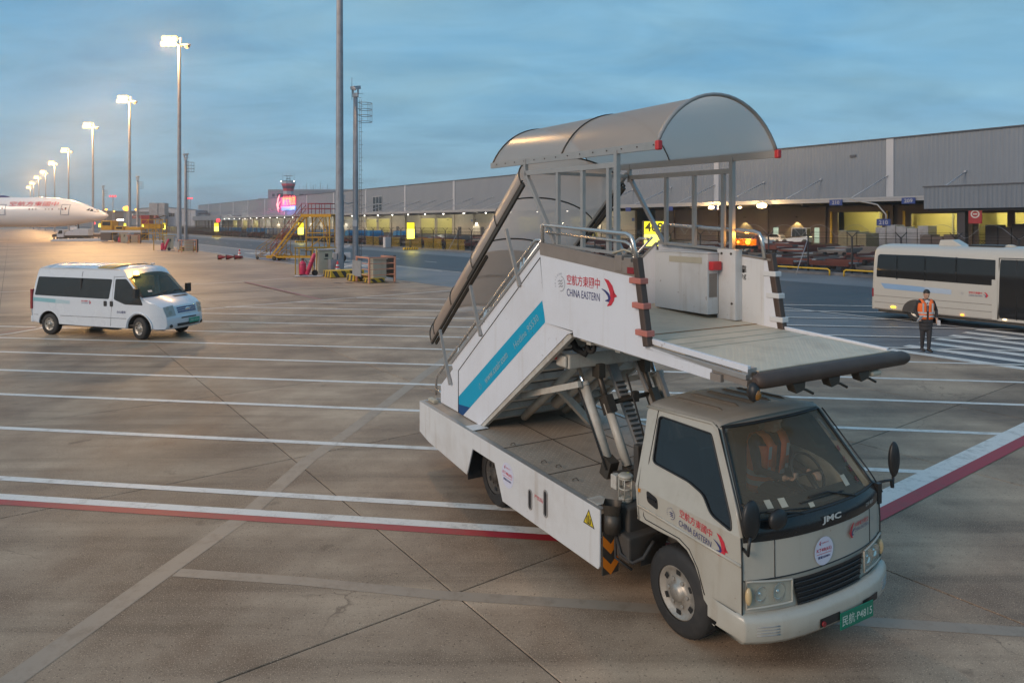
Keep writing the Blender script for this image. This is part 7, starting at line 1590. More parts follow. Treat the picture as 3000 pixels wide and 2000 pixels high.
def bus_plate(name, poly, m, off=0.004, sg=-1, parent=None):
    """a pane that follows the curved side: the outline is cut into level bands"""
    lo, hi = min(w for u, w in poly), max(w for u, w in poly); rows = []
    for k in range(15):
        w = lo+(hi-lo)*min(max(k/14, 0.004), 0.996); xs_ = []
        for (u0, w0), (u1, w1) in zip(poly, poly[1:]+poly[:1]):
            if (w0-w)*(w1-w) <= 0 and abs(w1-w0) > 1e-9: xs_.append(u0+(u1-u0)*(w-w0)/(w1-w0))
        rows.append((w, min(xs_), max(xs_)))
    b = B(); b.loft([[Vector((a+(c-a)*i/8, sg*(sy(w)+off+0.003), w)) for i in range(9)] for w, a, c in rows], closed=False)
    return b.build(name, m, bus if parent is None else parent)
M['bus_glass'] = mat('bus_glass', (0.016, 0.014, 0.013), 0.08, var=0, spec=0.6)
for sg in (-1, 1):
    w_ = bus_plate('side_window', rnd([(0.03, 2.50), (-0.02, 1.58), (4.02, 1.54), (4.02, 2.49)], 0.09), 'bus_glass', sg=sg)
    for x in (0.75, 1.75, 2.80): b = B(); b.loft([[Vector((x+dx, sg*(sy(z)+0.007), z)) for dx in (-0.03, 0.03)] for z in (1.56, 1.9, 2.4, 2.48)], closed=False); b.build('window_divider', 'black', w_)
    b = B()
    for z in (0.87, 0.62): b.tube([(-0.1, sg*(sy(z)*0.99), z), (0.15, sg*(sy(z)+0.003), z), (4.05, sg*(sy(z)+0.003), z)], 0.008, 5)
    b.tube([(-0.1, sg*1.0, 0.36), (4.05, sg*1.02, 0.36)], 0.02, 6); b.build('side_bead', 'taupe', bus)
dr = bus_plate('door', rnd([(4.16, 2.46), (4.12, 0.42), (5.15, 0.42), (5.15, 2.46)], 0.05), 'bus_glass', 0.005)
b = B(); b.tube([(x, -(sy(z)+0.012), z) for x, z in ((4.10, 0.40), (4.13, 2.50), (5.18, 2.50), (5.18, 0.40))], 0.02, 6); b.tube([(4.64, -1.04, 0.42), (4.64, -1.0, 2.46)], 0.015, 6); b.build('door_frame', 'black', dr)
b = B(); b.bx((3.92, -1.045, 0.36), (4.08, -1.033, 1.75)); b.build('door_jamb', 'bus_white', bus)
bus_plate('front_window', rnd([(5.3, 2.46), (5.3, 1.54), (6.6, 1.50), (6.6, 2.40)], 0.06), 'bus_glass')
bus_plate('stripe', [(0.15, 1.37), (0.30, 1.16), (1.75, 1.13), (1.75, 1.33)], 'blue_pale', 0.003); bus_plate('stripe', [(1.751, 1.33), (1.751, 1.13), (2.65, 1.12), (2.65, 1.31)], mat('fading_blue', (0.40, 0.46, 0.54), 0.35, var=0.05), 0.003)
airline_block(bus, (3.42, -1.036, 1.19), (1, 0, 0), (0, 0, 1), 0.42)
skyteam(bus, (2.98, -1.036, 1.20), (1, 0, 0), (0, 0, 1), 0.14, 'greyprint')
b = B(); b.loft([[Vector((1.95, -0.35, 2.87)), Vector((1.95, 0.35, 2.87))], [Vector((2.0, -0.33, 3.08)), Vector((2.0, 0.33, 3.08))], [Vector((2.4, -0.33, 3.10)), Vector((2.4, 0.33, 3.10))], [Vector((2.75, -0.33, 2.88)), Vector((2.75, 0.33, 2.88))]], closed=False, sm=False)
for sg in (-1, 1): b.add([(1.95, sg*0.35, 2.87), (2.0, sg*0.33, 3.08), (2.4, sg*0.33, 3.10), (2.75, sg*0.33, 2.88)], [(0, 1, 2, 3)])
b.build('roof_vent', 'bus_white', bus, 0.02)
b = B(); b.bx((3.0, -0.5, 2.87), (4.1, 0.5, 2.925)); b.build('roof_hatch', 'black', bus, 0.01); b = B(); b.sphere((4.25, -0.3, 2.9), 0.12, 10, 6, sc3=(1.5, 1, 0.5)); b.build('roof_lamp', 'bus_white', bus)
for x in (1.45, 5.75):
    for sg in (-1, 1): make_wheel(bus, x, sg*0.86, 0.40, 0.24, sg, alloy='rim_dirty')
    b = B(); pts = [(x+0.5*math.cos(PI*k/14), 0.33+0.5*math.sin(PI*k/14)) for k in range(15)]
    b.add([Vector((u, -1.04, w)) for u, w in pts], [tuple(range(15))]); b.build('wheel_opening_shade', 'under', bus)  # flat dark patch on the side stands in for the shaded wheel opening
b = B(); b.bx((0, -0.9, 0.22), (6.8, 0.9, 0.34)); b.build('underbody', 'under', bus)
for x, z, m_, nm in ((0.62, 0.47, emitter('yellow_marker', (1, .6, .02), 5), 'marker_lamp'), (3.0, 0.42, emitter('amber_marker', (1, .35, .02), 4), 'marker_lamp'), (4.30, 0.40, emitter('pale_marker', (1, .75, .4), 4), 'step_lamp')):
    b = B(); b.box((x, -1.035, z), (0.16 if x < 1 else 0.09, 0.03, 0.045)); b.build(nm, m_, bus)
b = B(); b.box((-0.17, -0.93, 0.98), (0.08, 0.14, 0.34)); b.build('tail_lamp', 'redbox', bus, 0.02)
b = B(); b.loft([[Vector((-0.215+(z-1.5)*0.04, y, z)) for y in (-0.78, 0.78)] for z in (1.5, 2.35)], closed=False); b.build('rear_window', 'bus_glass', bus)
# ------------------------------------------------------------------ people: closed limbs fused into one skin
def limb(b, pts, rs, n=12):
    pts = [Vector(p) for p in pts]; b.tube(pts, rs, n); b.sphere(pts[0], rs[0], n, 8); b.sphere(pts[-1], rs[-1], n, 8)
    for p, r in zip(pts[1:-1], rs[1:-1]): b.sphere(p, r*0.995, n, 8)
def hand(b, w, d, curl, side, up=Vector((0, 0, 1))):
    """palm from wrist w along d; four unequal bent fingers and a thumb leaving the side of the palm"""
    w = Vector(w); d = Vector(d).normalized(); s = Vector(side).normalized(); s = (s-d*s.dot(d)).normalized(); nrm = d.cross(s)
    p1 = w+d*0.085
    for k in range(4): a = (k-1.5)*0.019; limb(b, [w+s*a*0.6+d*0.01, p1+s*a], [0.015, 0.0125], 8)
    for k, L in enumerate((0.066, 0.076, 0.071, 0.056)):
        a = (k-1.5)*0.020; q0 = p1+s*a; q1 = q0+(d*math.cos(curl)+nrm*math.sin(curl))*L*0.45; q2 = q1+(d*math.cos(curl*2)+nrm*math.sin(curl*2))*L*0.35; q3 = q2+(d*math.cos(curl*2.7)+nrm*math.sin(curl*2.7))*L*0.25
        limb(b, [q0, q1, q2, q3], [0.0105, 0.0095, 0.0085, 0.0075], 7)
    t0 = w+d*0.03-s*0.03; t1 = t0+(d*0.6-s*0.7+nrm*0.25).normalized()*0.035; t2 = t1+(d*0.9-s*0.2+nrm*0.45).normalized()*0.03; limb(b, [t0, t1, t2], [0.014, 0.011, 0.009], 7)
def head(b, c, pitch=0.0):
    c = Vector(c); rot = Matrix.Rotation(pitch, 3, 'X')
    hb_ = B(); hb_.sphere((0, 0, 0.045), 0.088, 20, 14, sc3=(0.86, 1.06, 1.12)); hb_.sphere((0, -0.018, -0.045), 0.066, 16, 10, sc3=(0.92, 1.0, 1.05)); hb_.sphere((0, -0.052, -0.083), 0.028, 10, 8, sc3=(1.2, 0.9, 0.8))
    hb_.tube([(0, -0.086, 0.03), (0, -0.103, -0.012), (0, -0.108, -0.022)], [0.009, 0.014, 0.015], 8); hb_.sphere((0, -0.104, -0.022), 0.016, 8, 6)
    hb_.sphere((0, -0.083, -0.053), 0.019, 10, 6, sc3=(1.3, 0.5, 0.55)); hb_.sphere((0, -0.084, 0.042), 0.03, 10, 6, sc3=(1.7, 0.5, 0.35))
    for s_ in (-1, 1): hb_.sphere((s_*0.078, 0.008, 0.0), 0.028, 10, 6, sc3=(0.4, 0.8, 1.2)); hb_.sphere((s_*0.033, -0.062, -0.02), 0.024, 8, 6)
    b.add([c+rot @ Vector(v) for v in hb_.v], hb_.f)
def fuse(b, name, parent, mats, pick, vox=0.0095):
    me = bpy.data.meshes.new(name); me.from_pydata(b.v, [], b.f); bm = bmesh.new(); bm.from_mesh(me); bmesh.ops.remove_doubles(bm, verts=bm.verts, dist=1e-6); bmesh.ops.recalc_face_normals(bm, faces=bm.faces); bm.to_mesh(me); bm.free()
    o = bpy.data.objects.new(name, me); C.objects.link(o)
    md = o.modifiers.new('r', 'REMESH'); md.mode = 'VOXEL'; md.voxel_size = vox; md.use_smooth_shade = True; s = o.modifiers.new('s', 'SMOOTH'); s.iterations = 2; s.factor = 0.5
    bpy.context.view_layer.update(); ev = bpy.data.meshes.new_from_object(o.evaluated_get(bpy.context.evaluated_depsgraph_get()))
    bpy.data.objects.remove(o); bpy.data.meshes.remove(me); ev.name = name
    ev.materials.clear()
    for m in mats: ev.materials.append(M[m])
    idx = [pick(p.center) for p in ev.polygons]; ev.polygons.foreach_set('material_index', idx); ev.polygons.foreach_set('use_smooth', [True]*len(idx))
    o = bpy.data.objects.new(name, ev); C.objects.link(o); o.parent = parent; return o
def vest_shell(parent, cx, cy, z0, z1, lean=0.0, sc_=1.0):
    """open-front hi-vis vest, with two hoops and two shoulder straps of tape"""
    def ringv(z, t, e=0.0):
        a = (0.205+0.035*t+e)*sc_; c = (0.135+0.01*t+e)*sc_; yy_ = cy-lean*(z-z0); return [Vector((cx+a*math.cos(th)*(1 if abs(math.cos(th)) < .8 else 0.97), yy_+c*math.sin(th), z)) for th in [R(-98)-R(344)*k/30+R(0) for k in range(31)]]
    b = B(); zs = [z0+(z1-z0)*k/6 for k in range(7)]; tt = [0, 0.1, 0.25, 0.5, 0.8, 0.95, 0.75]
    b.loft([ringv(z, t) for z, t in zip(zs, tt)], closed=False)
    for sg in (-1, 1):
        p = [Vector((cx+sg*0.085*sc_, cy-lean*(z1-z0)-0.13, z1-0.20)), Vector((cx+sg*0.10*sc_, cy-lean*(z1-z0)-0.135, z1)), Vector((cx+sg*0.115*sc_, cy-lean*(z1-z0)-0.075, z1+0.085)), Vector((cx+sg*0.12*sc_, cy-lean*(z1-z0)+0.0, z1+0.115)), Vector((cx+sg*0.115*sc_, cy-lean*(z1-z0)+0.08, z1+0.08)), Vector((cx+sg*0.10*sc_, cy-lean*(z1-z0)+0.13, z1-0.03))]
        b.loft([[q+Vector((-0.055, 0, 0)), q+Vector((0.055, 0, 0))] for q in p], closed=False)
    v = b.build('safety_vest', 'vest', parent); v.modifiers.new('solid', 'SOLIDIFY').thickness = 0.006
    for k in (1.2, 2.4):
        z = z0+(z1-z0)*k/6; b = B(); b.loft([ringv(z-0.025, 0.1+0.12*k, 0.004), ringv(z+0.025, 0.1+0.12*k, 0.004)], closed=False); b.build('reflective_tape', 'reflect', v)
    for sg in (-1, 1):
        b = B(); b.loft([[Vector((cx+sg*(0.125+d)*sc_, cy-lean*(z-z0)-0.139*sc_-0.004, z)) for d in (-0.022, 0.022)] for z in (z0+0.22, z0+0.34, z1-0.05, z1)], closed=False); b.build('reflective_tape', 'reflect', v)
    return v
# the walker on the crossing, faces the camera (local -y), looks down
per = thing('person', 'person in orange safety vest over a dark uniform walking on the zebra crossing, looking down', 'person', (12.02, 19.84, 0), R(-8))
b = B()
limb(b, [(-0.09, 0.0, 0.93), (-0.085, -0.01, 0.52), (-0.075, 0.05, 0.10)], [0.105, 0.068, 0.045]); limb(b, [(0.09, 0.0, 0.93), (0.06, -0.09, 0.52), (0.04, -0.10, 0.10)], [0.105, 0.068, 0.045])
limb(b, [(-0.075, 0.07, 0.055), (-0.085, -0.04, 0.05), (-0.09, -0.13, 0.035)], [0.045, 0.043, 0.03]); limb(b, [(0.04, -0.08, 0.055), (0.045, -0.20, 0.05), (0.05, -0.28, 0.035)], [0.045, 0.043, 0.03])
for z, rx_, ry_ in ((0.95, 0.175, 0.125), (1.05, 0.165, 0.118), (1.15, 0.165, 0.118), (1.25, 0.18, 0.125), (1.35, 0.19, 0.125), (1.42, 0.175, 0.11)): b.sphere((0, -0.01, z), 0.13, 18, 10, sc3=(rx_/0.13, ry_/0.13, 0.85))
limb(b, [(-0.165, 0, 1.43), (0, -0.01, 1.455), (0.165, 0, 1.43)], [0.062, 0.075, 0.062]); limb(b, [(0, -0.005, 1.45), (0, -0.025, 1.55)], [0.062, 0.055])
limb(b, [(-0.195, 0, 1.42), (-0.265, 0.05, 1.17), (-0.235, -0.10, 0.985)], [0.062, 0.048, 0.034]); limb(b, [(0.195, 0, 1.42), (0.315, 0.07, 1.18), (0.285, -0.04, 0.95)], [0.062, 0.048, 0.034])
hand(b, (-0.23, -0.115, 0.965), (0.1, -0.55, -0.6), 0.55, (1, 0, 0)); hand(b, (0.285, -0.05, 0.935), (0.0, -0.35, -0.9), 0.5, (-1, 0, 0))
head(b, (0, -0.055, 1.635), R(24))
for z, rx_, ry_ in ((0.86, 0.185, 0.14), (0.76, 0.185, 0.14), (0.66, 0.18, 0.14)): b.sphere((0, -0.01, z), 0.13, 18, 10, sc3=(rx_/0.13, ry_/0.13, 0.8))
def pick_walker(c):
    if c.z > 1.52: return 0
    if c.z < 0.085: return 2
    if (abs(c.x) > 0.2 and c.z < 0.975): return 0
    if c.z > 1.33 and abs(c.x) < 0.045 and c.y < -0.09: return 3
    return 1
body = fuse(b, 'body', per, ['skin', 'suit', 'shoe', 'shirt'], pick_walker)
v_ = vest_shell(per, 0, -0.005, 0.93, 1.40)
b = B(); b.hexa([(-0.02, -0.148, 1.17), (0.02, -0.148, 1.17), (0.02, -0.14, 1.17), (-0.02, -0.14, 1.17), (-0.015, -0.125, 1.42), (0.015, -0.125, 1.42), (0.015, -0.118, 1.42), (-0.015, -0.118, 1.42)]); b.build('necktie', mat('grey_tie', (0.16, 0.12, 0.14), 0.6, var=0.1), per)
b = B()
for sg in (-1, 1): b.add([(sg*0.005, -0.128, 1.40), (sg*0.075, -0.10, 1.50), (sg*0.06, -0.115, 1.42)], [(0, 1, 2)])
b.build('collar', 'shirt', per)
b = B(); hm = Matrix.Rotation(R(24), 3, 'X'); hs = B(); hs.sphere((0, 0.012, 0.065), 0.094, 20, 12, sc3=(0.92, 1.06, 1.05))
vs_ = [Vector(v) for v in hs.v]; vs_ = [v if not (v.y < -0.035 and v.z < 0.085) else Vector((v.x*0.9, v.y*0.75, v.z)) for v in vs_]
b.add([Vector((0, -0.055, 1.64))+hm @ v for v in vs_], hs.f, 0, True); b.build('hair', 'hair', per)
tag(B().box((0, 0, 0), (0.13, 0.008, 0.20), rot=(R(35), 0, R(20))).build('paper_sheet', 'shirt', None, loc=(12.02-0.27, 19.84-0.19, 0.97)), 'folded white sheet held at the left hip of the walking person in the photo', 'paper')
tag(B().box((0, 0, 0), (0.085, 0.014, 0.16), rot=(R(20), 0, R(-35)), ).build('handheld_radio', 'shirt', None, 0.004, loc=(12.02+0.275, 19.84-0.17, 0.845)), 'white handset in the hand on the bus side of the walking person', 'handset')
# driver in the truck cab
drv = thing('person', 'person in an orange safety vest sitting inside the stair truck cab behind the windshield', 'person', (0, 0, 0), 0)
drv.parent = None
_tr = truck.location; _ta = truck.rotation_euler.z
off = Matrix.Rotation(_ta, 3, 'Z') @ Vector((0.78, 0.36, 1.07)); drv.location = _tr+off; drv.rotation_euler = (0, 0, _ta+R(90))
b = B()
for z, rx_, ry_ in ((0.06, 0.175, 0.13), (0.18, 0.165, 0.12), (0.30, 0.175, 0.125), (0.42, 0.19, 0.125), (0.50, 0.17, 0.11)): b.sphere((0, 0.04-0.1*z, z), 0.13, 18, 10, sc3=(rx_/0.13, ry_/0.13, 0.85))
limb(b, [(-0.16, -0.01, 0.52), (0, -0.01, 0.54), (0.16, -0.01, 0.52)], [0.06, 0.07, 0.06]); limb(b, [(0, -0.02, 0.54), (0, -0.04, 0.62)], [0.06, 0.055]); head(b, (0, -0.06, 0.70), R(14))
limb(b, [(-0.19, -0.01, 0.50), (-0.24, -0.10, 0.27), (-0.17, -0.34, 0.26)], [0.06, 0.046, 0.034]); limb(b, [(0.19, -0.01, 0.50), (0.24, -0.10, 0.27), (0.17, -0.34, 0.26)], [0.06, 0.046, 0.034])
hand(b, (-0.165, -0.36, 0.265), (0.1, -1, 0.15), 0.7, (1, 0, 0)); hand(b, (0.165, -0.36, 0.265), (-0.1, -1, 0.15), 0.7, (-1, 0, 0))
limb(b, [(-0.09, 0.0, 0.06), (-0.10, -0.42, 0.09), (-0.10, -0.50, -0.12)], [0.09, 0.065, 0.055]); limb(b, [(0.09, 0.0, 0.06), (0.10, -0.42, 0.09), (0.10, -0.50, -0.12)], [0.09, 0.065, 0.055])
fuse(b, 'body', drv, ['skin', 'suit'], lambda c: 0 if (c.z > 0.60 or c.y < -0.345 and c.z > 0.2) else 1)
vest_shell(drv, 0, 0.03, 0.02, 0.49, 0.09)
b = B(); b.sphere((0, -0.045, 0.765), 0.094, 18, 12, sc3=(0.92, 1.06, 1.0)); b.build('hair', 'hair', drv)
# ------------------------------------------------------------------ parked jet
jet = thing('airliner', 'white wide-body airliner nose with red characters parked at the far left', 'airliner', (-93.4, 158, 0))
M['jet_white'] = mat('jet_paint', (0.70, 0.70, 0.72), 0.22, var=0.02, scale=0.3, coat=0.4)
st_ = [(0.0, 5.53, 0.05), (0.12, 5.53, 0.28), (0.5, 5.52, 0.58), (1.3, 5.52, 0.94), (2.2, 5.60, 1.25), (3.5, 5.78, 1.60), (5.1, 5.98, 2.08), (7, 6.14, 2.62), (9, 6.24, 3.03), (12, 6.30, 3.33), (15, 6.33, 3.44), (25, 6.33, 3.45), (40, 6.33, 3.45), (52, 6.6, 3.1), (62, 7.2, 2.0), (70, 7.8, 0.5)]
b = B(); b.loft([[Vector((-d, r*math.cos(2*PI*k/36), zc+r*math.sin(2*PI*k/36))) for k in range(36)] for d, zc, r in st_], 0); b.build('fuselage', 'jet_white', jet)
def jy(d, z):
    for (d0, z0, r0), (d1, z1, r1) in zip(st_, st_[1:]):
        if d0 <= d <= d1:
            t = (d-d0)/(d1-d0); zc = z0+(z1-z0)*t; r = r0+(r1-r0)*t; return -math.sqrt(max(0.01, r*r-(z-zc)**2))
def jpatch(name, pts, m, off=0.03): 
    b = B(); b.add([(-d, jy(d, z)-off, z) for d, z in pts], [tuple(range(len(pts)))]); return b.build(name, m, jet)
for d0, d1 in ((7.45, 9.05), (21.4, 23.15)):
    b = B(); z0, z1 = 5.68, 8.02
    lp = [(d0, z0+(z1-z0)*k/6) for k in range(7)]+[(d0+(d1-d0)*k/3, z1) for k in range(1, 4)]+[(d1, z1-(z1-z0)*k/6) for k in range(1, 7)]+[(d1+(d0-d1)*k/3, z0) for k in range(1, 4)]
    b.tube([(-d, jy(d, z)-0.02, z) for d, z in lp], 0.06, 5, caps=False); dd = b.build('door_outline', mat('door_outline_blue', (0.10, 0.14, 0.24), 0.5, var=0) if 'door_outline_blue' not in bpy.data.materials else bpy.data.materials['door_outline_blue'], jet)
    jpatch('door_window', [(d0+0.55, 6.95), (d0+0.85, 6.95), (d0+0.85, 7.35), (d0+0.55, 7.35)], 'glass_dark', 0.05); jpatch('door_handle', [(d0+0.95, 6.75), (d0+1.35, 6.75), (d0+1.35, 6.85), (d0+0.95, 6.85)], 'grey_paint', 0.05)
for u in (350, 387, 425, 533, 568, 605, 677, 710, 742):
    X = (u*600/2352-1500)/2000*155; d = -93.4-X; b = B(); b.lathe([(0.0, 0), (0.17, 0)], (-d, jy(d, 6.95)-0.02, 6.95), 'y', 12); b.sphere((-d, jy(d, 6.95)-0.0, 6.95), 0.17, 10, 6, sc3=(0.85, 0.25, 1.1)); b.build('cabin_window', 'redbox' if u in (350, 605, 710, 742) else 'grey_paint', jet)
for poly in ([(1.75, 6.42), (2.7, 6.50), (2.6, 6.95), (1.9, 6.75)], [(2.85, 6.52), (3.55, 6.60), (3.4, 7.10), (2.75, 6.98)], [(3.7, 6.63), (4.15, 6.72), (3.75, 7.16), (3.55, 7.12)]): jpatch('cockpit_window', poly, 'glass_dark', 0.05)
zt = 8.15; dmid = 15.1; yt = jy(dmid, zt); nv = Vector((0, yt, zt-6.33)).normalized()
text('空航方東國中', 'airline_name_chinese', 'red', jet, (-dmid, yt+nv.y*0.12, zt+nv.z*0.12), (1, 0, 0), (0, nv.z, -nv.y), 1.25, 11.1, 0.0)
text('CHINA EASTERN', 'airline_name', 'navy', jet, (-23.75, yt+nv.y*0.12, zt-0.08+nv.z*0.12), (1, 0, 0), (0, nv.z, -nv.y), 0.95, 11.0, 0.03, align='r')
b = B(); b.sphere((-25.3, 0.3, 9.75), 0.9, 14, 8, sc3=(2.6, 1, 0.55)); b.build('antenna_fairing', 'navy', jet)
b = B(); b.tube([(-7.0, 0, 3.6), (-6.6, 0, 0.7)], 0.14, 8); b.tube([(-6.6, -0.35, 0.55), (-6.6, 0.35, 0.55)], 0.08, 6); b.beam((-7.6, 0, 3.4), (-6.7, 0, 1.2), 0.12, 0.12); ng = b.build('nose_gear', 'steel_dark', jet)
for y in (-0.4, 0.4): b = B(); b.lathe([(0.1, -0.16), (0.5, -0.17), (0.55, 0), (0.5, 0.17), (0.1, 0.16)], (-6.6, y, 0.55), 'y', 18); b.build('tyre', 'rubber', ng)
b = B(); b.beam((-7.6, -0.7, 3.0), (-7.6, -0.7, 2.2), 1.6, 0.06, up=(0, 1, 0)); b.build('gear_door', 'jet_white', jet)
light('jet_flood', 'POINT', 2500, (1.0, 0.66, 0.34), mast_objs[2], (20, -22, 24), 1.5)
# ------------------------------------------------------------------ apron vehicles far left
def simple_truck(name, label, loc, rz, L=6.6, colour='pilaster', bed='pilaster', cat='truck'):
    t = thing(name, label, cat, loc, rz)
    b = B(); b.prism([(L/2-1.5, 0.75), (L/2-0.05, 0.75), (L/2, 1.35), (L/2-0.35, 2.35), (L/2-1.5, 2.4)], 'y', -0.95, 0.95); c = b.build('cab', colour, t, 0.06)
    b = B()
    for sg in (-1, 1): plate(rnd([(L/2-1.2, 1.5), (L/2-0.25, 1.45), (L/2-0.5, 2.2), (L/2-1.2, 2.22)], 0.05), [], lambda u, w, q: (u, sg*(0.955-q), w), 0.01, b)
    b.hexa([(L/2+0.01, -0.85, 1.42), (L/2+0.03, -0.85, 1.42), (L/2+0.03, 0.85, 1.42), (L/2+0.01, 0.85, 1.42), (L/2-0.33, -0.8, 2.28), (L/2-0.31, -0.8, 2.28), (L/2-0.31, 0.8, 2.28), (L/2-0.33, 0.8, 2.28)]); b.build('cab_window', 'glass_dark', c)
    b = B(); b.bx((-L/2, -0.9, 0.9), (L/2-1.55, 0.9, 1.15)); b.bx((-L/2, -0.4, 0.55), (L/2-0.5, 0.4, 0.9)); b.build('chassis', 'under', t)
    b = B(); b.bx((-L/2, -1.0, 1.15), (L/2-1.7, -0.94, 1.75)); b.bx((-L/2, 0.94, 1.15), (L/2-1.7, 1.0, 1.75)); b.bx((-L/2, -0.94, 1.15), (-L/2+0.06, 0.94, 1.75)); b.bx((L/2-1.76, -0.94, 1.15), (L/2-1.7, 0.94, 2.2)); b.build('side_board', bed, t)
    b = B(); b.bx((-L/2+0.1, -0.85, 1.2), (-0.1, 0.8, 2.55)); b.bx((0.0, -0.8, 1.2), (L/2-1.85, 0.8, 2.0)); b.build('load', 'pilaster', t, 0.05)
    for x in (-L/2+1.3, L/2-0.8):
        for y in (-0.85, 0.85): b = B(); b.lathe([(0.05, -0.13), (0.36, -0.14), (0.42, 0), (0.36, 0.14), (0.05, 0.13)], (x, y, 0.42), 'y', 16); b.build('wheel', 'rubber', t)
    return t
simple_truck('flatbed_truck', 'small white flatbed truck parked under the jet nose', (-95.4, 149, 0), PI+R(4))
t = thing('ground_ramp', 'long low white ramp lying on the apron left of the loader', 'ramp', (-91.0, 143.5, 0), R(0))
b = B(); b.hexa([(-5.6, -0.9, 0), (5.6, -0.9, 0), (5.6, 0.9, 0), (-5.6, 0.9, 0), (-4.9, -0.85, 0.45), (5.5, -0.85, 0.65), (5.5, 0.85, 0.65), (-4.9, 0.85, 0.45)]); b.build('ramp', 'pilaster', t, 0.03)
ld = thing('cargo_loader', 'grey and yellow cargo loader with raised deck near the second lit mast', 'loader', (-79.6, 140.5, 0), R(2))
b = B(); b.bx((-4.2, -1.4, 2.05), (4.0, 1.4, 2.35)); b.bx((-4.4, -1.5, 1.85), (4.2, 1.5, 2.04)); b.build('deck', 'pilaster', ld)
b = B(); b.bx((-3.8, -1.2, 0.5), (3.6, 1.2, 1.4)); b.bx((-4.3, -1.3, 0.3), (-2.2, 1.3, 1.84)); b.bx((2.4, -1.3, 0.3), (4.0, 1.3, 1.84)); b.build('chassis', 'dockdark', ld, 0.04)
b = B(); b.bx((-4.2, -1.3, 2.36), (-2.0, 1.2, 4.3)); b.bx((-1.6, -1.2, 2.36), (0.2, 1.0, 3.2)); b.bx((0.6, -1.1, 2.36), (3.6, 1.0, 3.0)); b.build('machine_housing', 'yellow', ld, 0.08)
b = B(); b.bx((-3.9, -1.33, 3.3), (-2.3, -1.301, 4.1)); b.bx((-1.2, -1.25, 2.6), (0.0, -1.21, 3.0)); b.build('housing_window', 'glass_dark', ld)
for x in (-1.2, 0.0, 1.4): b = B(); b.lathe([(0.1, -0.2), (0.5, -0.22), (0.6, 0), (0.5, 0.22), (0.1, 0.2)], (x, -1.2, 0.6), 'y', 18); b.build('wheel', 'rubber', ld)
sc1 = thing('scaffold_tower', 'yellow scaffold work tower with a grey box lifted on top beside the second lit mast', 'scaffold', (-73.5, 140.0, 0), R(4))
b = B()
for x in (-2.0, -0.6, 0.8, 2.2):
    for y in (-1, 1): tubes(b, [((x, y, 0.2), (x, y, 4.6))], 0.07)
for z in (0.5, 1.6, 2.7, 3.6, 4.5): tubes(b, [((-2.0, -1, z), (2.2, -1, z)), ((-2.0, 1, z), (2.2, 1, z)), ((-2, -1, z), (-2, 1, z)), ((2.2, -1, z), (2.2, 1, z))], 0.05)
tubes(b, [((-2, -1, 0.5), (0.8, -1, 2.7)), ((-0.6, -1, 2.7), (2.2, -1, 4.5)), ((2.2, -1, 0.5), (0.8, -1, 2.7)), ((-2, -1, 2.7), (-0.6, -1, 4.5))], 0.05); b.build('scaffold_frame', 'yellow', sc1)
b = B(); b.bx((-1.6, -0.9, 2.72), (1.8, 0.9, 3.55)); b.build('yellow_tank', 'yellow', sc1, 0.1)
b = B(); b.bx((-2.0, -1.0, 3.62), (-0.4, 0.9, 5.4)); b.build('red_panel', 'maroon', sc1)
b = B(); b.bx((-0.4, -1.1, 5.6), (1.3, 1.0, 7.9)); b.bx((1.31, -1.0, 5.5), (2.6, 0.9, 7.9)); b.bx((-0.6, -1.1, 5.4), (2.8, 1.0, 5.59)); b.build('lifted_box', 'galv', sc1, 0.04); b = B(); tubes(b, [((0, -0.9, 4.5), (2.0, 0.8, 5.4)), ((2.0, -0.9, 4.5), (0, 0.8, 5.4))], 0.08); b.build('scissor_arm', 'steel_dark', sc1)
# baggage carts beneath the jet and red-brown dollies nearby
def cart(name, label, cat, loc, rz, m_, group, h=1.5, L=3.0):
    t = thing(name, label, cat, loc, rz, group)
    b = B(); b.bx((-L/2, -0.8, 0.5), (L/2, 0.8, 0.62)); b.bx((L/2, -0.05, 0.45), (L/2+0.9, 0.05, 0.53)); b.build('bed', 'under', t)
    b = B(); b.loft([[Vector((x, y, z)) for y, z in ((-0.82, 0.63), (-0.84, h*0.9), (-0.6, h+0.25), (0, h+0.38), (0.6, h+0.25), (0.84, h*0.9), (0.82, 0.63))] for x in (-L/2, -L/6, L/6, L/2)], closed=False, sm=False); b.add([(-L/2, y, z) for y, z in ((-0.82, 0.63), (-0.84, h*0.9), (-0.6, h+0.25), (0, h+0.38), (0.6, h+0.25), (0.84, h*0.9), (0.82, 0.63))], [tuple(range(7))]); b.add([(L/2, y, z) for y, z in ((-0.82, 0.63), (-0.84, h*0.9), (-0.6, h+0.25), (0, h+0.38), (0.6, h+0.25), (0.84, h*0.9), (0.82, 0.63))], [tuple(range(7))]); b.build('tarp_cover', m_, t)
    b = B(); b.lathe([(0.02, -0.09), (0.22, -0.1), (0.22, 0.1), (0.02, 0.09)], (-L/2+0.5, -0.7, 0.22), 'y', 12); w0 = b.build('wheel', 'rubber', t)
    for x, y in ((L-1.0, 0), (0, 1.4), (L-1.0, 1.4)): inst(w0, loc=(x, y, 0))
    return t
M['tarp_blue'] = mat('blue_tarp', (0.02, 0.22, 0.46), 0.4, var=0.2, scale=2, bump=0.3, bscale=3); M['tarp_grey'] = mat('grey_tarp', (0.36, 0.37, 0.40), 0.5, var=0.15, scale=2)
c0 = cart('tarp_cart', 'blue tarp covered baggage cart parked behind the fence', 'baggage cart', S(178, 60), SITE_A, 'tarp_blue', 'blue tarp carts behind the fence', 1.9)
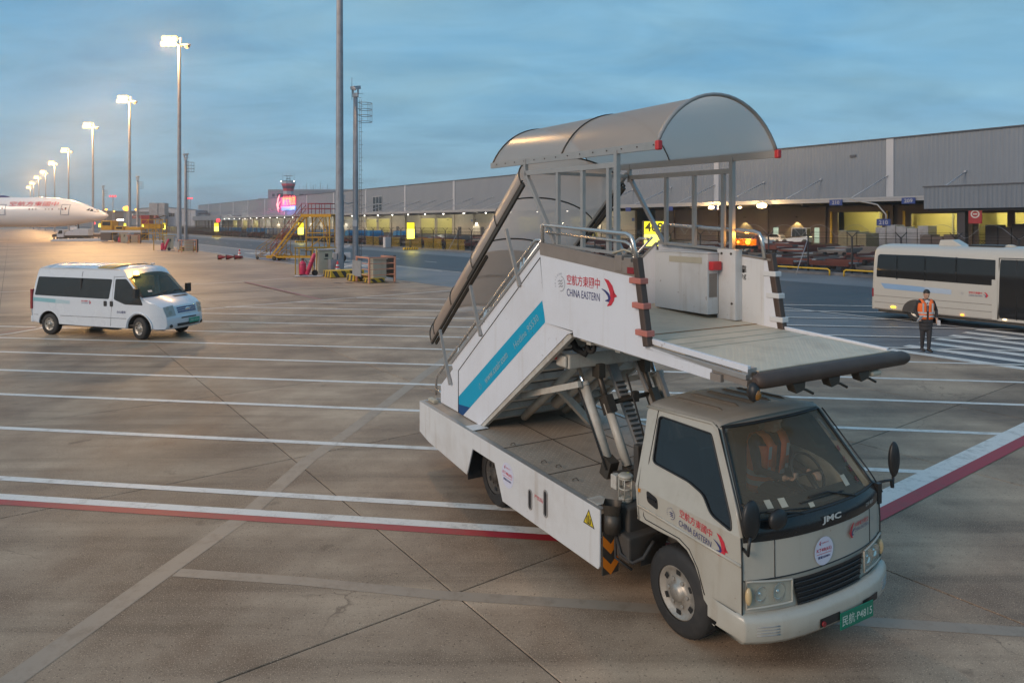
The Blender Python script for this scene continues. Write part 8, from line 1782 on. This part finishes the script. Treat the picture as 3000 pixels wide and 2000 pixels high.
for i, (p, q) in enumerate(((173, 60), (160, 62), (156, 62), (140, 60), (135.5, 60), (131, 61), (121, 62), (117, 61), (205, 62), (215, 63), (221, 63), (226, 64), (232, 64), (243, 62), (250, 63), (262, 62))): copy_tree(c0, S(p, q), SITE_A+R((i*37) % 13-6))
c1_ = cart('tarp_cart', 'pale grey covered baggage cart parked behind the fence', 'baggage cart', S(184, 60), SITE_A, 'tarp_grey', 'grey covered carts behind the fence', 1.8)
for p, q in ((190, 61), (196, 60), (150, 59), (167, 61), (236, 66), (270, 63)): copy_tree(c1_, S(p, q), SITE_A+R(p % 7-3))
cu = cart('baggage_cart', 'low dark baggage cart standing beneath the belly of the jet', 'baggage cart', (-104, 163, 0), R(5), 'dockdark', 'baggage carts beneath the jet', 0.9)
for x in (-108.5, -100): copy_tree(cu, (x, 164, 0))
# cargo dollies
M['dolly_red'] = mat('dolly_rust_red', (0.17, 0.045, 0.035), 0.55, var=0.25, scale=2, dirt=(0.07, 0.04, 0.03), dscale=2, damt=0.5)
M['dolly_grey'] = mat('dolly_grey', (0.17, 0.155, 0.15), 0.5, var=0.2, scale=2, dirt=(0.08, 0.05, 0.04), dscale=2, damt=0.5)
def dolly(label, m_, group, h=0.55, rails=True):
    t = thing('cargo_dolly', label, 'cargo dolly', (0, 0, 0), 0, group)
    b = B(); L_, W_ = 3.3, 2.5
    for y in (-W_/2, 0, W_/2): b.bx((-L_/2, y-0.07, h-0.16), (L_/2, y+0.07, h))
    for x in (-L_/2, 0, L_/2): b.bx((x-0.07, -W_/2+0.08, h-0.15), (x+0.07, W_/2-0.08, h-0.01))
    b.bx((L_/2, -0.06, h-0.14), (L_/2+1.1, 0.06, h-0.04)); b.build('frame', m_, t)
    b = B()
    for k in range(9): x = -L_/2+0.2+k*0.36; b.cyl((x, -W_/2+0.1, h+0.03), (x, W_/2-0.1, h+0.03), 0.05, n=6)
    b.build('rollers', 'alu', t); kids(t)[-1]['kind'] = 'stuff'
    if rails: b = B(); b.bx((-L_/2-0.02, -W_/2-0.1, h), (L_/2, -W_/2-0.03, h+0.22)); b.bx((-L_/2, W_/2+0.03, h), (L_/2, W_/2+0.1, h+0.22)); b.build('guide_rail', m_, t)
    b = B(); b.lathe([(0.02, -0.08), (0.21, -0.09), (0.21, 0.09), (0.02, 0.08)], (-1.1, -0.9, 0.21), 'y', 10); w0 = b.build('wheel', 'rubber', t)
    for x, y in ((2.2, 0), (0, 1.8), (2.2, 1.8)): inst(w0, loc=(x, y, 0))
    return t
dA = dolly('rust red cargo dolly parked in the rows behind the fence', 'dolly_red', 'rust red dollies behind the fence', 0.62); dB = dolly('grey cargo dolly parked in the rows behind the fence', 'dolly_grey', 'grey dollies behind the fence', 0.55); dC = dolly('tall rust red rack dolly parked behind the fence', 'dolly_red', 'tall dollies behind the fence', 1.15)
r5 = random.Random(11); used = {id(dA): 0, id(dB): 0, id(dC): 0}
cnt = 0
for q in (51.6, 55.2, 59.0, 63, 67.5, 72, 77):
    p = 17.0 if q < 60 else 22.0
    while p < (118 if q > 55 else 128) and cnt < 190:
        p += r5.uniform(3.0, 4.4)
        if q < 52 and 76 < p < 112: continue
        if r5.random() < 0.10: continue
        src = r5.choice([dA, dA, dB, dC, dB]); a = SITE_A+R(r5.choice([0, 0, 8, -10, 90, 84]))
        loc = S(p, q+r5.uniform(-0.5, 0.5), 0); cnt += 1
        if used[id(src)] == 0: src.location = loc; src.rotation_euler = (0, 0, a)
        else: copy_tree(src, loc, a)
        used[id(src)] += 1
        if r5.random() < 0.35 and src is not dC: copy_tree(dA if src is dB else dB, loc+Vector((0, 0, 0.66)), a+R(r5.uniform(-5, 5)), ('rust red' if src is dB else 'grey')+' cargo dolly stacked on top of another behind the fence')
p = 120.0
while p < 300 and cnt < 255:
    p += r5.uniform(2.8, 4.6); src = r5.choice([dA, dB, dC]); copy_tree(src, S(p, r5.choice([50.6, 53.5, 56.0])), SITE_A+R(r5.choice([0, 6, -8, 90]))); cnt += 1
# freight under the near end canopy
crate_i = 0
FL = {0: 'netted freight pile gleaming in front of the widest yellow opening', 1: 'long grey covered pallet stack under the annex beam', 2: 'dark pallet stack right of the annex column', 3: 'dark low pallet stack left of the annex column', 4: 'shiny wrapped pallet at the right edge of the picture', 5: 'dark pallet rack beneath the right yellow opening'}
M['wrap'] = mat('wrapped_freight', (0.22, 0.18, 0.10), 0.35, var=0.5, scale=3, bump=0.8, bscale=4)
for i, (p, q, lp, lq, h, m_) in enumerate(((50.5, 100, 4.2, 4, 2.7, 'wrap'), (47.5, 108, 7.5, 3, 3.5, 'galv'), (33, 106, 6, 3, 3.8, 'soffit'), (41, 104, 4.5, 3, 2.2, 'dockdark'), (28.5, 101, 3, 3, 3.1, 'wrap'), (26, 108, 5, 3, 4.0, 'dockdark'))):
    t = thing('pallet_stack', FL[i], 'freight', S(p, q), SITE_A)
    b = B(); b.bx((-lq/2, -lp/2, 0), (lq/2, lp/2, 0.18)); b.build('pallet', 'dockdark', t)
    n = max(2, int(lp/1.4))
    for k in range(n):
        y0 = -lp/2+lp*k/n; hh = h*(0.86+0.14*((k*7+i*3) % 5)/4); b = B(); b.bx((-lq/2+0.05, y0+0.04, 0.19), (lq/2-0.05, y0+lp/n-0.04, hh)); b.build('bundle', m_, t, 0.15 if m_ == 'wrap' else 0.04)
# vehicles in the cargo yard
suv = thing('parked_car', 'white estate car parked before the lit arch by the rail end', 'car', (51.3, 134, 0), SITE_A+PI/2)
b = B(); prof = [(-2.2, 0.45), (2.2, 0.4), (2.3, 0.8), (1.9, 1.0), (1.0, 1.08), (0.35, 1.62), (-1.5, 1.66), (-2.2, 1.1)]
b.prism(prof, 'y', -0.88, 0.88); bd = b.build('body', 'van_white', suv, 0.12, 3)
for sg in (-1, 1):
    b = B(); plate(rnd([(0.8, 1.1), (0.3, 1.55), (-1.35, 1.58), (-1.9, 1.12)], 0.06), [], lambda u, w, q: (u, sg*(0.89-q), w), 0.012, b); b.build('side_window', 'glass_dark', suv)
    for x in (-1.4, 1.4): b = B(); b.lathe([(0.05, -0.11), (0.30, -0.12), (0.34, 0), (0.30, 0.12), (0.05, 0.11)], (x, sg*0.82, 0.34), 'y', 16); b.build('wheel', 'rubber', suv)
tug = thing('tow_tractor', 'white tow tractor with glazed cab standing before the bigger lit arch', 'tractor', (50.6, 121, 0), SITE_A+PI/2+R(8))
b = B(); b.hexa([(-2.3, -1, 0.4), (3.0, -1, 0.4), (3.0, 1, 0.4), (-2.3, 1, 0.4), (-2.3, -0.95, 1.5), (2.9, -0.95, 0.9), (2.9, 0.95, 0.9), (-2.3, 0.95, 1.5)]); b.build('body', 'van_white', tug, 0.08)
b = B(); b.hexa([(-2.0, -0.85, 1.5), (0.8, -0.85, 1.4), (0.8, 0.85, 1.4), (-2.0, 0.85, 1.5), (-1.9, -0.8, 2.8), (0.5, -0.8, 2.8), (0.5, 0.8, 2.8), (-1.9, 0.8, 2.8)]); b.build('cab_glass', 'glass_smoke', tug)
b = B()
for x, y in ((-1.95, -0.86), (0.7, -0.86), (-1.95, 0.86), (0.7, 0.86), (-0.6, -0.86)): b.beam((x, y, 1.4), (x*0.95, y*0.96, 2.85), 0.1, 0.1)
b.bx((-2.0, -0.88, 2.82), (0.6, 0.88, 2.95)); b.build('cab_frame', 'pilaster', tug)
for x in (-1.6, 1.9):
    for y in (-0.9, 0.9): b = B(); b.lathe([(0.05, -0.16), (0.42, -0.18), (0.5, 0), (0.42, 0.18), (0.05, 0.16)], (x, y, 0.5), 'y', 16); b.build('wheel', 'rubber', tug)
pk = thing('pickup_truck', 'white pickup parked low behind the warning light, left of the estate car', 'car', (40.5, 112, 0), SITE_A+PI/2)
b = B(); b.prism([(-2.4, 0.5), (2.4, 0.5), (2.4, 0.95), (1.1, 1.05), (0.5, 1.6), (-0.7, 1.65), (-0.8, 1.1), (-2.4, 1.05)], 'y', -0.88, 0.88); b.build('body', 'van_white', pk, 0.08)
for sg in (-1, 1):
    b = B(); plate([(0.9, 1.1), (0.45, 1.53), (-0.6, 1.57), (-0.65, 1.1)], [], lambda u, w, q: (u, sg*(0.89-q), w), 0.012, b); b.build('side_window', 'glass_dark', pk)
    for x in (-1.5, 1.5): b = B(); b.lathe([(0.05, -0.11), (0.32, -0.12), (0.36, 0), (0.32, 0.12), (0.05, 0.11)], (x, sg*0.82, 0.36), 'y', 16); b.build('wheel', 'rubber', pk)
t = thing('tarp_cone', 'tall rust red cone of folded tarpaulin rising among the dollies', 'tarpaulin', S(42.5, 63), 0)
b = B(); b.lathe([(0.75, 0), (0.62, 0.5), (0.5, 1.2), (0.3, 2.1), (0.12, 2.7), (0.0, 2.8)], n=14); b.build('folded_tarp', 'dolly_red', t)
bn = thing('notice_banner', 'white notice banner on a frame behind the fence right of the yellow sign', 'banner', S(79.5, 68), SITE_A)
b = B(); b.bx((-0.05, -2.2, 1.3), (0.05, 2.2, 3.6)); b.build('sheet', 'pilaster', bn); b = B(); b.beam((0.08, -2.0, 0), (0.08, -2.0, 1.3), 0.1, 0.1); b.beam((0.08, 2.0, 0), (0.08, 2.0, 1.3), 0.1, 0.1); b.build('frame', 'steel_dark', bn)
rt = thing('red_roofed_hut', 'low red roofed hut standing behind the barricades next to the dark generator', 'hut', S(73, 56), SITE_A)
b = B(); b.bx((0, -2.2, 0), (3, 2.2, 1.7)); b.build('wall', mat('pink_wall', (0.34, 0.15, 0.13), 0.6, var=0.1), rt); b = B(); b.prism([(-0.3, 1.71), (3.3, 1.71), (1.5, 2.5)], 'y', -2.4, 2.4); b.build('roof', 'dolly_red', rt)
for y in (-1.1, 0.6): b = B(); b.bx((-0.04, y-0.35, 0.7), (-0.005, y+0.35, 1.4)); b.build('window', 'glass_dark', rt)
gn = thing('generator', 'dark blue-black generator box behind the fence near the barricade end', 'generator', S(69.3, 52.5), SITE_A)
b = B(); b.bx((0, -1.1, 0.35), (1.5, 1.1, 1.45)); b.build('housing', 'black', gn, 0.05); b = B(); b.bx((0.1, -1.0, 0), (1.4, 1.0, 0.34)); b.build('skid', 'steel_dark', gn)
# ------------------------------------------------------------------ dusk haze
hm = bpy.data.materials.new('haze_air'); hm.use_nodes = True; _nt = hm.node_tree
for n in list(_nt.nodes):
    if n.type != 'OUTPUT_MATERIAL': _nt.nodes.remove(n)
_pv = _nt.nodes.new('ShaderNodeVolumePrincipled'); _pv.inputs['Density'].default_value = 0.00042; _pv.inputs['Color'].default_value = (0.85, 0.88, 0.92, 1); _pv.inputs['Anisotropy'].default_value = 0.72
_nt.links.new(_pv.outputs[0], _nt.nodes['Material Output'].inputs['Volume'])
b = B(); b.bx((-1410, -410, -1.2), (710, 1510, 52)); hz = b.build('haze', hm); hz['kind'] = 'stuff'; hz['label'] = 'thin dusk haze over the apron'
